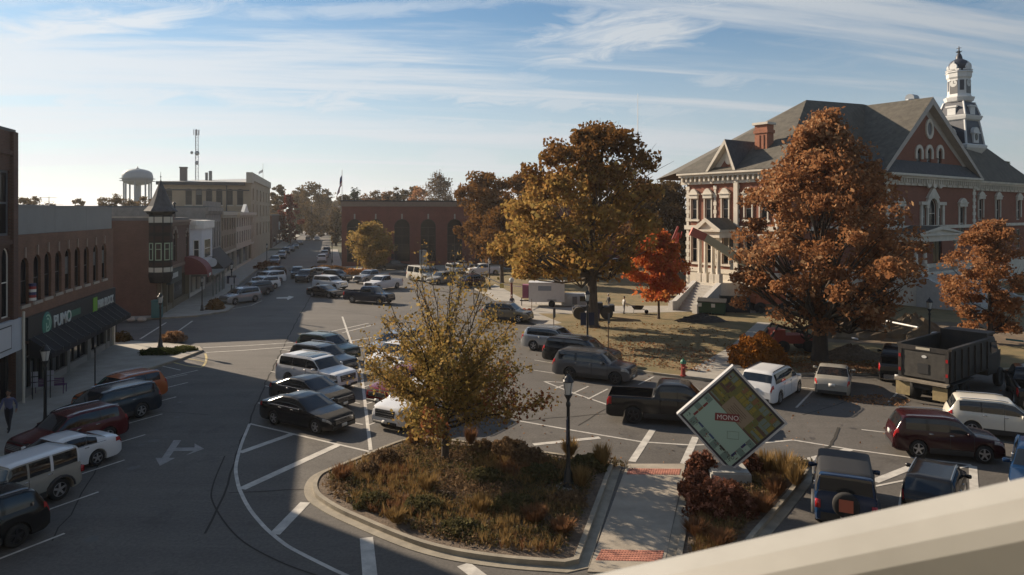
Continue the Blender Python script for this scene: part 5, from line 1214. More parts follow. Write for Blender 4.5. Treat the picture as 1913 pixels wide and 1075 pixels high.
class Shape:
    def __init__(s, st):
        s.p = p = STY[st]; s.st = st; L = p['L']
        s.xf = lambda x: (L / 2 - x) / L                       # x (forward +) to fraction from front
        s.wx = (L * 0.5 - (L - p['wb']) * (0.44 if st != 'jeep' else 0.36), 0)
        fo = (L - p['wb']) * (0.45 if st not in ('jeep', 'pickup', 'big_suv') else 0.40)
        s.xw = (L / 2 - fo, L / 2 - fo - p['wb'])
        s.ra = p['r'] + (0.055 if st != 'jeep' else 0.09)
    def ztop(s, x):
        f = s.xf(x); k = 0.012 if s.st != 'jeep' else 0.004
        return (interp(s.p['top'], f - k) + interp(s.p['top'], f) * 2 + interp(s.p['top'], f + k)) / 4
    def hw(s, x):
        p = s.p; L = p['L']; w = p['W'] / 2
        boxy = s.st in ('jeep', 'van', 'pickup')
        e0, a = (0.55, 0.10) if boxy else (0.95, 0.20)
        df = max(0, x - (L / 2 - e0)) / e0; dr = max(0, -x - (L / 2 - e0 * 0.8)) / (e0 * 0.8)
        return w * (1 - a * 1.1 * df ** 2.2 - a * 0.9 * dr ** 2.4)
    def ring(s, x, wells=True):
        p = s.p; L = p['L']; w = s.hw(x); zt = s.ztop(x); f = s.xf(x)
        belt = min(p['belt'] + 0.05 * (f - .3), zt - 0.045)
        endk = max(0, abs(x) - (L / 2 - 0.30)) / 0.30
        zb = p['gc'] + 0.10 * endk ** 2
        for xw in s.xw:
            d = abs(x - xw)
            if wells and d < s.ra: zb = max(zb, p['r'] + math.sqrt(s.ra ** 2 - d * d) - 0.02)
        zb = min(zb, belt - 0.12)
        gh = max(0.0, zt - belt - 0.045)
        bed = p.get('bed'); inbed = bed and bed[0] <= f <= bed[1]
        lower = max(zb + 0.02, min(p['gc'] + 0.14, belt - 0.1))
        ys = 0.955 * w
        ye = ys - 0.03 - p['tum'] * gh
        if gh < 0.02: ye = ys - 0.06
        mid = zb + (belt - zb) * 0.55
        P = [(0.0, p['gc'] if zb > p['gc'] + 0.2 else zb), (w * 0.80, zb), (w * 0.955, zb + 0.004), (w * 0.99, max(lower, zb + 0.03)), (w, max(mid, zb + 0.06)), (w * 0.985, belt - 0.05), (ys, belt)]
        if inbed:
            fl = 0.78
            P += [(ys - 0.02, zt), (ys - 0.11, zt), (ys - 0.115, fl), (ys * 0.4, fl), (0.0, fl)]
        else:
            P += [(ys + (ye - ys) * 0.42 + 0.018 * min(1, gh * 3), belt + 0.01 + gh * 0.46), (ye, zt - 0.035 - 0.02 * min(1, gh * 3)), (ye - 0.07, zt - 0.012), (ye * 0.45, zt - 0.002), (0.0, zt)]
        return P
    def rp(s, x, r, off=0.0, side=1):
        """point on the skin at station x, ring parameter r, pushed out by off"""
        P = s.ring(x, False); i = min(int(r), len(P) - 2); t = r - i
        y = P[i][0] + (P[i + 1][0] - P[i][0]) * t; z = P[i][1] + (P[i + 1][1] - P[i][1]) * t
        if off:
            dy, dz = P[i + 1][0] - P[i][0], P[i + 1][1] - P[i][1]; l = math.hypot(dy, dz) or 1
            x0 = 0.03; Q = s.ring(x - x0, False); Q2 = s.ring(x + x0, False)
            g = lambda K: Vector((0, K[i][0] + (K[i + 1][0] - K[i][0]) * t, K[i][1] + (K[i + 1][1] - K[i][1]) * t))
            tx = Vector((2 * x0, 0, 0)) + g(Q2) - g(Q); tr = Vector((0, dy / l, dz / l))
            n = tr.cross(tx).normalized(); pnt = Vector((x, y, z)) + n * off
        else: pnt = Vector((x, y, z))
        return Vector((pnt.x, pnt.y * side, pnt.z))
def patch(s, xs, rs, off, side=1, both=False):
    mb = MB()
    for sd in ((1, -1) if both else (side,)):
        rows = [[s.rp(x, r, off, sd) for r in rs] for x in xs]
        if sd < 0: rows = [row[::-1] for row in rows]
        mb.grid(rows)
    return mb
def lin(a, b, n): return [a + (b - a) * k / (n - 1) for k in range(n)]
CACHE = {}
def car_meshes(st):
    if st in CACHE: return CACHE[st]
    s = Shape(st); p = s.p; L, W = p['L'], p['W']; out = []
    xs = set(lin(-L / 2, L / 2, 61)) | {L / 2 - 0.015, L / 2 - .05, L / 2 - .1, -L / 2 + .015, -L / 2 + .05, -L / 2 + .1}
    for f, _ in p['top']: xs.add(L / 2 - f * L)
    for xw in s.xw:
        for k in range(13): xs.add(xw + s.ra * math.cos(math.pi * k / 12) * 0.9995)
        xs |= {xw - s.ra - 0.004, xw + s.ra + 0.004}
    if p.get('bed'):
        for f in p['bed']: xs |= {L / 2 - f * L + 1e-3, L / 2 - f * L - 1e-3}
    xs = sorted(x for x in xs if -L / 2 <= x <= L / 2)
    ded = [xs[0]]
    for x in xs[1:]:
        if x - ded[-1] > 0.0015: ded.append(x)
    mb = MB(); rows = []
    for x in ded:
        h = s.ring(x); rows.append([(x, y, z) for y, z in h] + [(x, -y, z) for y, z in h[-2:0:-1]])
    n = len(rows[0]); m = len(s.ring(0)); i0 = 0
    mb.grid([r[::-1] for r in rows], 0, closed=True)
    for k in range(len(mb.f)):                                    # lower sill and floor in black
        b = k % n; j = (n - 1 - b)
        jj = j if j < m else None
    mb.face(rows[0], 0); mb.face(rows[-1][::-1], 0)
    me = mb.mesh('body', [paint_mat('grey', (0.1, 0.1, 0.1)), under_m], True)
    idx = []
    zc = p['gc'] + 0.02
    for poly in me.polygons:
        c = poly.center; nz = poly.normal.z
        idx.append(1 if (nz < -0.55 and c.z < p['r'] * 2 + 0.2) else 0)
    # faces that close the wheel wells underneath are black
    me.polygons.foreach_set('material_index', idx)
    # crease sharply bent edges
    me.update()
    import bmesh
    bm = bmesh.new(); bm.from_mesh(me); bmesh.ops.recalc_face_normals(bm, faces=bm.faces)
    for e in bm.edges:
        if len(e.link_faces) == 2 and e.calc_face_angle(0) > R(34): e.smooth = False
    bm.to_mesh(me); bm.free()
    out.append(('body', me, 'paint', None))
    X = lambda f: L / 2 - f * L
    cow, rf, rr, re = p['cowl'], p['rf'], p['rr'], p['re']
    gp = lambda nm, mb_, m_, par=None: out.append((nm, mb_.mesh(nm, m_, True), m_, par))
    R6 = 6.0
    # windshield and rear window across the top surface
    a = [0.86 * k for k in (0,)]
    rs = [8.35, 9.0, 10.0, 10.5, 11.0]
    for nm, f0, f1 in (('windshield', cow + .012, rf - .006), ('rear_window', rr + .008, re - .012)):
        g0, g1 = f0, f1
        gp(nm, patch(s, lin(X(g1), X(g0), 7), rs, 0.008, both=True), car_glass)
    # side windows
    ends = {'sedan': ((.335, .50), (.51, .66), (.67, .76)), 'suv': ((.30, .485), (.495, .675), (.70, .88)), 'big_suv': ((.285, .46), (.47, .66), (.69, .90)), 'minivan': ((.27, .45), (.46, .68), (.69, .90)), 'van': ((.20, .31), (.36, .60), (.63, .92)), 'pickup': ((.275, .425), (.435, .565)), 'jeep': ((.345, .50), (.52, .70), (.73, .95))}[st]
    for sd in (1, -1):
        for f0, f1 in ends:
            gp('side_window', patch(s, lin(X(f1), X(f0), 9), [6.18, 6.6, 7.0, 7.45, 7.86], 0.007, sd), car_glass)
        if st not in ('jeep', 'van'):
            for (a0, a1), (b0, b1) in zip(ends[:-1], ends[1:]): gp('pillar', patch(s, lin(X(b0 - .001), X(a1 + .001), 3), [6.18, 6.6, 7.0, 7.45, 7.86], 0.004, sd), gloss_black)
        for (a0, a1), (b0, b1) in zip(ends[:1] + ends, [(ends[0][0] - .02, 0)] + list(ends[1:]) + [(ends[-1][1], 0)] if st != 'sedan' else []):
            xg_ = X((a1 + b0) / 2) if b1 else X(b0)
            if s.xw[1] + s.ra < xg_ < s.xw[0] - s.ra + .1: gp('door_gap', patch(s, [xg_ - .011, xg_ + .011], [3.1, 4.0, 5.0, 5.9], .004, sd), under_m)
    # lamps, grille, plates
    for sd in (1, -1):
        if st == 'jeep':
            q = MB(); q.lathe([(0.10, 0), (0.10, 0.03), (0.001, 0.05)], 12); me = q.mesh('headlight', lamp_clear); me.transform(Matrix.Translation((L / 2 + .0, sd * 0.56, .92)) @ Matrix.Rotation(R(90), 4, 'Y')); out.append(('headlight', me, lamp_clear, None))
            q = MB(); q.box(-L / 2 - .05, -L / 2 + .08, sd * .80 - .08, sd * .80 + .08, .78, 1.02); gp('taillight', q, lamp_red)
        else:
            hl = (4.62, 5.6) if st in ('sedan', 'suv', 'minivan') else (4.55, 5.75)
            gp('headlight', patch(s, lin(L / 2 - .50, L / 2 - .055, 6), lin(*hl, 4), 0.010, sd), lamp_clear)
            tl = {'sedan': (4.6, 6.0), 'pickup': (4.2, 6.0), 'van': (4.3, 5.7)}.get(st, (4.7, 6.4))
            gp('taillight', patch(s, lin(-L / 2 + .035, -L / 2 + (.34 if st == 'sedan' else .26), 6), lin(*tl, 4), 0.010, sd), lamp_red)
    zf = {'sedan': .60, 'suv': .70, 'big_suv': .80, 'minivan': .66, 'van': .82, 'pickup': .88, 'jeep': .86}[st]; gh = {'pickup': .22, 'big_suv': .17, 'jeep': .14}.get(st, .11)
    q = MB(); q.box(L / 2 - .06, L / 2 + .022, -.56, .56, zf - gh, zf + gh)
    for k in range(3): z = zf - gh + 2 * gh * (k + .5) / 3; q.box(L / 2 + .02, L / 2 + .032, -.54, .54, z - .018, z + .018, 1)
    out.append(('grille', q.mesh('grille', [plastic, chrome]), plastic, None))
    q = MB(); q.box(L / 2 - .1, L / 2 + .018, -.70, .70, p['gc'] + .06, p['gc'] + .20); gp('bumper', q, plastic)
    q = MB(); q.box(-L / 2 - .016, -L / 2 + .1, -.72, .72, p['gc'] + .08, p['gc'] + .24 + (.1 if st in ('pickup', 'jeep') else 0)); out.append(('bumper', q.mesh('bumper', [chrome if st == 'pickup' else plastic]), plastic, None))
    zp = {'sedan': .74, 'pickup': .62, 'jeep': .62}.get(st, .84)
    q = MB(); q.box(-L / 2 - .03, -L / 2 + .05, -.16, .16, zp - .08, zp + .08); gp('license_plate', q, plate_m)
    q = MB(); q.box(L / 2 - .02, L / 2 + .036, -.15, .15, p['gc'] + .12, p['gc'] + .26); gp('license_plate', q, plate_m)
    for sd in (1, -1):
        q = MB(); xm = X(cow + .075); y = sd * s.hw(xm); zm = p['belt'] + .07
        q.grid([[(xm + dx, y + sd * (.02 + yy), zm + zz) for dx, zz in ((-.07 * k, -.075 * k), (.06 * k, -.07 * k), (.06 * k, .06 * k), (-.07 * k, .075 * k))] for yy, k in ((-.06, .5), (.04, .9), (.14, 1.0), (.19, .7))], closed=True)
        q.face([(xm + dx, y + sd * .21, zm + zz) for dx, zz in ((-.045, -.05), (.04, -.045), (.04, .04), (-.045, .05))])
        out.append(('mirror', q.mesh('mirror', [paint_mat('grey', (0.1, 0.1, 0.1))], True), 'paint', None))
        for f in ((.50, .665) if st == 'sedan' else (.475, .66) if st not in ('pickup', 'jeep') else (.415, .555) if st == 'pickup' else (.49, .69)):
            xh = X(f); y = s.rp(xh, 5.0, .012, sd); q = MB(); q.box(xh - .09, xh + .09, y.y - .015, y.y + .015, y.z - .035, y.z - .002); gp('door_handle', q, chrome)
        if st in ('suv', 'big_suv', 'minivan'):
            q = MB(); q.tube([s.rp(x, 8.9, .045, sd) for x in lin(X(rr - .03), X(rf + .05), 9)], .022, 5); gp('roof_rail', q, chrome if st != 'minivan' else plastic)
        if st in ('suv', 'big_suv', 'jeep', 'pickup'):
            q = patch(s, lin(s.xw[1] + s.ra + .03, s.xw[0] - s.ra - .03, 8), [2.05, 3.0, 3.3], .012, sd); gp('sill_cladding', q, plastic)
    if st == 'sedan':
        for sd in (1, -1):
            q = MB(); q.tube([s.rp(x, 6.08, .012, sd) for x in lin(X(.84), X(.33), 10)], .012, 4); gp('window_trim', q, chrome)
    if st == 'pickup':
        q = MB(); q.box(X(.63), X(.62), -s.hw(X(.63)) * .93, s.hw(X(.63)) * .93, .8, 1.31); gp('bed_bulkhead', q, plastic)
    if st == 'jeep':
        q = MB(); rows = []
        for k in range(20):
            a_ = 2 * math.pi * k / 20; rows.append([(-L / 2 - .06 - dx, (rr_) * math.cos(a_), 1.02 + rr_ * math.sin(a_)) for rr_, dx in ((.2, 0.0), (.36, 0), (.39, .06), (.39, .17), (.36, .22), (.2, .22))])
        q.grid(rows + [rows[0]]); q.face([r[0] for r in rows]); q.face([r[-1] for r in rows][::-1]); out.append(('spare_wheel', q.mesh('spare_wheel', tyre_m, True), tyre_m, None))
        for sd in (1, -1):
            for xw in s.xw:
                q = MB(); n_ = 9; rows = [[(xw + rr_ * math.cos(math.pi * k / (n_ - 1)), sd * yy, p['r'] + .03 + rr_ * .92 * math.sin(math.pi * k / (n_ - 1))) for k in range(n_)] for rr_, yy in ((s.ra - .02, .80), (s.ra + .07, .80), (s.ra + .07, 1.0), (s.ra - .01, 1.0))]
                if sd > 0: rows = rows[::-1]
                q.grid(rows); gp('fender_flare', q, plastic)
    # wheels
    r = p['r']
    q = MB(); tw_ = .115
    rows = []
    for k in range(24):
        a_ = 2 * math.pi * k / 24; rows.append([(rr_ * math.cos(a_), y, rr_ * math.sin(a_)) for rr_, y in ((r * .66, -tw_), (r * .93, -tw_), (r, -tw_ * .72), (r, tw_ * .72), (r * .93, tw_), (r * .66, tw_))])
    q.grid(rows + [rows[0]]); wm = q.mesh('wheel', tyre_m, True)
    q = MB(); n_ = 5 if st != 'jeep' else 5
    rows = [[(rr_ * math.cos(2 * math.pi * k / 20), y, rr_ * math.sin(2 * math.pi * k / 20)) for k in range(20)] for rr_, y in ((r * .67, .10), (r * .62, .108), (r * .60, .07))]
    q.grid(rows, 0, closed=True); q.face([(r * .60 * math.cos(2 * math.pi * k / 20), .05, r * .60 * math.sin(2 * math.pi * k / 20)) for k in range(20)][::-1], 1)
    for k in range(n_):
        a_ = 2 * math.pi * k / n_ + .3; d = Vector((math.cos(a_), 0, math.sin(a_))); t = Vector((-d.z, 0, d.x))
        Y_ = Vector((0, 1, 0)); P = [d * r * .08 - t * r * .10 + Y_ * .1, d * r * .62 - t * r * .075 + Y_ * .102, d * r * .62 + t * r * .075 + Y_ * .102, d * r * .08 + t * r * .10 + Y_ * .1]
        q.face(P[::-1]); q.face([P[0], P[0] - Y_ * .04, P[1] - Y_ * .04, P[1]]); q.face([P[3], P[2], P[2] - Y_ * .04, P[3] - Y_ * .04])
    q.face([(r * .16 * math.cos(2 * math.pi * k / 10), .106, r * .16 * math.sin(2 * math.pi * k / 10)) for k in range(10)][::-1])
    rm = q.mesh('rim', [rim_m, under_m])
    CACHE[st] = (s, out, wm, rm)
    return CACHE[st]
def set_mats(o, mats):
    for i, m in enumerate(mats): o.material_slots[i].link = 'OBJECT'; o.material_slots[i].material = m
def car(st, pos, heading, pm, label, group, name='parked_car', cat='car', scale=1.0, detail=2, dark_rims=False, roof=None, spare_cover=None, lower=None):
    s, parts, wm, rm = car_meshes(st); p = s.p
    t = thing(name, label, cat, (pos[0], pos[1], 0.004), heading, group); t.scale = (scale,) * 3
    body = None
    for nm, me, m_, par in parts:
        if detail < 2 and nm in ('door_handle', 'door_gap', 'license_plate', 'window_trim', 'sill_cladding'): continue
        o = link(nm, me, t)
        if m_ == 'paint': set_mats(o, [pm] + ([under_m] if nm == 'body' else []))
        if dark_rims and m_ is chrome: set_mats(o, [plastic])
        if nm == 'body': body = o
    for sd in (1, -1):
        for xw in s.xw:
            w = link('wheel', wm, t, (xw, sd * (p['W'] / 2 - .135), p['r']), 0 if sd > 0 else math.pi)
            if detail >= 1:
                rim = link('rim', rm, w)
                if dark_rims: set_mats(rim, [rim_dark, under_m])
    if roof is not None:                                           # soft or hard top in another colour, as a shell of its own over the cabin
        X = lambda f: p['L'] / 2 - f * p['L']
        q = patch(s, lin(X(p['rr'] + .008), X(p['rf'] + .004), 12), [8.0, 8.5, 9.0, 10.0, 11.0], .014, both=True); q.build('hard_top' if roof is not plastic else 'soft_top', roof, t, True)
        for sd in (1, -1):
            if roof is plastic:
                patch(s, lin(X(.972), X(.37), 14), [7.84, 8.0, 8.3, 8.6], .013, sd).build('soft_top_edge', roof, t, True); q = patch(s, lin(X(.972), X(.70), 6), [6.05, 6.6, 7.0, 7.6, 8.0], .012, sd); q.build('soft_top_side', roof, t, True)
            else:
                for f0, f1 in ((.952, .975), (.702, .727)):
                    q = patch(s, lin(X(f1), X(f0), 3), [6.05, 7.0, 8.0], .012, sd); q.build('top_pillar', roof, t, True)
    return t
def sunroof(t, st, m=car_glass):
    s = CACHE[st][0]; p = s.p; X = lambda f: p['L'] / 2 - f * p['L']
    for f0, f1 in ((.43, .55), (.57, .72)): patch(s, lin(X(f1), X(f0), 4), [9.35, 10.0, 11.0], .012, both=True).build('sunroof', m, t, True)
BLK = paint_mat('black', (0.010, 0.010, 0.011)); CHAR = paint_mat('charcoal', (0.028, 0.030, 0.033)); GREY = paint_mat('dark_grey', (0.065, 0.066, 0.07)); SILV = paint_mat('silver', (0.33, 0.34, 0.35), metal=0.5)
WHT = paint_mat('white', (0.62, 0.62, 0.62), metal=0); RED = paint_mat('dark_red', (0.075, 0.007, 0.010)); MAR = paint_mat('maroon', (0.026, 0.004, 0.006)); BRED = paint_mat('bright_red', (0.13, 0.010, 0.012)); ORG = paint_mat('orange', (0.36, 0.095, 0.028))
BLU = paint_mat('blue', (0.006, 0.024, 0.066)); DBLU = paint_mat('slate_blue', (0.018, 0.025, 0.034)); TAN = paint_mat('tan', (0.21, 0.175, 0.12), metal=0.3); BEI = paint_mat('beige', (0.27, 0.255, 0.22), metal=0); GREEN = paint_mat('dark_green', (0.015, 0.03, 0.022)); CRM = paint_mat('off_white', (0.55, 0.52, 0.45), metal=0)
HK = R(242)                            # noses of cars at the left kerb
HS = A_ST + math.pi                    # driving toward the camera
g_left = 'cars parked at an angle along the left kerb'
e0 = Vector((-14.0, 1300 / 597 * 10, 0)); st_ = Vector((-0.87, 3.25, 0)); hk = Vector((math.cos(HK), math.sin(HK), 0))
def left_slot(i, adv=3.0): return e0 + st_ * (i + 0.5) + hk * adv
car('suv', left_slot(0, 3.6), HK, BLK, 'black suv nearest the camera at the left kerb with a red tail lamp showing', g_left, dark_rims=True, scale=.92)
jp = car('jeep', left_slot(1, 3.5), HK + R(7), BEI, 'beige jeep with a white hard top and spare wheel parked at the left kerb', g_left, cat='jeep', roof=WHT, scale=.92)
wsd = car('sedan', left_slot(2, 3.3), HK, WHT, 'white sedan parked between the beige jeep and a dark red suv', g_left, scale=.92)
car('suv', left_slot(3, 3.9), HK, RED, 'dark red suv parked at the left kerb beyond the white sedan', g_left, scale=.92)
car('big_suv', left_slot(4, 3.3), HK, DBLU, 'dark slate blue suv with silver roof rails parked before the orange suv', g_left, scale=.92)
car('suv', left_slot(5, 3.6), HK, ORG, 'orange suv parked farthest along the near left kerb by the planted corner', g_left, scale=.92)
# second block at the left kerb
g_l2 = 'cars parked at the kerb before the far shops'
for i, (u, v, st, pm, lab) in enumerate(((450, 566, 'suv', SILV, 'silver suv at the front of the second parking row by the brown shrub'), (476, 552, 'suv', GREY, 'dark grey suv tucked between the silver one and a white one by the far shops'), (492, 541, 'suv', WHT, 'white suv third in the row parked before the far shops'), (503, 530, 'big_suv', WHT, 'white long suv with dark side glass fourth in the row by the far shops'), (508, 519, 'suv', CHAR, 'dark suv last in the second parking row before the red shrub'))):
    car(st, G(u, v), HK, pm, lab, g_l2, detail=1)
# centre lot, left column (noses to the lower right)
HC = math.atan2(-0.515, 0.857); C0 = Vector((-9.75, 33.05, 0)); CD = Vector((-0.90, 3.68, 0))
g_c = 'cars in the left column of the centre parking rows'
car('sedan', C0, HC, BLK, 'shiny black sedan at the front of the centre row facing right', g_c)
car('sedan', C0 + CD + Vector((.1, -.1, 0)), HC, CHAR, 'charcoal sedan with a chrome v shaped grille second in the centre row', g_c)
w = car('big_suv', C0 + CD * 2 + Vector((0.15, 0.1, 0)), HC, WHT, 'white suv with glass roof panels in the middle of the centre row', g_c); sunroof(w, 'big_suv')
car('suv', C0 + CD * 3 + Vector((.45, .1, 0)), HC, CHAR, 'dark grey suv right behind the white suv with glass roof', g_c)
car('suv', C0 + CD * 4 + Vector((.65, .2, 0)), HC, GREEN, 'dark green suv last in the left centre column', g_c)
# centre lot, right column (noses to the lower left), mostly behind the small tree
HR = R(239); g_r = 'cars in the right column behind the small tree'; c0 = Vector((-4.75, 34.4, 0)); cd = Vector((-0.89, 3.62, 0))
car('big_suv', c0 + Vector((.2, -.2, 0)), HR, WHT, 'white suv with a wide dark grille nosing out from under the small tree', g_r)
car('suv', c0 + cd + Vector((-.1, -.2, 0)), HR, BRED, 'bright red car half hidden behind the leaves of the small tree', g_r)
car('suv', c0 + cd * 2 + Vector((.9, .9, 0)), HR, WHT, 'white car with a bright bonnet seen through the middle of the small tree', g_r)
car('suv', c0 + cd * 3, HR, WHT, 'white car whose nose shows left of the small tree level with the white suv', g_r)
car('suv', c0 + cd * 4 + Vector((.1, .3, 0)), HR, SILV, 'silver car farthest back behind the left edge of the small tree', g_r)
# next block of the centre lot
g_n = 'vehicles in the farther centre parking rows'
car('sedan', G(608, 555), HC, BLK, 'black sedan front left in the farther centre rows', g_n, detail=1)
car('pickup', G(690, 566), HC + R(6), paint_mat('navy', (0.012, 0.016, 0.03)), 'dark navy pickup with an empty bed half behind the bare twigs', g_n, cat='pickup', detail=1, name='parked_pickup')
car('big_suv', G(617, 540), HC, WHT, 'white suv behind the black sedan in the farther centre rows', g_n, detail=1)
car('suv', G(630, 526), HC, BLK, 'black suv last of the left file in the farther centre rows', g_n, detail=1)
car('suv', G(607, 521), HC, SILV, 'silver suv just beyond the black one in the farther rows', g_n, detail=1)
car('pickup', G(695, 528), HR, SILV, 'silver pickup facing left under the yellow bank tree', g_n, cat='pickup', detail=1, name='parked_pickup')
car('pickup', G(717, 541), HR, WHT, 'white pickup facing left beside the dark navy pickup', g_n, cat='pickup', detail=1, name='parked_pickup')
car('van', G(788, 525), R(-50), CRM, 'cream raised roof van with a row of side windows beyond the bare twigs', g_n, cat='van', detail=1, name='parked_van')
for u, v, st, pm, h, lab in ((762, 494, 'sedan', BLK, 8, 'black sedan parked before the second tall arch of the bank'), (812, 494, 'sedan', SILV, 8, 'silver sedan parked beside the pale cylinder before the bank'), (852, 492, 'big_suv', SILV, 9, 'silver suv parked before the bank at the edge of the brown trees'), (893, 494, 'sedan', DBLU, 9, 'blue grey sedan under the brown trees by the bank'), (850, 512, 'suv', SILV, -60, 'silver suv facing the camera left of the lamp under the brown trees'), (826, 530, 'suv', BEI, 230, 'beige suv behind the top twigs of the small tree'), (878, 536, 'suv', MAR, 230, 'maroon suv by the worn ground left of the barrier tape'), (960, 500, 'sedan', SILV, 8, 'silver sedan seen below the yellow maple left of its trunk'), (1152, 500, 'suv', WHT, 10, 'white suv seen far off between the yellow maple and the red maple'), (735, 506, 'pickup', CHAR, 12, 'charcoal pickup by the white bannered lamp before the bank'), (866, 502, 'sedan', WHT, 10, 'white sedan behind the silver suv under the brown trees'), (921, 496, 'suv', GREY, 9, 'dark grey suv in the shade right of the blue grey sedan'), (1000, 498, 'suv', DBLU, 9, 'dark blue suv glimpsed under the yellow maple leaves'), (800, 512, 'sedan', GREY, -55, 'grey sedan beside the cream van'), (905, 514, 'pickup', WHT, 200, 'white pickup beyond the lamp by the barrier tape')):
    car(st, G(u, v), R(h), pm, lab, 'cars parked near the bank', detail=1)
# street traffic and far parked cars
g_f = 'cars along the far street'
car('suv', G(556, 519), HS, CHAR, 'dark suv driving down the street behind another', g_f, name='moving_car', detail=1)
car('big_suv', G(572, 526), HS - R(16), DBLU, 'dark blue suv turning out of the far street toward the camera', g_f, name='moving_car', detail=1)
for u, v, pm, st, lab in ((514, 494, SILV, 'suv', 'silver suv first at the kerb beyond the red brown shrub'), (527, 483, SILV, 'suv', 'silver car second at the far kerb'), (535, 475, DBLU, 'suv', 'dark blue car third at the far kerb'), (544, 470, CHAR, 'sedan', 'dark car fourth at the far kerb near the crossing'), (553, 465, GREEN, 'sedan', 'greenish car just past the far crossing'), (561, 458, CHAR, 'sedan', 'dark car second past the far crossing'), (576, 449, SILV, 'sedan', 'silver car far off by the red tree'), (584, 446, CHAR, 'suv', 'dark car far off under the street trees'), (593, 450, WHT, 'suv', 'white car coming down the far street')):
    car(st, G(u, v), HS, pm, lab, g_f, detail=0)
for u, v, pm, lab in ((602, 490, WHT, 'off white suv seen from behind at the right kerb of the far street'), (607, 481, SILV, 'silver car parked ahead of the off white suv'), (611, 474, CHAR, 'dark car farthest at the right kerb beside the bank')):
    car('suv', G(u, v), A_ST, pm, lab, g_f, detail=1)
# courthouse side of the square
g_e = 'cars nosed in to the courthouse lawn kerb'; HE = R(-33)
car('suv', G(948, 601) + Vector((0, .4, 0)), R(-21), TAN, 'tan suv with pale wheel arches by the orange mesh', g_e)
car('suv', G(1036, 655), R(-30), SILV, 'silver grey suv behind the black one at the lawn kerb', g_e)
car('big_suv', G(1087, 681), R(-30), BLK, 'black suv between two grey ones at the lawn kerb', g_e)
car('big_suv', G(1111, 708), R(-28), GREY, 'dark grey suv with black wheels nearest along the lawn kerb', g_e, dark_rims=True, scale=0.97)
car('pickup', G(1250, 786), R(-14), BLK, 'black crew cab pickup passing behind the diamond sign', None, cat='pickup', name='moving_pickup', dark_rims=True)
car('minivan', G(1442, 742) + Vector((0.1, 0.2, 0)), R(50), WHT, 'white minivan parked nose in to the courthouse beside the hedge', g_e, cat='minivan')
car('sedan', G(1558, 727), R(63), BEI, 'tan sedan seen from behind under the big brown tree', g_e)
car('pickup', G(1662, 708) + Vector((0.9, .6, 0)), R(60), BLK, 'black pickup seen from behind just left of the dump truck', g_e, cat='pickup', name='parked_pickup')
car('pickup', G(1930, 752), R(60), BLK, 'black pickup cut by the right picture edge beyond the off white suv', g_e, cat='pickup', name='parked_pickup')
g_q = 'cars in the right hand rows near the window ledge'
car('suv', G(1868, 814), R(-26), CRM, 'off white suv parked behind the dark maroon suv', g_q).scale = (.90, .95, .98)
car('suv', G(1762, 849), R(-17), MAR, 'dark maroon suv with bright rims parked in front of the off white one', g_q).scale = (.85, .92, .98)
car('pickup', G(1955, 925), R(232), BLU, 'blue pickup cut off by the window ledge', g_q, cat='pickup', name='parked_pickup')
car('suv', G(1748, 945), R(52), BLK, 'black hatchback seen from behind at the window ledge between the blue jeep and blue pickup', g_q, scale=.86)
jb = car('jeep', G(1577, 952), R(66), BLU, 'blue jeep with a black soft top and a spare wheel on the back', g_q, cat='jeep', roof=plastic)
mb = MB(); mb.box(-2.45, -2.435, -0.2, 0.2, 0.84, 1.22); mb.build('wheel_cover_patch', mat('orange_cover', (0.33, 0.09, 0.05), 0.7), jb)
# ---- dump truck -------------------------------------------------------------------
TP = G(1725, 755); TH = R(38)
t = thing('dump_truck', 'black dump truck with a steel bed and yellowed mud flaps by the courthouse kerb', 'truck', (TP.x, TP.y, 0.004), TH); t.scale = (1.06,) * 3
tk = mat('truck_black', (0.010, 0.010, 0.010), 0.6, col2=(0.028, 0.022, 0.018), scale=2.5); tkg = mat('truck_tailgate', (0.055, 0.05, 0.042), 0.7, col2=(0.022, 0.02, 0.018), scale=3); lip = mat('worn_steel_lip', (0.20, 0.17, 0.13), 0.6, var=0.3)
mb = MB(); mb.box(0.1, 5.2, -1.22, -1.12, 1.25, 2.75); mb.box(0.1, 5.2, 1.12, 1.22, 1.25, 2.75); mb.box(0.1, 5.2, -1.12, 1.12, 1.2, 1.3); mb.box(5.1, 5.2, -1.12, 1.12, 1.3, 3.1); mb.box(5.2, 6.4, -1.1, 1.1, 2.95, 3.08)
for sd in (-1, 1):
    mb.box(0.06, 5.24, sd * 1.17 - .09, sd * 1.17 + .09, 2.75, 2.88)
    for k in range(6): x = .5 + .85 * k; mb.box(x, x + .12, sd * 1.22 - (.0 if sd > 0 else .07), sd * 1.22 + (.07 if sd > 0 else 0), 1.3, 2.745)
mb.build('dump_bed', tk, t)
mb = MB(); mb.box(0.0, 0.098, -1.1, 1.1, 1.28, 2.72); tg = mb.build('tailgate', tkg, t)
mb = MB(); mb.box(-0.04, -0.002, -1.16, -1.0, 1.2, 2.85); mb.box(-0.04, -0.002, 1.0, 1.16, 1.2, 2.85); mb.box(-0.04, -0.002, -1.0, 1.0, 2.62, 2.85); mb.build('tailgate_frame', tk, tg)
mb = MB(); mb.box(-0.03, -0.003, -.25, .25, 1.5, 2.0); mb.build('chute', plastic, tg)
mb = MB(); mb.box(-0.055, -0.042, -0.32, 0.32, 2.68, 2.80); mb.build('name_plate', mat('plate_tan', (0.42, 0.38, 0.30), 0.5), tg)
m_ = MB(); m_.lathe([(0.001, .02), (.12, .02), (.12, 0)], 12); me = m_.mesh('round_badge', plate_m); me.transform(Matrix.Translation((-0.004, -0.05, 2.35)) @ Matrix.Rotation(R(-90), 4, 'Y') @ Matrix.Diagonal((.6, 1, 1, 1))); link('round_badge', me, tg)
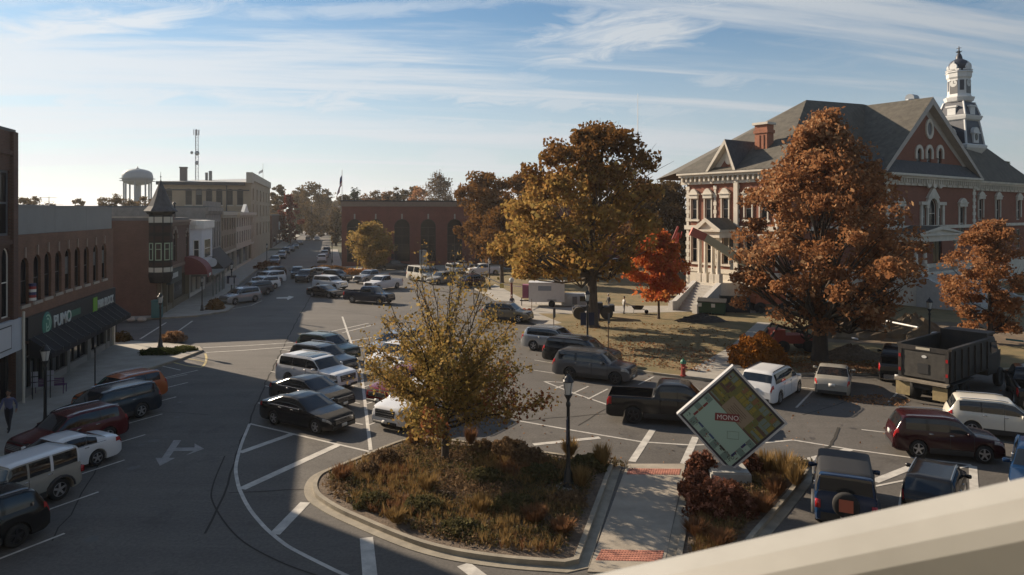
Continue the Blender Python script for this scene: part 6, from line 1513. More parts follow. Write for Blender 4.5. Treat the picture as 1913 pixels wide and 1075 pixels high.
for sd in (-1, 1):
    for z in (1.5, 2.2): mb = MB(); mb.box(-0.06, -0.042, sd * 1.08 - .05, sd * 1.08 + .05, z, z + .16); mb.build('taillight', lamp_red, t)
    mb = MB(); mb.box(-0.25, -0.22, sd * .85 - .33, sd * .85 + .33, .35, 1.0); mf = mb.build('mud_flap', mat('dirty_flap', (0.26, 0.20, 0.10), 0.8, var=0.3), t)
mb = MB(); mb.box(-0.42, 0.0, -1.2, 1.2, 1.08, 1.18); mb.build('bed_lip', lip, t)
mb = MB(); mb.box(-0.1, 8.2, -.45, -.3, .75, 1.0); mb.box(-0.1, 8.2, .3, .45, .75, 1.0); mb.box(-.1, 0.02, -.45, .45, .75, 1.0); mb.build('chassis', plastic, t)
mb = MB(); mb.grid([[(x, y, z) for y, z in ((-1.05 * w, .8), (-1.1 * w, 1.9), (-.95 * w, h), (.95 * w, h), (1.1 * w, 1.9), (1.05 * w, .8))] for x, w, h in ((5.45, 1, 2.7), (5.6, 1, 2.8), (6.7, 1, 2.75), (7.0, 1, 2.2), (7.05, .8, 1.75), (8.1, .74, 1.6), (8.3, .7, 1.4))][::-1]); mb.face([(5.45, y, z) for y, z in ((-1.05, .8), (-1.1, 1.9), (-.95, 2.7), (.95, 2.7), (1.1, 1.9), (1.05, .8))][::-1]); mb.face([(8.3, y, z) for y, z in ((-.73, .8), (-.77, 1.4), (.77, 1.4), (.73, .8))]); mb.build('cab', tk, t)
mb = MB(); mb.box(5.43, 5.448, -.75, .75, 2.0, 2.55); mb.box(5.8, 6.6, -1.105, -1.09, 1.95, 2.55); mb.box(5.8, 6.6, 1.09, 1.105, 1.95, 2.55); mb.build('cab_window', car_glass, t)
for x, ys in ((0.9, (1.0, .68)), (2.2, (1.0, .68)), (7.2, (1.0,))):
    for y in ys:
        for sd in (-1, 1):
            q = MB(); rows = [[(rr_ * math.cos(2 * math.pi * k / 20), yy, rr_ * math.sin(2 * math.pi * k / 20)) for k in range(20)] for rr_, yy in ((.3, -.13), (.5, -.13), (.52, -.08), (.52, .08), (.5, .13), (.3, .13), (.26, .06))]
            q.grid(rows, closed=True); q.face([r_ for r_ in rows[-1]][::-1]); q.face(rows[0]); wl = q.build('wheel', tyre_m, t, True, (x, sd * y, .52), 0 if sd > 0 else math.pi)
for sd in (-1, 1):
    mb = MB(); mb.box(.3, 2.9, sd * .9 - .36, sd * .9 + .36, 1.08, 1.12); mb.build('fender', plastic, t)
# ------------------------------------------------------------------ trees and plants
bark = mat('grey_brown_bark', (0.085, 0.065, 0.048), 0.95, var=0.35, scale=6, bump=0.6, bscale=14, stretch=(1, 1, 0.25))
bark_d = mat('dark_bark', (0.045, 0.034, 0.026), 0.95, var=0.3, scale=6, bump=0.5, stretch=(1, 1, 0.25))
L_gold = leaf_mat('gold_leaves', [(0.15, 0.10, 0.034), (0.26, 0.17, 0.050), (0.36, 0.235, 0.068), (0.32, 0.165, 0.052), (0.42, 0.29, 0.10), (0.22, 0.165, 0.055)], .45)
L_rust = leaf_mat('rust_leaves', [(0.13, 0.066, 0.034), (0.225, 0.104, 0.047), (0.32, 0.152, 0.066), (0.26, 0.112, 0.050), (0.46, 0.28, 0.15), (0.19, 0.118, 0.053)], .5)  # light tan stop puts bright highlight flecks into the leaf colour
L_red = leaf_mat('red_leaves', [(0.34, 0.07, 0.036), (0.52, 0.11, 0.045), (0.62, 0.20, 0.06), (0.50, 0.20, 0.05), (0.15, 0.08, 0.025)], .45)
L_brown = leaf_mat('brown_leaves', [(0.09, 0.05, 0.02), (0.15, 0.075, 0.026), (0.22, 0.105, 0.032), (0.17, 0.09, 0.03), (0.10, 0.075, 0.025)])
L_olive = leaf_mat('olive_gold_leaves', [(0.13, 0.105, 0.034), (0.20, 0.15, 0.046), (0.28, 0.20, 0.060), (0.30, 0.175, 0.055), (0.36, 0.27, 0.11), (0.16, 0.135, 0.045)], .45)
L_tip = leaf_mat('pinkish_tip_leaves', [(0.12, 0.05, 0.03), (0.19, 0.075, 0.04), (0.24, 0.12, 0.05), (0.20, 0.07, 0.04)])
L_far = leaf_mat('far_leaves', [(0.065, 0.05, 0.026), (0.105, 0.07, 0.032), (0.14, 0.09, 0.038), (0.09, 0.075, 0.03)])
L_ever = leaf_mat('evergreen_needles', [(0.02, 0.035, 0.016), (0.03, 0.05, 0.022), (0.045, 0.065, 0.028)], 0.2)
L_orange = leaf_mat('orange_shrub_leaves', [(0.15, 0.06, 0.018), (0.26, 0.10, 0.022), (0.34, 0.14, 0.026), (0.20, 0.10, 0.025)])
def quads_mesh(name, C, U, V, m):
    """leaf blades: rhombs with centre C and half axes U, V (numpy arrays)"""
    n = len(C); co = np.empty((n, 4, 3), np.float32)
    co[:, 0] = C - U; co[:, 1] = C + V * 0.9 - U * 0.1; co[:, 2] = C + U; co[:, 3] = C - V * 0.9 - U * 0.1
    me = bpy.data.meshes.new(name)
    me.vertices.add(n * 4); me.vertices.foreach_set('co', co.ravel())
    me.loops.add(n * 4); me.loops.foreach_set('vertex_index', np.arange(n * 4, dtype=np.int32))
    me.polygons.add(n); me.polygons.foreach_set('loop_start', np.arange(0, n * 4, 4, dtype=np.int32)); me.polygons.foreach_set('loop_total', np.full(n, 4, np.int32))
    me.materials.append(m); me.update(calc_edges=True)
    return me
def rand_axes(rg, n, size, flat=0.0):
    a = rg.normal(size=(n, 3)); a[:, 2] *= (1 - flat); a /= np.linalg.norm(a, axis=1)[:, None]
    b = rg.normal(size=(n, 3)); b -= a * (a * b).sum(1)[:, None]; b /= np.linalg.norm(b, axis=1)[:, None]
    s = size * np.clip(rg.lognormal(-.05, .36, n), .4, 1.9)[:, None]
    return a * s, b * s * 0.72
PROF = {
 'oval': lambda t: math.sin(math.pi * min(1, (t * 0.93 + 0.05)) ** 0.85) ** 0.62,
 'round': lambda t: math.sqrt(max(0.02, 1 - (2 * t - 1) ** 2)) ** 0.85,
 'spread': lambda t: (0.75 + 0.5 * t) * (1 - t ** 3) ** 0.6 + 0.05,
 'cone': lambda t: (1 - t) ** 0.8 * 0.95 + 0.05,
 'dome': lambda t: (1 - t ** 2.2) ** 0.6 * (0.72 + 0.28 * min(1, t * 5)) + 0.02,
 'bell': lambda t: (0.74 + 0.26 * math.sin(min(1, t / 0.30) * math.pi / 2)) * (1 - t ** 3.2) ** 0.6 + 0.03,
 'steeple': lambda t: (0.55 + 0.45 * math.sin(min(1, t / 0.38) * math.pi / 2)) * (1 - max(0, (t - 0.30) / 0.70) ** 1.55) + 0.05,
}
def tree(label, base, h, zc, rad, shape='oval', lm=None, bm=None, seed=1, ncl=70, leaves=9000, ls=0.16, tr=0.3, group=None, name='tree', lean=(0, 0), squash=1.0, limbs=26, gap=0.55, tipm=None, cl=0.15, off=(0, 0), thin=0.0):
    rg = np.random.default_rng(seed); t = thing(name, label, 'tree', (base[0], base[1], base[2] if len(base) > 2 else 0), 0, group)
    bm = bm or bark; lm = lm or L_gold
    pr = PROF[shape]; H = h - zc
    cen = []
    lump = rg.uniform(0, 6.28, 6)
    for k in range(ncl):
        tt = (k + rg.uniform(0, 1)) / ncl; tt = tt ** 0.9
        th = k * 2.39996 + rg.normal(0, 0.35)
        f = math.sqrt(rg.uniform(gap * gap, 1.0)) if rg.random() < 0.78 else rg.uniform(0.05, gap)
        rr = rad * pr(tt) * f * (1 + 0.13 * math.sin(3 * th + lump[0] + 4 * tt) + 0.10 * math.sin(5 * th + lump[1] - 9 * tt)) * 0.92
        cen.append((math.cos(th) * rr + off[0] + (lean[0] - off[0]) * tt, math.sin(th) * rr * squash + off[1] + (lean[1] - off[1]) * tt, zc + H * tt * 0.97 + rg.normal(0, 0.02 * H)))
    cen = np.array(cen)
    # trunk and limbs
    mb = MB(); top = zc + H * 0.72
    pts = [(0, 0, -0.05), (0.0, 0, 0.25)]; rr = [tr * 1.45, tr * 1.06]
    n = 7
    for k in range(1, n + 1):
        z = 0.25 + (top - 0.25) * k / n; w = 0.03 * rad * k / n
        pts.append((rg.normal(0, w) + lean[0] * max(0, (z - zc) / H) * 0.7, rg.normal(0, w) + lean[1] * max(0, (z - zc) / H) * 0.7, z)); rr.append(tr * (1 - 0.88 * (k / n) ** 0.9))
    mb.tube(pts, rr, 9)
    tp = np.array(pts)
    order = np.argsort(cen[:, 2])
    sel = order[np.linspace(0, ncl - 1, min(limbs, ncl)).astype(int)]
    for i in sel:
        c = cen[i]; zz = max(min(zc * 0.95, c[2] * 0.9), c[2] - 0.75 * math.hypot(c[0], c[1]) - 0.06 * H)
        zz = min(zz, top * 0.96); a = np.array([np.interp(zz, tp[:, 2], tp[:, 0]), np.interp(zz, tp[:, 2], tp[:, 1]), zz])
        m1 = a * 0.55 + c * 0.45 + np.array([0, 0, -0.04 * H]) + rg.normal(0, 0.03 * rad, 3); r0 = max(0.012, tr * 0.42 * (1 - 0.75 * (zz / top)))
        mb.tube([a, a * 0.8 + m1 * 0.2, m1, c], [r0, r0 * 0.85, r0 * 0.6, r0 * 0.18], 5, cap=False)
        for q in range(3):
            d = c + rg.normal(0, cl * rad, 3) + (c - m1) * (.22 if q == 2 else 0); mb.tube([m1, (m1 + d) / 2 + rg.normal(0, 0.02 * rad, 3), d], [r0 * 0.4, r0 * 0.28, r0 * 0.08], 4, cap=False)
    mb.build('trunk', bm, t, True)
    # leaves
    per = rg.dirichlet(np.full(ncl, 3.0)) * (1 - thin * np.clip((cen[:, 2] - zc) / H, 0, 1) ** 1.5); per = per / per.sum() * leaves; C = []
    for c, k in zip(cen, per.astype(int)):
        s = cl * rad * (0.75 + rg.uniform(0, 0.6)); q = np.clip(rg.normal(size=(k, 3)), -1.7, 1.7) * s * 0.80; q[:, 2] *= 0.66
        C.append(c + q)
    C = np.concatenate(C); C = C[C[:, 2] > 0.15]
    U, V = rand_axes(rg, len(C), ls)
    if tipm is None: link('crown', quads_mesh('crown', C, U, V, lm), t)
    else:
        hi = (C[:, 2] - zc) / H + rg.normal(0, 0.10, len(C)) > tipm[1]
        link('crown', quads_mesh('crown', C[~hi], U[~hi], V[~hi], lm), t); link('crown', quads_mesh('crown', C[hi], U[hi], V[hi], tipm[0]), t)
    return t
# the big ones on the courthouse lawn
b = G(1107, 613); tree('large yellow maple with a wide golden crown on the courthouse lawn', b + Vector((0, 0, .1)), 17.5, 4.7, 7.6, 'bell', L_gold, seed=3, ncl=210, leaves=34000, ls=0.17, tr=0.55, limbs=56, gap=0.5, tipm=(L_brown, 0.64), cl=0.085, off=(-2.3, 0), lean=(.6, 0), thin=.55)
b = G(1532, 676); tree('huge rust brown tree standing in front of the courthouse corner', b + Vector((0, 0, .1)), 16.7, 2.7, 6.7, 'steeple', L_rust, bark_d, seed=5, ncl=300, leaves=50000, ls=0.125, tr=0.52, limbs=70, gap=0.55, cl=0.075, lean=(.4, 0))
b = G(1850, 644); tree('rusty orange rounded tree at the right edge before the courthouse', b + Vector((0, 0, .1)), 9.3, 1.0, 3.5, 'oval', L_rust, bark_d, seed=8, ncl=80, leaves=17000, ls=0.11, tr=0.2, gap=0.5, cl=.11)
b = G(1231, 598); tree('small bright red maple with a thin trunk on the courthouse lawn', b + Vector((0, 0, .1)), 8.0, 1.9, 3.0, 'oval', L_red, seed=11, ncl=70, leaves=12000, ls=0.15, tr=0.13, gap=0.45)
b = G(690, 507); tree('yellow green rounded tree in front of the red bank', b, 8.6, 0.7, 4.4, 'oval', L_olive, seed=12, ncl=90, leaves=12000, ls=0.17, tr=0.16, gap=0.4)
g_b = 'brown trees between the bank and the maple'
b = G(906, 512); tree('tall brown tree left of the yellow maple in front of the bank', b, 16.6, 3.2, 5.2, 'round', L_brown, seed=14, ncl=80, leaves=15000, ls=0.22, tr=0.35, group=g_b, gap=0.4)
b = G(975, 506); tree('tall brown tree close behind the yellow maple on its left', b, 17.2, 3.0, 5.6, 'round', L_brown, seed=15, ncl=80, leaves=15000, ls=0.22, tr=0.35, group=g_b, gap=0.4)
b = G(938, 530); tree('brown tree whose trunk shows left of the yellow maple above the barrier tape', b, 10.5, 2.9, 4.2, 'oval', L_brown, seed=16, ncl=60, leaves=9000, ls=0.19, tr=0.32, group=g_b, gap=0.4)
b = Vector((UX(1250, 112), 112, 0)); tree('dark brown tree between the red maple and the white portico', b, 15.0, 1.5, 6.0, 'round', L_far, seed=17, ncl=80, leaves=14000, ls=0.24, tr=0.35, group=g_b, gap=0.3)
b = Vector((UX(1205, 120), 120, 0)); tree('dark brown tree behind the right side of the yellow maple', b, 15.5, 2, 6.0, 'round', L_brown, seed=18, ncl=70, leaves=11000, ls=0.24, tr=0.35, group=g_b, gap=0.3)
# trees along the far street and beyond
g_s = 'trees lining the far street'
for i, (u, Y, vt, wpx, lm, shp, zc, lab) in enumerate((
 (524, 255, 346, 22, L_far, 'round', 3, 'dull brown tree right of the large tan building'),
 (541, 235, 366, 23, leaf_mat('dusk_red_leaves', [(0.10, 0.022, 0.016), (0.16, 0.035, 0.022), (0.13, 0.05, 0.028)]), 'oval', 2, 'dark red tree standing over the low brick building'),
 (583, 270, 341, 36, L_far, 'round', 3, 'big dark round tree at the end of the far street'),
 (612, 330, 358, 24, L_far, 'round', 3, 'dark tree over the roadway at the far end of the street'),
 (628, 215, 395, 14, L_far, 'oval', 2, 'greenish tree at the bank corner beside the far street'),
 (560, 330, 352, 20, L_far, 'round', 3, 'brown tree between the red one and the big dark round one'),
 (601, 420, 366, 22, L_far, 'round', 3, 'distant brown tree where the far street ends'),
 (637, 430, 372, 24, L_far, 'round', 3, 'distant tree behind the bank flagpole'),
 (512, 340, 362, 18, L_far, 'round', 2, 'tree showing just past the corner of the large tan building'),
 (572, 400, 372, 26, L_far, 'round', 2, 'far low tree behind the big dark round one'),
 (590, 480, 385, 34, L_brown, 'round', 2, 'far brown tree closing off the end of the street'),
 (618, 520, 388, 38, L_far, 'round', 2, 'far dark tree closing off the right end of the street'),
 (600, 300, 392, 13, L_far, 'oval', 1, 'small tree at the left kerb near the end of the street'),
 (626, 290, 388, 16, L_far, 'oval', 1, 'dark tree at the right kerb beyond the bank'))):
    tree(lab, (UX(u, Y), Y, 0), ZV(vt, Y), zc * .5, wpx * Y / 1300, shp, lm, bark_d, seed=30 + i, ncl=55, leaves=6500, ls=0.00115 * Y, tr=0.4, group=g_s, gap=0.3, limbs=12)
g_k = 'trees on the skyline beyond the bank'
tree('bare pale crowned willow rising behind the bank roof', (UX(822, 215), 215, 0), ZV(327, 215), 3, 46 * 215 / 1300, 'dome', leaf_mat('bare_twig_haze', [(0.12, 0.08, 0.045), (0.17, 0.115, 0.065), (0.22, 0.15, 0.085)], 0.2), bark, seed=51, ncl=110, leaves=9000, ls=0.22, tr=0.5, group=g_k, limbs=70, gap=0.3)
rk = random.Random(4)
words = ['olive', 'brown', 'russet', 'dull', 'pale', 'dark', 'tawny', 'grey', 'ochre', 'umber', 'bronze', 'sallow']
k = 0
for u, vt, w, lm in ((648, 371, 14, L_far), (664, 355, 15, L_ever), (684, 366, 15, L_brown), (703, 362, 16, L_far), (722, 363, 15, L_brown), (740, 358, 14, L_far), (757, 359, 15, L_far), (773, 350, 14, L_far), (786, 352, 18, L_rust), (862, 352, 12, L_far), (880, 345, 16, L_far)):
    Y = 240 + 12 * (k % 4)
    tree(['small tree just right of the flagpole on the bank skyline', 'dark evergreen on the bank skyline near the flagpole', 'tawny tree on the skyline right of the dark evergreen', 'dull tree third right of the evergreen on the bank skyline', 'rusty tree over the middle of the bank roof', 'brown skyline tree over the third bank arch', 'dark skyline tree left of the bank chimney', 'tall thin skyline tree just left of the pale willow', 'orange tinted tree under the left side of the pale willow', 'small dark skyline tree at the right side of the willow', 'dark tree between the willow and the brown trees'][k], (UX(u, Y), Y, 0), ZV(vt - 4, Y), 1.5, w * 1.7 * Y / 1300, 'cone' if lm is L_ever else 'oval', lm, bark_d, seed=60 + k, ncl=45, leaves=4200, ls=0.30, tr=0.3, group=g_k, limbs=8, gap=0.3); k += 1
g_w = 'trees behind the left roofs'
for i, (u, vt, w, lab) in enumerate(((42, 372, 14, 'tree tops above the grey cladding beside the tall brick building'), (66, 374, 16, 'tree above the grey cladding left of the aerials'), (97, 386, 12, 'low tree behind the roof aerials'), (148, 377, 11, 'small lone tree above the middle of the grey cladding'), (198, 374, 14, 'tree above the right end of the grey cladding'), (220, 370, 16, 'bushy tree left of the water tower legs'), (244, 378, 16, 'tree under the water tower'), (270, 372, 14, 'tree at the foot of the water tower beside the witch hat roof'))):
    Y = 170; tree(lab, (UX(u, Y), Y, 0), ZV(vt - 5, Y), 3, w * 1.6 * Y / 1300, 'round', L_far, bark_d, seed=80 + i, ncl=50, leaves=4500, ls=0.19, tr=0.25, group=g_w, limbs=10, gap=0.3)
tree('lone dark fir beyond the right end of the courthouse roof', (UX(1880, 135), 135, 0), ZV(300, 135), 3, 1.6, 'cone', L_ever, bark_d, seed=95, ncl=40, leaves=3000, ls=0.2, tr=0.2, limbs=8)
# woods on the horizon
rg = np.random.default_rng(77); n = 60000
X_ = rg.uniform(-900, 900, n); Yd = rg.uniform(520, 700, n); top = 9 + 5 * np.sin(X_ / 37) + 3 * np.sin(X_ / 11 + 2) + 2 * np.sin(X_ / 5.3)
Z_ = rg.uniform(0, 1, n) ** 0.7 * np.maximum(top, 4)
U, V = rand_axes(rg, n, 1.1); tag(link('far_woods', quads_mesh('far_woods', np.stack([X_, Yd, Z_], 1), U, V, L_far)), 'low band of far autumn woods along the horizon behind the town', 'woods', kind='stuff')
# ---- the small half bare tree on the island ----------------------------------------
def island_tree():
    base = G(832, 866); rg = np.random.default_rng(21); H = 7.9
    t = thing('tree', 'small half bare tree with sparse yellow leaves growing from the planted island', 'tree', (base.x, base.y, 0.1))
    mb = MB(); mb.tube([(0, 0, -0.05), (0, 0, .15), (0.01, 0, .9), (0.0, 0.02, 1.7), (0.03, 0, 2.6), (0.1, .03, 4.0), (.16, 0, 5.6), (.22, 0, H)], [.20, .16, .145, .125, .085, .05, .028, .008], 10)
    C, P = [], []
    def leafy(p, k, s):
        for _ in range(k): C.append(np.array(p) + rg.normal(0, s, 3))
    for k in range(40):
        z0 = 1.25 + 2.9 * (k / 40) ** 1.1 + rg.uniform(-.1, .1); th = k * 2.39996 + rg.normal(0, .25); f = k / 40
        el = R(13 + 60 * f + rg.normal(0, 6)); ln = (3.65 - 0.15 * f) * rg.uniform(.82, 1.08) + (1.0 * f)
        if el < R(12): el = R(12)
        d = np.array([math.cos(th) * math.cos(el), math.sin(th) * math.cos(el), math.sin(el)])
        p = np.array([0.02, 0, z0]); pts = [p.copy()]; r0 = .055 * (1 - .45 * f); ns = 7
        for q in range(ns):
            d2 = d + np.array([0, 0, .10 * q / ns]) + rg.normal(0, .11, 3); d2 /= np.linalg.norm(d2); p = p + d2 * ln / ns; pts.append(p.copy())
        pts = [q for q in pts]
        mb.tube(pts, [r0 * (1 - .88 * i / ns) + .004 for i in range(ns + 1)], 5, cap=False)
        for i in range(2, ns + 1):
            for q in range(4):
                a = pts[i] * .5 + pts[i - 1] * .5 + (pts[i] - pts[i - 1]) * rg.uniform(-.5, .5)
                dd = (pts[i] - pts[i - 1]) / np.linalg.norm(pts[i] - pts[i - 1]) * .75 + rg.normal(0, .42, 3) + np.array([0, 0, .12]); dd /= np.linalg.norm(dd); tl = rg.uniform(.35, 1.0) * (1 - .25 * f)
                e1, e2 = a + dd * tl * .55 + rg.normal(0, .03, 3), a + dd * tl + rg.normal(0, .05, 3) + np.array([0, 0, .04])
                mb.tube([a, e1, e2], [.011, .008, .004], 4, cap=False)
                zz = e2[2]; dens = 1.25 if zz < 3.3 else max(.14, 1.1 - (zz - 3.3) / 2.9)
                dens *= 0.75 + 0.5 * rg.random()
                leafy(e2, rg.poisson(17 * dens), .17); leafy(e1, rg.poisson(12 * dens), .16); leafy(a, rg.poisson(5 * dens), .14)
    mb.build('trunk', bark_d, t, True)
    C = np.array(C); rad = np.hypot(C[:, 0], C[:, 1]); U, V = rand_axes(rg, len(C), .06)
    outer = (rg.random(len(C)) < np.clip((rad - 1.9) / 2.2, 0, .5)) & (C[:, 2] < 3.6) & (C[:, 0] > -.5)
    link('crown', quads_mesh('crown', C[~outer], U[~outer], V[~outer], L_olive), t); link('crown', quads_mesh('crown', C[outer], U[outer], V[outer], leaf_mat('russet_edge_leaves', [(0.15, 0.05, 0.03), (0.22, 0.08, 0.035), (0.27, 0.12, 0.035)])), t)
island_tree()
# ---- hedge and shrubs ---------------------------------------------------------------
def shrub(label, base, rx, ry, h, lm, leaves, ls, seed, name='shrub', group=None, cat='shrub', stems=14, flat=0.0, z0=0.12):
    rg = np.random.default_rng(seed); t = thing(name, label, cat, (base[0], base[1], z0), 0, group)
    mb = MB()
    for k in range(stems):
        a = rg.uniform(0, 6.28); r = rg.uniform(.2, .85); mb.tube([(rg.normal(0, .06 * rx), rg.normal(0, .06 * ry), -.05), (math.cos(a) * r * rx * .5, math.sin(a) * r * ry * .5, h * .45), (math.cos(a) * r * rx, math.sin(a) * r * ry, h * .85)], [.022, .015, .006], 4, cap=False)
    mb.build('stem', bark_d, t)
    d = rg.normal(size=(leaves, 3)); d[:, 2] = np.abs(d[:, 2]); d /= np.linalg.norm(d, axis=1)[:, None]
    lump = 1 + .14 * np.sin(5 * np.arctan2(d[:, 1], d[:, 0]) + seed) * (1 - d[:, 2]) + .10 * np.sin(9 * d[:, 0] + 7 * d[:, 2] + seed)
    q = d * (rg.uniform(.25, 1, leaves) ** .4 * lump)[:, None] * np.array([rx, ry, h]); q[:, 2] = np.maximum(q[:, 2], .03)
    U, V = rand_axes(rg, leaves, ls); link('foliage', quads_mesh('foliage', q, U, V, lm), t)
    return t
shrub('rounded orange hedge bush at the end of the courthouse path', G(1422, 690) + Vector((0.2, .9, 0)), 1.95, 1.5, 2.0, L_orange, 14000, .075, 201, name='bush', cat='bush')
shrub('brown dry bush at the near end of the second left pavement', G(403, 580), .95, .8, 1.1, L_brown, 2500, .08, 202, name='bush', cat='bush')
shrub('reddish shrub at the kerb end before the far street cars', G(500, 503), 2.2, 1.6, 1.3, leaf_mat('red_shrub_leaves', [(0.10, 0.03, 0.018), (0.17, 0.06, 0.025), (0.14, 0.05, 0.02)]), 1600, .16, 203)
shrub('low brown planting at the bank kerb corner', G(612, 507), 3.6, 1.6, .9, L_brown, 2000, .16, 204)
shrub('low tan planting under the yellow bank tree', G(668, 514), 3.8, 1.4, .9, L_orange, 2000, .15, 205)
shrub('pinkish tan shrub beside the lamp at the planted street corner', G(324, 640), 1.0, .7, .75, leaf_mat('pink_tan_leaves', [(0.20, 0.11, 0.06), (0.30, 0.17, 0.09), (0.36, 0.22, 0.12)]), 2600, .06, 206)
shrub('dark green groundcover at the foot of the corner lamp', G(300, 664), 1.5, .8, .4, leaf_mat('dark_green_leaves', [(0.02, 0.03, 0.01), (0.04, 0.055, 0.016), (0.09, 0.10, 0.03)]), 3500, .06, 207)
shrub('low green planting along the lit edge of the corner island', G(345, 658), 1.0, .55, .35, leaf_mat('lime_leaves', [(0.05, 0.06, 0.015), (0.10, 0.11, 0.025), (0.16, 0.15, 0.04)]), 1800, .05, 209)
shrub('dark low shrub beside the cream corner post of the shop', G(228, 640), .8, .7, .7, L_far, 1200, .07, 208)
# plants of the island (each clump one could dig up is its own thing)
L_dry = leaf_mat('dry_brown_leaves', [(0.09, 0.06, 0.038), (0.15, 0.098, 0.058), (0.22, 0.145, 0.082), (0.12, 0.085, 0.048)], .25)
L_grn = leaf_mat('dull_green_leaves', [(0.055, 0.05, 0.024), (0.085, 0.078, 0.036), (0.13, 0.11, 0.05), (0.10, 0.072, 0.04)], .25)
L_straw = leaf_mat('straw_blades', [(0.14, 0.085, 0.035), (0.22, 0.14, 0.055), (0.30, 0.20, 0.085), (0.16, 0.10, 0.045)], .3)
L_rus = leaf_mat('russet_blades', [(0.13, 0.065, 0.034), (0.20, 0.10, 0.05), (0.26, 0.14, 0.07)], .3)
L_hyd = leaf_mat('dark_hydrangea_leaves', [(0.06, 0.028, 0.018), (0.10, 0.042, 0.026), (0.15, 0.065, 0.04), (0.08, 0.05, 0.025)], .25)
L_pink = leaf_mat('faded_flower_petals', [(0.20, 0.09, 0.065), (0.28, 0.13, 0.09), (0.22, 0.10, 0.06)], .25)
def grass_clump(label, base, r, h, lm, n, seed, group):
    rg = np.random.default_rng(seed); a = rg.uniform(0, 6.28, n); rb = rg.uniform(0, .3, n) * r; ro = rg.uniform(.35, 1.0, n) * r; hh = h * rg.uniform(.55, 1.05, n)
    b0 = np.stack([np.cos(a) * rb, np.sin(a) * rb, np.zeros(n)], 1); tip = np.stack([np.cos(a) * ro, np.sin(a) * ro, hh], 1); c = (b0 + tip) / 2 + np.stack([np.zeros(n), np.zeros(n), hh * .12], 1)
    U = (tip - b0) / 2; V = np.stack([-np.sin(a), np.cos(a), np.zeros(n)], 1) * .022
    t = thing('grass_clump', label, 'ornamental grass', (base[0], base[1], .12), 0, group); link('blade', quads_mesh('blade', c, U, V, lm), t)
    tag(t.children[0], kind='stuff')
    return t
from mathutils.geometry import intersect_point_tri_2d
def inside(p, poly):
    c = False; n = len(poly); j = n - 1
    for i in range(n):
        a, b2 = poly[i], poly[j]
        if (a.y > p[1]) != (b2.y > p[1]) and p[0] < (b2.x - a.x) * (p[1] - a.y) / (b2.y - a.y) + a.x: c = not c
        j = i
    return c
def scatter(poly, n, rg):
    x0, x1 = min(p.x for p in poly), max(p.x for p in poly); y0, y1 = min(p.y for p in poly), max(p.y for p in poly); out = []
    while len(out) < n:
        p = (rg.uniform(x0, x1), rg.uniform(y0, y1))
        if inside(p, poly): out.append(p)
    return np.array(out)
def ground_cover(poly, n, seed, nm='ground_cover'):
    rg = np.random.default_rng(seed)
    P = scatter(poly, n, rg); patchn = np.sin(P[:, 0] * 1.3 + 1) + np.sin(P[:, 1] * 1.7) + np.sin((P[:, 0] + P[:, 1]) * .9 + 2) + rg.normal(0, .7, n)
    for lm, lo, hi, kind in ((L_dry, -9, -.7, 0), (L_grn, -.7, .35, 0), (L_straw, .35, 1.8, 1), (L_rus, 1.8, 9, 1)):
        s = (patchn >= lo) & (patchn < hi); Q = P[s]; k = len(Q)
        if not k: continue
        rep = 7; Q = np.repeat(Q, rep, 0); m_ = len(Q)
        hgt = np.repeat(rg.uniform(.06, .30 if kind == 0 else .40, k), rep)
        if kind == 0:
            C = np.stack([Q[:, 0] + rg.normal(0, .09, m_), Q[:, 1] + rg.normal(0, .09, m_), .12 + hgt * rg.uniform(.15, 1, m_)], 1); U, V = rand_axes(rg, m_, .042)
        else:
            a = rg.uniform(0, 6.28, m_); ln = rg.uniform(.03, .22, m_); C = np.stack([Q[:, 0] + np.cos(a) * ln * .5, Q[:, 1] + np.sin(a) * ln * .5, .12 + hgt * .5], 1)
            U = np.stack([np.cos(a) * ln * .5, np.sin(a) * ln * .5, hgt * .5], 1); V = np.stack([-np.sin(a), np.cos(a), a * 0], 1) * .014
        tag(link(nm, quads_mesh(nm, C, U, V, lm)), {0: 'dry leafy groundcover', 1: 'dry grassy groundcover'}[kind] + ' filling the planted island', 'groundcover', kind='stuff')
    # fallen leaves and chips
    m_ = n; Q = scatter(poly, m_, rg); C = np.stack([Q[:, 0], Q[:, 1], np.full(m_, .135) + rg.uniform(0, .02, m_)], 1); U, V = rand_axes(rg, m_, .045, .8); tag(link('leaf_litter', quads_mesh('leaf_litter', C, U, V, L_straw)), 'pale fallen leaves and chips on the island bed', 'leaf litter', kind='stuff')
ground_cover(inset(bed_a, .35), 5200, 301); ground_cover(inset(bed_b, .3), 2600, 302)
g_p = 'dry shrubs in the island bed'
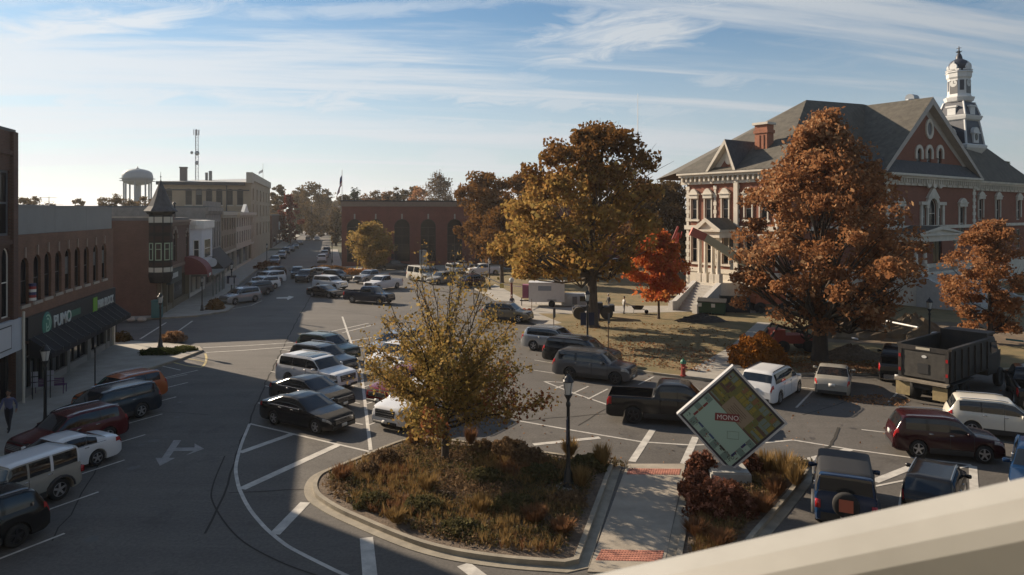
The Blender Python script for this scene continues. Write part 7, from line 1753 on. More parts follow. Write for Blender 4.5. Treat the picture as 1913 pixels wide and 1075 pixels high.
for i, (u, v, r, h, lm, lab) in enumerate(((720, 872, .62, .85, L_dry, 'brown leafy shrub at the upper left end of the island bed'), (690, 893, .55, .7, L_dry, 'brown shrub near the left tip of the island bed'), (905, 850, .6, .75, L_dry, 'brown shrub right behind the small tree trunk'), (950, 856, .85, 1.05, L_dry, 'big brown dry shrub between the small tree and the lamp'), (985, 870, .8, .95, L_dry, 'dark brown shrub just left of the near lamp post'), (1010, 900, .8, .8, L_grn, 'dull green shrub left of the lamp post foot'), (905, 905, .75, .65, L_grn, 'green shrub in the middle of the island bed'), (1100, 880, .8, .75, L_grn, 'dull green shrub between the lamp and the crossing path'), (700, 950, .7, .6, L_grn, 'dark green low shrub at the lower left of the bed'), (790, 960, .75, .65, L_grn, 'green low shrub below the small tree'), (960, 960, .8, .75, L_grn, 'green shrub in the lower middle of the bed'), (860, 1000, .7, .5, L_grn, 'low green shrub near the bottom kerb of the bed'), (1060, 950, .7, .65, L_dry, 'russet shrub below the lamp foot'))):
    shrub(lab, G(u, v), r, r * .85, h * .66, lm, int(1500 * r * h / .4), .05, 320 + i, group=g_p)
g_g = 'ornamental grass clumps in the island beds'
for i, (u, v, r, h, lm, lab) in enumerate(((640, 905, .5, .55, L_rus, 'reddish grass clump at the left tip of the island'), (775, 838, .45, .6, L_rus, 'reddish grass at the top edge left of the small tree'), (880, 838, .4, .7, L_rus, 'orange grass tuft right of the small tree'), (1065, 862, .5, .75, L_straw, 'straw grass behind the near lamp post'), (1125, 880, .5, .85, L_straw, 'pale straw grass near the top left of the crossing path'), (1085, 918, .5, .7, L_straw, 'tan grass right of the lamp foot'), (800, 925, .5, .6, L_straw, 'straw grass clump under the small tree'), (1000, 985, .6, .5, L_rus, 'reddish grass patch low in the bed near the path'), (1050, 1005, .55, .4, L_rus, 'reddish low grass at the lower right of the bed'), (900, 965, .5, .55, L_straw, 'straw clump in the lower middle of the bed'), (740, 985, .45, .45, L_straw, 'small straw clump by the lower left kerb'), (1430, 893, .55, .85, L_straw, 'bright straw grass right of the sign plinth'), (1465, 900, .6, .9, L_straw, 'tall straw grass at the top right of the second bed'), (1487, 915, .5, .75, L_straw, 'straw grass at the right kerb of the second bed'), (1450, 935, .6, .7, L_rus, 'reddish grass in the right part of the second bed'), (1425, 965, .6, .6, L_rus, 'russet grass at the lower right of the second bed'), (1300, 1010, .55, .5, L_rus, 'russet low grass at the bottom left of the second bed'), (1345, 1030, .6, .45, L_rus, 'russet grass at the bottom of the second bed'))):
    grass_clump(lab, G(u, v), r, h, lm, 380, 400 + i, g_g)
for i, (u, v, r, h, lab) in enumerate(((1345, 965, 1.1, 1.05, 'large dark hydrangea with faded pink heads below the sign plinth'), (1312, 898, .65, .95, 'dark hydrangea on the left of the sign plinth'), (1400, 892, .55, .85, 'dark hydrangea behind the right of the sign plinth'), (1310, 935, .75, .8, 'dark hydrangea at the left kerb of the second bed'))):
    t = shrub(lab, G(u, v), r, r * .9, h, L_hyd, int(5200 * r), .055, 450 + i, name='hydrangea', cat='hydrangea', group='hydrangeas round the sign')
    rg = np.random.default_rng(460 + i); C = []
    for k in range(int(46 * r)):
        d = rg.normal(size=3); d[2] = abs(d[2]) + .2; d[1] -= .3; d /= np.linalg.norm(d); c = d * np.array([r, r * .9, h]) * 1.02; C = c + np.clip(rg.normal(0, .045, (26, 3)), -.07, .07); U, V = rand_axes(rg, len(C), .034); link('flower_head', quads_mesh('flower_head', C, U, V, L_pink), t)
# ---- fallen leaves on lawn and along the kerb
def litter(poly, n, ls, lm, seed, z, lab):
    rg = np.random.default_rng(seed); Q = scatter(poly, n, rg); C = np.stack([Q[:, 0], Q[:, 1], np.full(n, z) + rg.uniform(0, .03, n)], 1); U, V = rand_axes(rg, n, ls, .75)
    tag(link('leaf_litter', quads_mesh('leaf_litter', C, U, V, lm)), lab, 'leaf litter', kind='stuff')
L_lit = leaf_mat('litter_leaves', [(0.15, 0.075, 0.04), (0.24, 0.125, 0.065), (0.32, 0.18, 0.10), (0.18, 0.10, 0.05)], .2)
litter(pg((1060, 650), (1200, 640), (1340, 660), (1330, 700), (1210, 690), (1140, 680)), 1500, .075, L_lit, 501, .125, 'tan fallen leaves scattered on the lawn by the hydrant')
litter(pg((1020, 620), (1090, 600), (1360, 615), (1370, 650), (1240, 690), (1080, 660)), 1000, .07, L_brown, 505, .125, 'brown fallen leaves thin on the lawn under the trees')
litter(pg((1480, 682), (1640, 684), (1680, 690), (1640, 702), (1490, 700)), 1400, .07, L_lit, 502, .13, 'fallen leaves drifted along the kerb behind the parked cars')
litter(pg((1560, 742), (1640, 738), (1700, 748), (1690, 760), (1640, 757), (1580, 752)), 600, .06, L_lit, 503, .012, 'fallen leaves drifted on the asphalt by the dump truck')
litter(pg((700, 880), (1900, 860), (1900, 700), (1100, 650), (800, 640)), 500, .055, L_lit, 504, .012, 'stray fallen leaves blown over the parking lot')
litter(pg((1400, 660), (1700, 660), (1760, 690), (1420, 690)), 2200, .07, L_brown, 506, .125, 'brown leaves under the big rust tree')
# ------------------------------------------------------------------ lamps, signs, people, site clutter
lamp_black = mat('lamp_post_black', (0.012, 0.014, 0.016), 0.45)
frost = mat('frosted_lamp_glass', (0.50, 0.50, 0.47), 0.35)
navy = mat('navy_banner', (0.015, 0.018, 0.04), 0.8); purple = mat('purple_banner', (0.10, 0.035, 0.10), 0.8)
def lamp_meshes():
    d = {}
    q = MB(); q.lathe([(.22, 0), (.22, .12), (.17, .2), (.15, .55), (.10, .68), (.085, .75), (.07, 1.1), (.06, 2.95), (.085, 3.0), (.085, 3.1), (.05, 3.16), (.07, 3.25), (.15, 3.38), (.16, 3.42), (.001, 3.43)], 12); d['post'] = q.mesh('post', lamp_black, True)
    q = MB(); q.lathe([(.115, 3.42), (.19, 3.86), (.19, 3.88), (.001, 3.88)], 8); d['globe'] = q.mesh('lamp_glass', frost)
    q = MB(); q.lathe([(.215, 3.87), (.22, 3.9), (.15, 4.0), (.13, 4.03), (.09, 4.1), (.03, 4.15), (.035, 4.2), (.001, 4.24)], 10)
    for k in range(4):
        a = R(45 + 90 * k); q.tube([(.118 * math.cos(a), .118 * math.sin(a), 3.42), (.195 * math.cos(a), .195 * math.sin(a), 3.88)], .012, 4)
    d['cap'] = q.mesh('lamp_cap', lamp_black); return d
LM = lamp_meshes()
def lamp(label, pos, h=4.24, banner=None, brot=0.0, z=0.0, heads=1):
    t = thing('street_lamp', label, 'street lamp', (pos[0], pos[1], z), brot, 'black ornamental street lamps'); t.scale = (h / 4.24,) * 3
    for k in ('post', 'globe', 'cap'): link({'post': 'post', 'globe': 'lamp_glass', 'cap': 'lamp_cap'}[k], LM[k], t)
    if banner:
        for sd in (banner if isinstance(banner, tuple) else (1,)):
            q = MB(); xa, xb = sorted((sd * .08, sd * .50)); q.box(xa, xb, -.008, .008, 1.75, 2.6); q.tube([(sd * .05, 0, 2.62), (sd * .52, 0, 2.62)], .014, 5, 1); q.tube([(sd * .05, 0, 1.73), (sd * .52, 0, 1.73)], .014, 5, 1); q.build('banner', [navy, lamp_black], t)
    return t
near = lamp('near black lamp post with a narrow navy banner standing in the planted island', G(1062, 917), 4.2, banner=(-1,), brot=R(78), z=.1)
q = MB(); q.lathe([(.45, 0), (.45, .08), (.001, .08)], 20); q.build('footing', concrete, near)
lamp('lamp post at the planted corner before the cross street', G(300, 650, .13), 4.1, z=.13)
lamp('lamp post by the sidewalk racks at the far left above the red suv', G(85, 812, .13), 4.1, z=.13)
lamp('lamp post in front of the black awning on the second block', G(433, 560), 4.3, z=.13, banner=(1, -1), brot=R(30))
lamp('lamp post by the brown bush with a dark wreath', G(378, 583), 3.6, z=.13)
lamp('lamp post on the lawn edge before the yellow maple trunk with twin banners', G(1098, 655), 4.5, banner=(1, -1), brot=R(10))
lamp('lamp post by the barrier tape under the brown trees', G(915, 543), 4.3)
lamp('dark lamp post in the courthouse works behind the dump truck', G(1737, 668), 4.2)
lamp('lamp post at the bank corner of the far street', G(621, 492), 4.4)
lamp('lamp post with white banners before the second bank arch', G(737, 504), 4.6, banner=(1, -1), brot=R(5))
lamp('lamp post among the far left shop fronts by the tan building', G(499, 500), 4.4, z=.13)
# ---- the diamond sign --------------------------------------------------------------
SB = G(1360, 905); ST = thing('diamond_sign', 'big square game board sign standing on its corner on a stone plinth', 'sign', (SB.x, SB.y, 0.1), R(-4))
Ys = SB.y; px = Ys / 1300
zc = ZV(781, Ys) - .1; half = 140 * px / 2
q = MB(); q.box(-.72, .72, -.55, .55, 0, .46); q.box(-.66, .66, -.5, .5, .46, .52); q.build('plinth', mat('plinth_stone', (0.33, 0.32, 0.29), 0.9, var=.12), ST)
q = MB(); q.grid([[(-.42, -.28, .52), (.42, -.28, .52), (.42, .28, .52), (-.42, .28, .52)], [(-.10, -.12, zc - 1.6), (.12, -.12, zc - 1.6), (.12, .12, zc - 1.6), (-.10, .12, zc - 1.6)]], closed=True); q.build('pedestal', mat('weathered_metal', (0.20, 0.19, 0.17), 0.6), ST)
BM = Matrix.Translation((.12, 0, zc)) @ Matrix.Rotation(R(-6), 4, 'Z') @ Matrix.Rotation(R(-2), 4, 'X') @ Matrix.Rotation(R(-43), 4, 'Y')
bd = link('board', None, ST); bd.matrix_local = BM; Hf = half
fr = mat('sign_frame', (0.50, 0.50, 0.50), 0.4, metal=.3); inn = mat('sign_dark_edge', (0.02, 0.018, 0.03), 0.5)
q = MB()
for a in ((-Hf, Hf, -Hf, -Hf + .07), (-Hf, Hf, Hf - .07, Hf), (-Hf, -Hf + .07, -Hf + .07, Hf - .07), (Hf - .07, Hf, -Hf + .07, Hf - .07)): q.box(a[0], a[1], -.16, .16, a[2], a[3])
q.build('frame', fr, bd)
q = MB(); q.box(-Hf + .07, Hf - .07, -.13, .13, -Hf + .07, Hf - .07); q.build('panel', inn, bd)
Hi = Hf - .15
def flat(nm, x0, x1, z0, z1, m, k=1): q = MB(); q.box(x0, x1, -.13 - .003 * k - .003, -.13 - .003 * k + .002 - .0005, z0, z1); return q.build(nm, m, bd)
def sm(n, c): return mat(n, c, .55)
pale_g = sm('sign_pale_green', (0.29, 0.40, 0.32)); olive = mat('sign_olive', (0.16, 0.14, 0.03), .6, col2=(0.11, 0.115, 0.035), scale=5); tan_s = sm('sign_tan', (0.242, 0.182, 0.116)); red_s = sm('sign_red', (0.176, 0.028, 0.028)); blue_s = sm('sign_blue', (0.044, 0.077, 0.154)); dark_s = sm('sign_dark', (0.033, 0.028, 0.028)); br_s = sm('sign_brown', (0.088, 0.05, 0.033)); org_s = sm('sign_orange', (0.198, 0.094, 0.039)); blk_s = sm('sign_ink', (0.008, 0.008, 0.011)); gry_s = sm('sign_grey_green', (0.138, 0.176, 0.143)); dbl = sm('sign_deep_blue', (0.008, 0.017, 0.088)); mint_s = sm('sign_mint', (0.138, 0.209, 0.176)); yel = sm('sign_yellow', (0.231, 0.182, 0.028))
# board frame: x along one edge, z along the other. lower-left of the photo = -x half
flat('field', -Hi, 0.02, -Hi, Hi, pale_g); flat('field', 0.02, Hi, -Hi, Hi, olive)
rs_ = random.Random(9); bw = Hi * .24
# border squares on the pale half (outer edge x = -Hi and both short ends)
n = 9
for k in range(n):
    z0, z1 = -Hi + 2 * Hi * k / n, -Hi + 2 * Hi * (k + 1) / n
    flat('board_square', -Hi + .012, -Hi + bw, z0 + .008, z1 - .008, mint_s if k % 2 else pale_g, 2)
    if 0 < k < n - 1: flat('colour_bar', -Hi + bw * .74, -Hi + bw, z0 + .012, z1 - .012, [br_s, gry_s, dark_s, mint_s, blue_s, mint_s, blue_s, mint_s][k % 8], 3)
for zs in (-1, 1):
    for k in range(4):
        x0, x1 = -Hi + bw + (Hi - bw) * k / 4, -Hi + bw + (Hi - bw) * (k + 1) / 4; za, zb = sorted((zs * Hi, zs * (Hi - bw)))
        flat('board_square', x0 + .008, x1 - .008, za + .008, zb - .008, mint_s if k % 2 else pale_g, 2); zc0, zc1 = sorted((zs * (Hi - bw), zs * (Hi - bw * .72))); flat('colour_bar', x0 + .012, x1 - .012, zc0, zc1, ([dbl, mint_s, dbl, gry_s] if zs < 0 else [red_s, org_s, red_s, mint_s])[k], 3)
# striped patches on the olive half, an old fashioned board
for ring_ in range(2):
    d0 = .02 + bw * ring_ * 1.05
    for k in range(14):
        z0 = -Hi + 2 * Hi * k / 14; flat('stripe', Hi - bw * (ring_ + .95), Hi - bw * (ring_ + .12), z0 + .01, z0 + 2 * Hi / 14 - .022, rs_.choice([olive, yel, gry_s, br_s, olive, org_s, yel, red_s if ring_ else gry_s]), 2)
for zs in (-1, 1):
    for k in range(5):
        x0 = .05 + (Hi - bw * 2.1) * k / 5; za, zb = sorted((zs * (Hi - .02), zs * (Hi - bw * 1.6))); flat('stripe', x0, x0 + (Hi - bw * 2.1) / 5 - .02, za, zb, rs_.choice([olive, yel, gry_s, br_s, org_s]), 2)
flat('margin', .02, .10, -Hi, Hi, br_s, 3)
flat('centre_card', .04, Hi * .50, -Hi * .42, Hi * .46, tan_s, 4)
for k in range(5): q = MB(); q.box(Hi * (.12 + .06 * k), Hi * (.135 + .06 * k), -.150, -.1465, -Hi * (.26 - .03 * (k % 3)), Hi * (.30 - .04 * (k % 2))); q.build('ink_line', br_s, bd)
# small print over the squares
q = MB()
for k in range(230):
    x, z = rs_.uniform(-Hi + .03, Hi - .08), rs_.uniform(-Hi + .03, Hi - .08)
    if -Hi + bw < x < .02 and abs(z) < Hi - bw: continue
    if .02 < x < Hi * .5 and abs(z) < Hi * .46: continue
    w_, h_2 = rs_.uniform(.02, .12), rs_.uniform(.008, .03)
    if rs_.random() < .5: w_, h_2 = h_2, w_
    q.box(x, x + w_, -.1478, -.1472 + .0001 * (k % 5), z, z + h_2, k % 4)
tag(q.build('small_print', [blk_s, br_s, red_s, mint_s], bd), kind='stuff')
# red label set level across the boards, with its letters
RM = Matrix.Rotation(R(45), 4, 'Y')
q = MB(); q.box(-.66, .20, -.150, -.1455, .0, .28); me = q.mesh('red_label', red_s); me.transform(Matrix.Translation((-.02, 0, -.12)) @ RM); link('red_label', me, bd)
text_mesh('MONO', .245, .003, sm('sign_letters', (0.62, 0.55, 0.50)), 'lettering', bd, Matrix.Translation((-.02, -.154, -.12)) @ RM @ Matrix.Translation((-.60, 0, .055)) @ WALL_M)
q = MB(); 
for a in ((-.0, .42, .0, .012), (0, .42, .27, .282), (0, .012, .012, .27), (.408, .42, .012, .27)): q.box(a[0], a[1], -.142, -.138, a[2], a[3])
me = q.mesh('card_outline', gry_s); me.transform(Matrix.Translation((-.62, 0, -.42)) @ RM); link('card_outline', me, bd)
text_mesh('GO', .17, .003, blk_s, 'lettering', bd, Matrix.Translation((-Hi + .20, -.143, -Hi + .20)) @ RM @ Matrix.Translation((-.12, 0, .0)) @ WALL_M)
# ---- pavement furniture at the far left -----------------------------------------------
bn = thing('bench', 'dark purple metal bench beside the far left lamp post', 'bench', G(93, 735, .13), A_ST + R(90))
for x in (-.75, .75):
    q = MB(); q.tube([(x, -.2, 0), (x, -.22, .42), (x, .22, .44), (x, .28, .88)], .025, 5); q.tube([(x, .25, 0), (x, .22, .44)], .025, 5); q.build('leg', purple, bn)
for k in range(6): q = MB(); q.box(-.8, .8, -.22 + .075 * k, -.165 + .075 * k, .44, .465); q.build('slat', purple, bn)
for k in range(4): q = MB(); q.box(-.8, .8, .235 + .012 * k, .26 + .012 * k, .52 + .1 * k, .58 + .1 * k); q.build('slat', purple, bn)
nr = thing('notice_rack', 'rack of small pale notices in two columns by the far left lamp post', 'notice rack', G(78, 745, .13), A_ST + R(100))
q = MB(); q.tube([(-.4, 0, 0), (-.4, 0, 1.5)], .025, 5); q.tube([(.4, 0, 0), (.4, 0, 1.5)], .025, 5); q.build('frame', black_metal, nr)
for cx in (-.42, .30):
    for i in range(2):
        for j in range(3): q = MB(); q.box(cx - .14 + .16 * i, cx + .01 + .16 * i, -.03, -.015, .62 + .3 * j, .86 + .3 * j); q.build('notice', mat('pale_notice', (0.30, 0.30, 0.33), .6), nr)
pb = thing('signpost', 'slim black post on the left pavement beyond the slate blue suv', 'post', G(178, 728, .13)); q = MB(); q.lathe([(.09, 0), (.09, .03), (.035, .05), (.035, 2.05), (.05, 2.06), (.05, 2.35), (.001, 2.36)], 8); q.build('post', black_metal, pb)
sp = thing('signpost', 'thin post at the corner of the shop by the cross street', 'post', G(218, 636, .13)); q = MB(); q.tube([(0, 0, 0), (0, 0, 2.6)], .03, 6); q.build('post', black_metal, sp); q = MB(); q.box(-.15, .15, -.04, -.03, 2.1, 2.55); q.build('sign_plate', mat('sign_back', (0.08, 0.08, 0.08), .5), sp)
tb = thing('utility_box', 'teal utility box beside the turret building window', 'utility box', G(294, 594, .13), A_ST); q = MB(); q.box(-.5, .5, -.4, .4, .05, 1.6); q.box(-.54, .54, -.44, .44, 1.6, 1.68); q.build('cabinet', mat('teal_paint', (0.03, 0.13, 0.13), .5), tb); q = MB(); q.box(-.42, .42, -.42, -.401, .2, 1.5); q.build('door', mat('teal_paint_door', (0.026, 0.115, 0.115), .5), tb)
for i, (u, v) in enumerate(((224, 601), (247, 600), (266, 600))):
    pl = thing('planter_stone', ['pale stone by the side wall nearest the shop corner', 'pale stone in the middle below the side wall', 'pale stone by the side wall nearest the turret'][i], 'stone', G(u, v, .13), .4 * i, 'pale stones below the side wall'); q = MB(); q.lathe([(.35, 0), (.42, .15), (.3, .34), (.001, .42)], 7); q.build('stone', stone, pl)
sv = thing('street_sign', 'square white banner pair on the second block lamp by the silver suv', 'banner', G(438, 566, .13)); q = MB(); q.tube([(0, 0, 0), (0, 0, 2.9)], .03, 6); q.build('post', lamp_black, sv)
for sd in (-1, 1): q = MB(); xa, xb = sorted((sd * .08, sd * .55)); q.box(xa, xb, -.02, .02, 2.0, 2.8); q.build('banner', mat('grey_white_banner', (0.36, 0.36, 0.38), .7), sv)
for i, (u, v, h, lab) in enumerate(((1035, 648, 2.9, 'thin brown sign post behind the silver grey suv'), (1137, 672, 3.2, 'thin rusty sign post on the lawn edge behind the black suv'))):
    s_ = thing('signpost', lab, 'sign post', G(u, v, .1), R(60), 'sign posts along the lawn kerb'); q = MB(); q.tube([(0, 0, 0), (0, 0, h)], .035, 6); q.build('post', mat('rusty_post', (0.10, 0.05, 0.03), .8), s_); q = MB(); q.box(-.2, .2, -.05, -.036, h - .75, h - .05); q.build('sign_plate', mat('sign_back', (0.08, 0.08, 0.08), .5), s_)
hy = thing('fire_hydrant', 'red fire hydrant with a green bonnet on the lawn edge', 'fire hydrant', G(1277, 703, .1))
q = MB(); q.lathe([(.16, 0), (.16, .06), (.11, .08), (.11, .55), (.14, .57), (.14, .62)], 12)
for a in (0, 90, 180): M_ = Matrix.Rotation(R(a - 90), 4, 'Z'); q.tube([M_ @ Vector((.1, 0, .42)), M_ @ Vector((.2, 0, .42))], .055, 8)
q.build('barrel', mat('hydrant_red', (0.22, 0.03, 0.022), .5), hy); q = MB(); q.lathe([(.15, .62), (.14, .72), (.08, .80), (.03, .82), (.03, .88), (.001, .88)], 12); q.build('bonnet', mat('hydrant_green', (0.02, 0.13, 0.075), .5), hy); hy.scale = (1.25,) * 3
pc = thing('concrete_drum', 'pale concrete cylinder standing before the third bank arch', 'cylinder', G(791, 499)); q = MB(); q.lathe([(.0, 0), (.72, 0), (.72, 3.1), (.6, 3.2), (.001, 3.2)], 18); q.build('drum', mat('pale_concrete', (0.42, 0.40, 0.36), .8, var=.06), pc)
# ---- people ----------------------------------------------------------------------------
skin = mat('skin', (0.30, 0.17, 0.11), .6); hairm = mat('dark_hair', (0.03, 0.02, 0.015), .8)
def person(label, pos, rot, shirt, trousers, walk=1.0, z=0.1, hat=None, arm=.25, h=1.75):
    t = thing('person', label, 'person', (pos[0], pos[1], z), rot, None); t.scale = (h / 1.75,) * 3
    w = walk
    J = {'pel': ((0, 0, .95), .14), 'wst': ((.01, 0, 1.08), .125), 'chs': ((.03, 0, 1.30), .15), 'nck': ((.03, 0, 1.47), .06), 'nk2': ((.045, 0, 1.53), .055)}
    for sd, nm in ((1, 'l'), (-1, 'r')):
        f = w * sd
        J.update({nm + 'hip': ((0, sd * .09, .90), .10), nm + 'kne': ((.14 * f + .04, sd * .10, .50), .065), nm + 'ank': ((.24 * f - (.06 if f < 0 else 0), sd * .10, .09), .042), nm + 'toe': ((.24 * f + .16 - (.06 if f < 0 else 0), sd * .11, .045), .036),
                  nm + 'sho': ((.03, sd * .19, 1.41), .065), nm + 'elb': ((.0 - arm * f * .6, sd * .24, 1.14), .045), nm + 'wri': ((.12 - arm * f, sd * .24, .92), .032), nm + 'han': ((.15 - arm * f, sd * .24, .84), .034)})
    names = list(J); E = [('pel', 'wst'), ('wst', 'chs'), ('chs', 'nck'), ('nck', 'nk2')]
    for nm in 'lr': E += [('pel', nm + 'hip'), (nm + 'hip', nm + 'kne'), (nm + 'kne', nm + 'ank'), (nm + 'ank', nm + 'toe'), ('chs', nm + 'sho'), (nm + 'sho', nm + 'elb'), (nm + 'elb', nm + 'wri'), (nm + 'wri', nm + 'han')]
    me = bpy.data.meshes.new('body'); me.from_pydata([J[k][0] for k in names], [(names.index(a), names.index(b2)) for a, b2 in E], [])
    o = link('body', me, t); sk = o.modifiers.new('Skin', 'SKIN'); o.modifiers.new('Sub', 'SUBSURF').levels = 1
    for i, k in enumerate(names): me.skin_vertices[0].data[i].radius = (J[k][1],) * 2; me.skin_vertices[0].data[i].use_root = (k == 'pel')
    bpy.context.view_layer.update(); ev = bpy.data.meshes.new_from_object(o.evaluated_get(bpy.context.evaluated_depsgraph_get())); o.modifiers.clear(); o.data = ev
    ev.materials.clear()
    for m in (shirt, trousers, skin, mat('shoe_black', (0.015, 0.014, 0.013), .6)): ev.materials.append(m)
    for p in ev.polygons:
        c = p.center; p.use_smooth = True
        arm_ = abs(c.y) > .175 and c.z > .78
        p.material_index = (2 if arm_ and c.z < .94 else 0) if arm_ else 3 if c.z < .10 else 1 if c.z < 1.0 else 2 if c.z > 1.46 else 0
    q = MB(); prof = [(.035, 1.53), (.06, 1.56), (.075, 1.61), (.085, 1.66), (.083, 1.71), (.065, 1.75), (.03, 1.775), (.001, 1.78)]; q.lathe(prof, 12, (.05, 0, 0)); q.tube([(.12, 0, 1.665), (.15, 0, 1.645)], [.014, .012], 5); q.box(.10, .135, -.042, -.02, 1.672, 1.684, 1); q.box(.10, .135, .02, .042, 1.672, 1.684, 1); q.box(.11, .136, -.022, .022, 1.598, 1.606, 1)
    for sd in (-1, 1): q.lathe([(.001, -.03), (.014, -.02), (.014, .02), (.001, .03)], 6, (.045, sd * .086, 1.665))
    q.build('head', [skin, hairm], t, True)
    q = MB(); q.lathe([(.088, 1.67), (.092, 1.71), (.072, 1.765), (.03, 1.79), (.001, 1.795)], 12, (.038, 0, 0))
    if hat: q.lathe([(.092, 1.70), (.16 if hat[1] else .1, 1.705), (.092, 1.715)], 12, (.05, 0, 0))
    q.build('hat' if hat else 'hair', hat[0] if hat else hairm, t, True)
    q = MB()                                                   # five fingers on each hand
    for sd, nm in ((1, 'l'), (-1, 'r')):
        hx, hy_, hz = J[nm + 'han'][0]
        for k, ln in enumerate((.07, .08, .075, .06)): x = hx - .03 + .018 * k; q.tube([(x, hy_, hz), (x + .004, hy_ - sd * .006, hz - ln * .6), (x + .012, hy_ - sd * .018, hz - ln)], [.010, .009, .007], 5)
        q.tube([(hx + .03, hy_ - sd * .01, hz + .02), (hx + .05, hy_ - sd * .02, hz - .02), (hx + .05, hy_ - sd * .02, hz - .05)], [.012, .010, .008], 5)
    q.build('finger', skin, t)
    return t
shirt_b = mat('grey_blue_shirt', (0.10, 0.11, 0.19), .8); tr_dark = mat('dark_trousers', (0.02, 0.022, 0.03), .9); shirt_w = mat('pale_work_shirt', (0.48, 0.47, 0.45), .8); tr_grey = mat('grey_trousers', (0.15, 0.15, 0.16), .9)
person('person in a grey blue shirt and dark trousers walking on the left pavement', G(17, 806, .13), A_ST + R(180), shirt_b, tr_dark, 1.0, .13, h=1.85)
person('person in a pale work shirt standing by the wheelbarrow near the red maple', G(1166, 588, .1), R(20), shirt_w, tr_grey, .35, .12)
person('person in dark clothes standing behind the axle machine', G(1138, 582, .1), R(200), mat('dark_jacket', (0.03, 0.03, 0.035), .8), tr_dark, .3, .12, hat=(shirt_w, False))
person('person in a dark jacket walking left of the white trailer', G(957, 585, .1), R(100), mat('navy_jacket', (0.03, 0.03, 0.055), .8), tr_dark, .8, .12, hat=(mat('pale_cap', (0.42, 0.4, 0.36), .7), False))
# ---- construction clutter --------------------------------------------------------------
wh_p = mat('trailer_white', (0.55, 0.54, 0.53), .5, var=.05)
tp = G(1022, 572, .1); tr_ = thing('cargo_trailer', 'white box trailer with purple lettered side parked at the works', 'trailer', (tp.x, tp.y, .1), R(-4))
q = MB(); q.box(-1.9, 1.9, -1.05, 1.05, .55, 2.55); q.box(-1.93, 1.93, -1.08, 1.08, 2.55, 2.62); q.build('body', wh_p, tr_)
q = MB(); q.box(-.9, .5, -1.068, -1.052, 1.75, 2.25); q.build('side_panel', mat('grey_blue_panel', (0.22, 0.25, 0.30), .5), tr_)
q = MB(); q.box(-2.9, -1.9, -.06, .06, .5, .62); q.tube([(-2.7, 0, 0), (-2.7, 0, .9)], .05, 6); q.build('tongue', plastic, tr_)
for sd in (-1, 1):
    for x in (.55, ): q = MB(); q.lathe([(.2, -.1), (.36, -.1), (.36, .1), (.2, .1), (.001, .06)], 16); me = q.mesh('wheel', tyre_m); me.transform(Matrix.Translation((x, sd * 1.0, .36)) @ Matrix.Rotation(R(90), 4, 'X')); link('wheel', me, tr_)
    q = MB(); q.box(.05, 1.05, sd * 1.05 - .05, sd * 1.05 + .05, .74, .80); q.build('fender', plastic, tr_)
q = MB(); q.box(-2.6, -1.95, -.6, .6, .9, 2.3); q.build('nose_box', mat('purple_sign', (0.22, 0.06, 0.11), .6), tr_)
cp = G(1078, 572, .1); cb = thing('machine_cab', 'old pale grey cab body lying at the works behind the maple trunk', 'cab', (cp.x, cp.y, .1), R(3))
pg_ = mat('pale_grey_panel', (0.36, 0.36, 0.34), .5, var=.15)
q = MB(); q.grid([[(x, y, z) for y, z in ((-.8 * k, .1), (-.9 * k, .7), (-.75 * k, 1.35 * h), (.75 * k, 1.35 * h), (.9 * k, .7), (.8 * k, .1))] for x, k, h in ((-1.6, .86, .86), (-1.4, 1, 1), (1.4, 1, 1), (1.65, .85, .85))]); q.face([(-1.6, y * .86, z) for y, z in ((-.8, .1), (-.9, .7), (-.75, 1.16), (.75, 1.16), (.9, .7), (.8, .1))]); q.face([(1.65, y * .85, z) for y, z in ((-.8, .1), (-.9, .7), (-.75, 1.15), (.75, 1.15), (.9, .7), (.8, .1))][::-1]); q.build('shell', pg_, cb, True)
q = MB(); q.box(-.6, -.1, -.93, -.86, .3, 1.1); q.build('door', mat('cab_door_dark', (0.12, 0.12, 0.12), .5), cb)
q = MB(); q.box(.2, 1.1, -.92, -.84, .6, 1.15); q.build('cab_window', car_glass, cb)
ap = G(1106, 592, .1); ax = thing('axle_machine', 'dark four wheel drive machine chassis with big tyres around the maple trunk', 'machine', (ap.x, ap.y - .9, .1), R(-2))
q = MB(); q.box(-1.5, 1.7, -.35, .35, .75, 1.15); q.box(-.6, .9, -.5, .5, 1.15, 1.5); q.box(1.5, 2.0, -.6, .6, .7, 1.3); q.box(-1.9, -1.4, -.5, .5, .6, 1.05); q.build('chassis', mat('machine_dark', (0.02, 0.02, 0.025), .6), ax)
for x in (-1.35, 1.25):
    for sd in (-1, 1):
        q = MB(); q.lathe([(.25, -.16), (.42, -.2), (.56, -.18), (.58, -.1), (.58, .1), (.56, .18), (.42, .2), (.25, .16), (.001, .12)], 18); me = q.mesh('wheel', mat('dusty_tyre', (0.06, 0.052, 0.042), .95)); me.transform(Matrix.Translation((x, sd * .72, .58)) @ Matrix.Rotation(R(90), 4, 'X')); link('wheel', me, ax)
for x in (-.35, .35): q = MB(); q.box(x - .22, x + .22, -1.02, -.9, .1, .95); q.build('mud_flap', mat('purple_dark', (0.05, 0.035, 0.07), .8), ax)
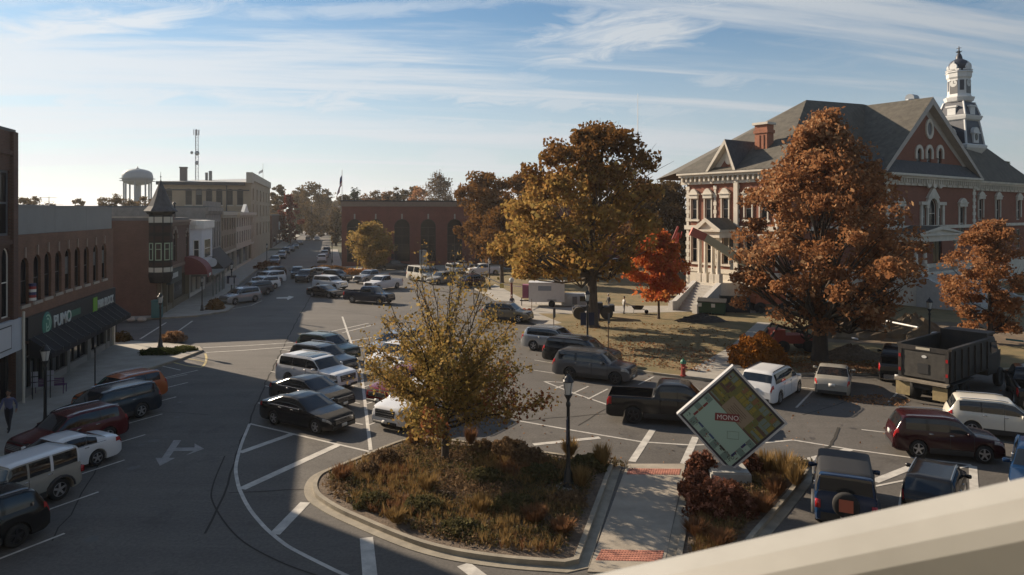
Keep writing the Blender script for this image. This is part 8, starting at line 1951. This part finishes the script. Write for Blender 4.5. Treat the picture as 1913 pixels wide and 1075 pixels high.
# lift boom rising right to left past the portico
bp = G(1420, 583, .1); bl = thing('boom_lift', 'olive telescopic boom with a red tip reaching up across the white portico', 'boom lift', (bp.x, bp.y, .1))
Yb = bp.y; P0_ = Vector((UX(1392, Yb) - bp.x, 0, ZV(493, Yb))); P1_ = Vector((UX(1318, Yb) - bp.x, 0, ZV(446, Yb))); P2_ = Vector((UX(1291, Yb) - bp.x, 0, ZV(434, Yb)))
def beam(mb, a, b2, w, h0, h1):
    d = (b2 - a).normalized(); up = Vector((0, 1, 0)).cross(d); up = -up if up.z < 0 else up
    R0 = [a + Vector((0, s * w, 0)) + up * t * h0 for s, t in ((-1, -1), (1, -1), (1, 1), (-1, 1))]; R1_ = [b2 + Vector((0, s * w, 0)) + up * t * h1 for s, t in ((-1, -1), (1, -1), (1, 1), (-1, 1))]
    mb.grid([R0, R1_], closed=True); mb.face(R0[::-1]); mb.face(R1_)
q = MB(); beam(q, P0_ + (P0_ - P1_) * .6, P1_, .26, .44, .38); q.build('boom', mat('olive_boom', (0.42, 0.36, 0.22), .5), bl)
q = MB(); beam(q, P1_, P2_, .24, .40, .42); q.build('boom_tip', mat('red_boom', (0.40, 0.11, 0.07), .5), bl)
q = MB(); base_ = P0_ + (P0_ - P1_) * .6; q.box(base_.x - 1.6, base_.x + 1.4, -1.0, 1.0, .9, 2.2); q.build('turntable', mat('machine_orange', (0.26, 0.07, 0.03), .6), bl); q = MB(); q.tube([(base_.x, 0, 2.2), tuple(base_)], .3, 8); q.build('mast', plastic, bl)
for x in (-1.2, 1.2):
    for sd in (-1, 1): q = MB(); q.lathe([(.25, -.18), (.55, -.18), (.55, .18), (.25, .18), (.001, .1)], 16); me = q.mesh('wheel', tyre_m); me.transform(Matrix.Translation((base_.x + x, sd * .95, .55)) @ Matrix.Rotation(R(90), 4, 'X')); link('wheel', me, bl)
# second lift: red twin arm and caged platform left of the portico
Y2 = 82.0; x2 = UX(1222, Y2); l2 = thing('man_lift', 'red lift arm with a caged work platform in front of the red maple', 'lift', (x2, Y2, .1))
rl = mat('lift_red', (0.30, 0.05, 0.035), .55); z0 = ZV(489, Y2)
q = MB(); q.box(-.9, .9, -.5, .5, z0 - .1, z0)
for x in (-.88, .88):
    for y in (-.48, .48): q.tube([(x, y, z0), (x, y, z0 + 1.4)], .035, 5)
for z in (.5, .95, 1.4):
    for y in (-.48, .48): q.tube([(-.88, y, z0 + z), (.88, y, z0 + z)], .03, 5)
    for x in (-.88, .88): q.tube([(x, -.48, z0 + z), (x, .48, z0 + z)], .03, 5)
q.build('platform', rl, l2); q = MB(); q.box(-.35, .35, -.55, -.45, z0 + .7, z0 + 1.35); q.build('control_box', plastic, l2)
q = MB(); a, b2 = Vector((.6, .1, z0 + .1)), Vector((UX(1268, Y2) - x2, .1, ZV(437, Y2)))
for dz in (0, .75): q.tube([a + Vector((.9, 0, dz - .1)), b2 + Vector((0, 0, dz))], .14, 6)
for k in range(5): p = a.lerp(b2, k / 5); q.tube([p + Vector((.7, 0, 0)), p + Vector((.9, 0, .8))], .06, 4)
q.tube([b2, (b2.x - .5, 1.5, .6)], .16, 6); q.build('arm', rl, l2); q = MB(); q.box(b2.x - 1.8, b2.x + .8, .6, 2.4, .4, 1.3); q.build('turntable', rl, l2)
for x in (-1.4, .4):
    q = MB(); q.lathe([(.2, -.15), (.45, -.15), (.45, .15), (.2, .15), (.001, .1)], 14); me = q.mesh('wheel', tyre_m); me.transform(Matrix.Translation((b2.x + x, .55, .45)) @ Matrix.Rotation(R(90), 4, 'X')); link('wheel', me, l2)
# red machine under the big rust tree
mp = G(1478, 655, .1); rm_ = thing('mini_loader', 'small red loader machine half hidden under the big rust tree', 'loader', (mp.x, mp.y, .1), R(5))
q = MB(); q.box(-1.5, 1.4, -.6, .6, .6, 1.2); q.box(-1.5, -.7, -.6, .6, 1.2, 1.6); q.build('body', rl, rm_)
q = MB(); q.tube([(1.2, -.5, 1.2), (-1.2, -.5, 1.9), (-2.0, -.5, .6)], .1, 5); q.tube([(1.2, .5, 1.2), (-1.2, .5, 1.9), (-2.0, .5, .6)], .1, 5); q.box(-2.5, -1.9, -.8, .8, .2, .8); q.build('loader_arm', plastic, rm_)
for x in (-.9, 1.0):
    for sd in (-1, 1): q = MB(); q.lathe([(.2, -.14), (.42, -.14), (.42, .14), (.2, .14), (.001, .1)], 16); me = q.mesh('wheel', tyre_m); me.transform(Matrix.Translation((x, sd * .7, .42)) @ Matrix.Rotation(R(90), 4, 'X')); link('wheel', me, rm_)
# wheelie bins, wheelbarrow, mesh, tape
gbin = mat('bin_green', (0.012, 0.055, 0.035), .5)
for i, (u, v, w) in enumerate(((1318, 586, 1.5), (1343, 588, 1.5))):
    t = thing('dumpster', ['green dumpster at the foot of the portico steps, nearer the steps', 'green dumpster with a pale sticker beside the dark screen'][i], 'dumpster', G(u, v, .1), R(-20), 'green dumpsters by the portico steps')
    q = MB(); q.grid([[(-.62, -.5, .12), (.62, -.5, .12), (.62, .5, .12), (-.62, .5, .12)], [(-.7, -.6, 1.25), (.7, -.6, 1.25), (.7, .6, 1.45), (-.7, .6, 1.45)]], closed=True); q.face([(-.62, -.5, .12), (-.62, .5, .12), (.62, .5, .12), (.62, -.5, .12)]); q.face([(-.7, -.6, 1.25), (.7, -.6, 1.25), (.7, .6, 1.45), (-.7, .6, 1.45)]); q.build('bin', gbin, t)
    q = MB(); q.face([(-.74, -.66, 1.27), (.74, -.66, 1.27), (.74, .64, 1.52), (-.74, .64, 1.52)]); q.box(-.74, .74, -.68, -.63, 1.2, 1.28); q.build('lid', plastic, t)
    for x in (-.5, .5): q = MB(); q.lathe([(.001, -.04), (.1, -.04), (.1, .04), (.001, .04)], 10); me = q.mesh('wheel', tyre_m); me.transform(Matrix.Translation((x, -.4, .1)) @ Matrix.Rotation(R(90), 4, 'X')); link('wheel', me, t)
    q = MB(); q.box(-.66 + .0, -.3, -.63, -.60, .75, 1.1); q.build('sticker', plate_m, t)
scn = thing('screen_fence', 'dark screen panel beside the green dumpsters below the portico', 'fence', G(1374, 586, .1), R(-12)); q = MB(); q.box(-1.5, 1.4, -.04, .04, .1, 1.75); q.build('panel', mat('dark_screen', (0.02, 0.022, 0.022), .9), scn)
for x in (-1.5, 0, 1.4): q = MB(); q.tube([(x, .06, 0), (x, .06, 1.85)], .04, 6); q.build('post', plastic, scn)
wb = thing('wheelbarrow', 'dark wheelbarrow beside the person in the pale shirt', 'wheelbarrow', G(1192, 586, .1), R(-10)); q = MB(); q.grid([[(-.35, -.25, .4), (.35, -.25, .4), (.35, .25, .4), (-.35, .25, .4)], [(-.6, -.4, .75), (.6, -.4, .75), (.6, .4, .75), (-.6, .4, .75)]], closed=True); q.face([(-.35, -.25, .4), (-.35, .25, .4), (.35, .25, .4), (.35, -.25, .4)]); q.build('tray', plastic, wb); q = MB(); q.tube([(-1.2, -.3, .95), (.9, -.08, .3)], .025, 5); q.tube([(-1.2, .3, .95), (.9, .08, .3)], .025, 5); q.tube([(-.4, -.28, .55), (-.4, -.28, 0)], .025, 5); q.tube([(-.4, .28, .55), (-.4, .28, 0)], .025, 5); q.build('handle', lat, wb); q = MB(); q.lathe([(.001, -.04), (.2, -.05), (.2, .05), (.001, .04)], 12); me = q.mesh('wheel', tyre_m); me.transform(Matrix.Translation((.85, 0, .2)) @ Matrix.Rotation(R(90), 4, 'X')); link('wheel', me, wb)
om = thing('safety_mesh', 'bright orange safety mesh bundle at the path corner behind the tan suv', 'safety mesh', G(982, 596, .1)); q = MB(); rg = np.random.default_rng(2)
rows = [[(-.55 + 1.1 * i / 8, -.2 + .35 * math.sin(i * 1.1 + j * .8) * .5, .02 + .14 * j + .05 * math.sin(i * 2.1 + j)) for i in range(9)] for j in range(8)]; q.grid(rows); q.build('mesh', mat('safety_orange', (0.62, 0.10, 0.025), .7), om)
q = MB(); q.tube([(.6, 0, 0), (.6, 0, 1.9)], .03, 5); q.build('stake', mat('rusty_post', (0.10, 0.05, 0.03), .8), om)
sp_ = [G(u, v, .1) for u, v in ((900, 560), (948, 566), (990, 590))]
tpz = thing('barrier_tape', 'pale barrier tape strung between stakes past the lamp to the trailer', 'barrier tape', (sp_[0].x, sp_[0].y, .1)); q = MB()
Yt_ = 76.0; pts = [Vector((UX(u, Yt_), Yt_, ZV(v, Yt_))) - Vector((sp_[0].x, sp_[0].y, .1)) for u, v in ((885, 507), (915, 521), (938, 531), (958, 534), (980, 537), (1002, 540))]
q.grid([[p + Vector((0, 0, .05)) for p in pts], [p - Vector((0, 0, .05)) for p in pts]][::-1]); q.grid([[p + Vector((0, .01, .05)) for p in pts], [p + Vector((0, .01, -.05)) for p in pts]]); q.build('tape', mat('tape_white', (0.62, 0.60, 0.55), .6), tpz)
for p in (pts[0], pts[3], pts[5]): q = MB(); q.tube([(p.x, p.y + .05, 0), (p.x, p.y + .05, p.z + .15)], .03, 5); q.build('stake', plastic, tpz)
q = MB(); p = pts[2]; q.box(p.x - .22, p.x + .22, p.y - .04, p.y - .02, p.z - .45, p.z + .05); q.build('warning_plate', mat('warning_yellow', (0.50, 0.40, 0.10), .6), tpz)
cb2 = thing('barber_pole', 'tall dark red stand with a white globe by the barrier tape', 'stand', G(956, 581, .1) + Vector((0, 1.5, 0))); q = MB(); q.lathe([(.2, 0), (.2, .1), (.1, .2), (.1, 2.6), (.16, 2.65), (.16, 2.7)], 10); q.build('post', mat('stand_red', (0.16, 0.03, 0.03), .5), cb2); q = MB(); q.lathe([(.1, 2.7), (.24, 2.85), (.26, 3.0), (.18, 3.2), (.001, 3.25)], 12); q.build('globe', frost, cb2)
# heaps of earth and rubble
def heap(label, pos, rx, ry, h, m, seed, name='dirt_pile', cat='dirt pile'):
    rg = np.random.default_rng(seed); n, k = 22, 9; q = MB(); rows = []
    for j in range(k + 1):
        f = j / k; rows.append([((1 - f) * rx * math.cos(2 * math.pi * i / n) * (1 + .18 * math.sin(3 * i + seed) + rg.normal(0, .06)), (1 - f) * ry * math.sin(2 * math.pi * i / n) * (1 + rg.normal(0, .06)), h * (1 - (1 - f) ** 1.7) * (1 + rg.normal(0, .10)) - .05) for i in range(n)])
    q.grid(rows, closed=True); o = q.build(name, m, None, False, (pos[0], pos[1], .11)); tag(o, label, cat); return o
heap('low dark rubble pile on the lawn before the green dumpsters', G(1312, 603), 2.4, 1.0, .7, mat('dark_rubble', (0.05, 0.042, 0.036), .95, var=.4, scale=5), 3, 'rubble_pile', 'rubble pile')
heap('long brown earth pile right of the big rust tree', G(1600, 632), 3.4, 1.6, 1.3, earth, 4)
heap('dark earth pile behind the black pickup by the works', G(1590, 672), 2.2, 1.0, .9, mulch, 5)
heap('brown earth and brush pile around the dark works lamp', G(1706, 638), 3.2, 1.5, 1.9, earth, 6)
for i, (a, c, lab, m_) in enumerate((((1582, 585), (1715, 612), 'long pale pipe laid over the earth pile by the courthouse', wh_p), ((1575, 628), (1603, 634), 'short pale pipe on the ground right of the big tree', wh_p), ((1880, 634), (1913, 638), 'teal pipes stacked at the right edge of the works', mat('teal_pipe', (0.02, 0.15, 0.17), .5)))):
    za_ = (1.5, .25, .5)[i]; p, r_ = G(a[0], a[1], za_), G(c[0], c[1], za_); t = thing('pipe', lab, 'pipe', p); q = MB(); q.tube([(0, 0, 0), r_ - p], .07, 8); q.build('pipe', m_, t)
hb = thing('hydro_box', 'small white tank behind the dump truck', 'tank', G(1755, 668, .1)); q = MB(); q.lathe([(.3, .5), (.55, .5), (.6, .7), (.6, 1.5), (.45, 1.7), (.001, 1.75)], 14); q.build('tank', wh_p, hb); q = MB(); q.box(-.7, .7, -.5, .5, 0, .5); q.build('cradle', plastic, hb)
# ---- the window ledge the camera looks over ------------------------------------------------
wl = thing('window_ledge', 'cream painted window ledge sloping across the lower right corner in the foreground', 'window ledge', (0, 0, 0))
def LP(u, v, Y): return Vector((UX(u, Y), Y, ZV(v, Y)))
a, c = LP(1000, 1099, .52), LP(2050, 862, .40)
d = (c - a); dn = d.normalized(); back = Vector((-dn.y, dn.x, 0)).normalized() * -1
prof = [(0, 0), (.012, .004), (.028, .001), (.040, -.006), (.046, -.014), (.050, -.030), (.058, -.034), (.075, -.034), (.30, -.10), (.30, -.2), (0.02, -.2), (0.0, -.05), (-.004, -.012)]
rows = []
for P in (a - d * .5, a, c, c + d * .6): rows.append([P + back * x + Vector((0, 0, z)) for x, z in prof])
q = MB(); q.grid(rows, closed=True); ob = q.build('ledge', mat('ledge_cream', (0.33, 0.325, 0.305), 0.5, col2=(0.28, 0.275, 0.255), scale=8), wl, False)

mb = MB(); rw = Matrix.Rotation(math.atan2(d.y, d.x), 4, 'Z'); mb.box(-28, 26, -14, -0.75, 0, 14.5, M=rw)
mb.build('wall', cream, wl)  # unseen building behind the camera, added to cut sky light; cream for neutral bounce
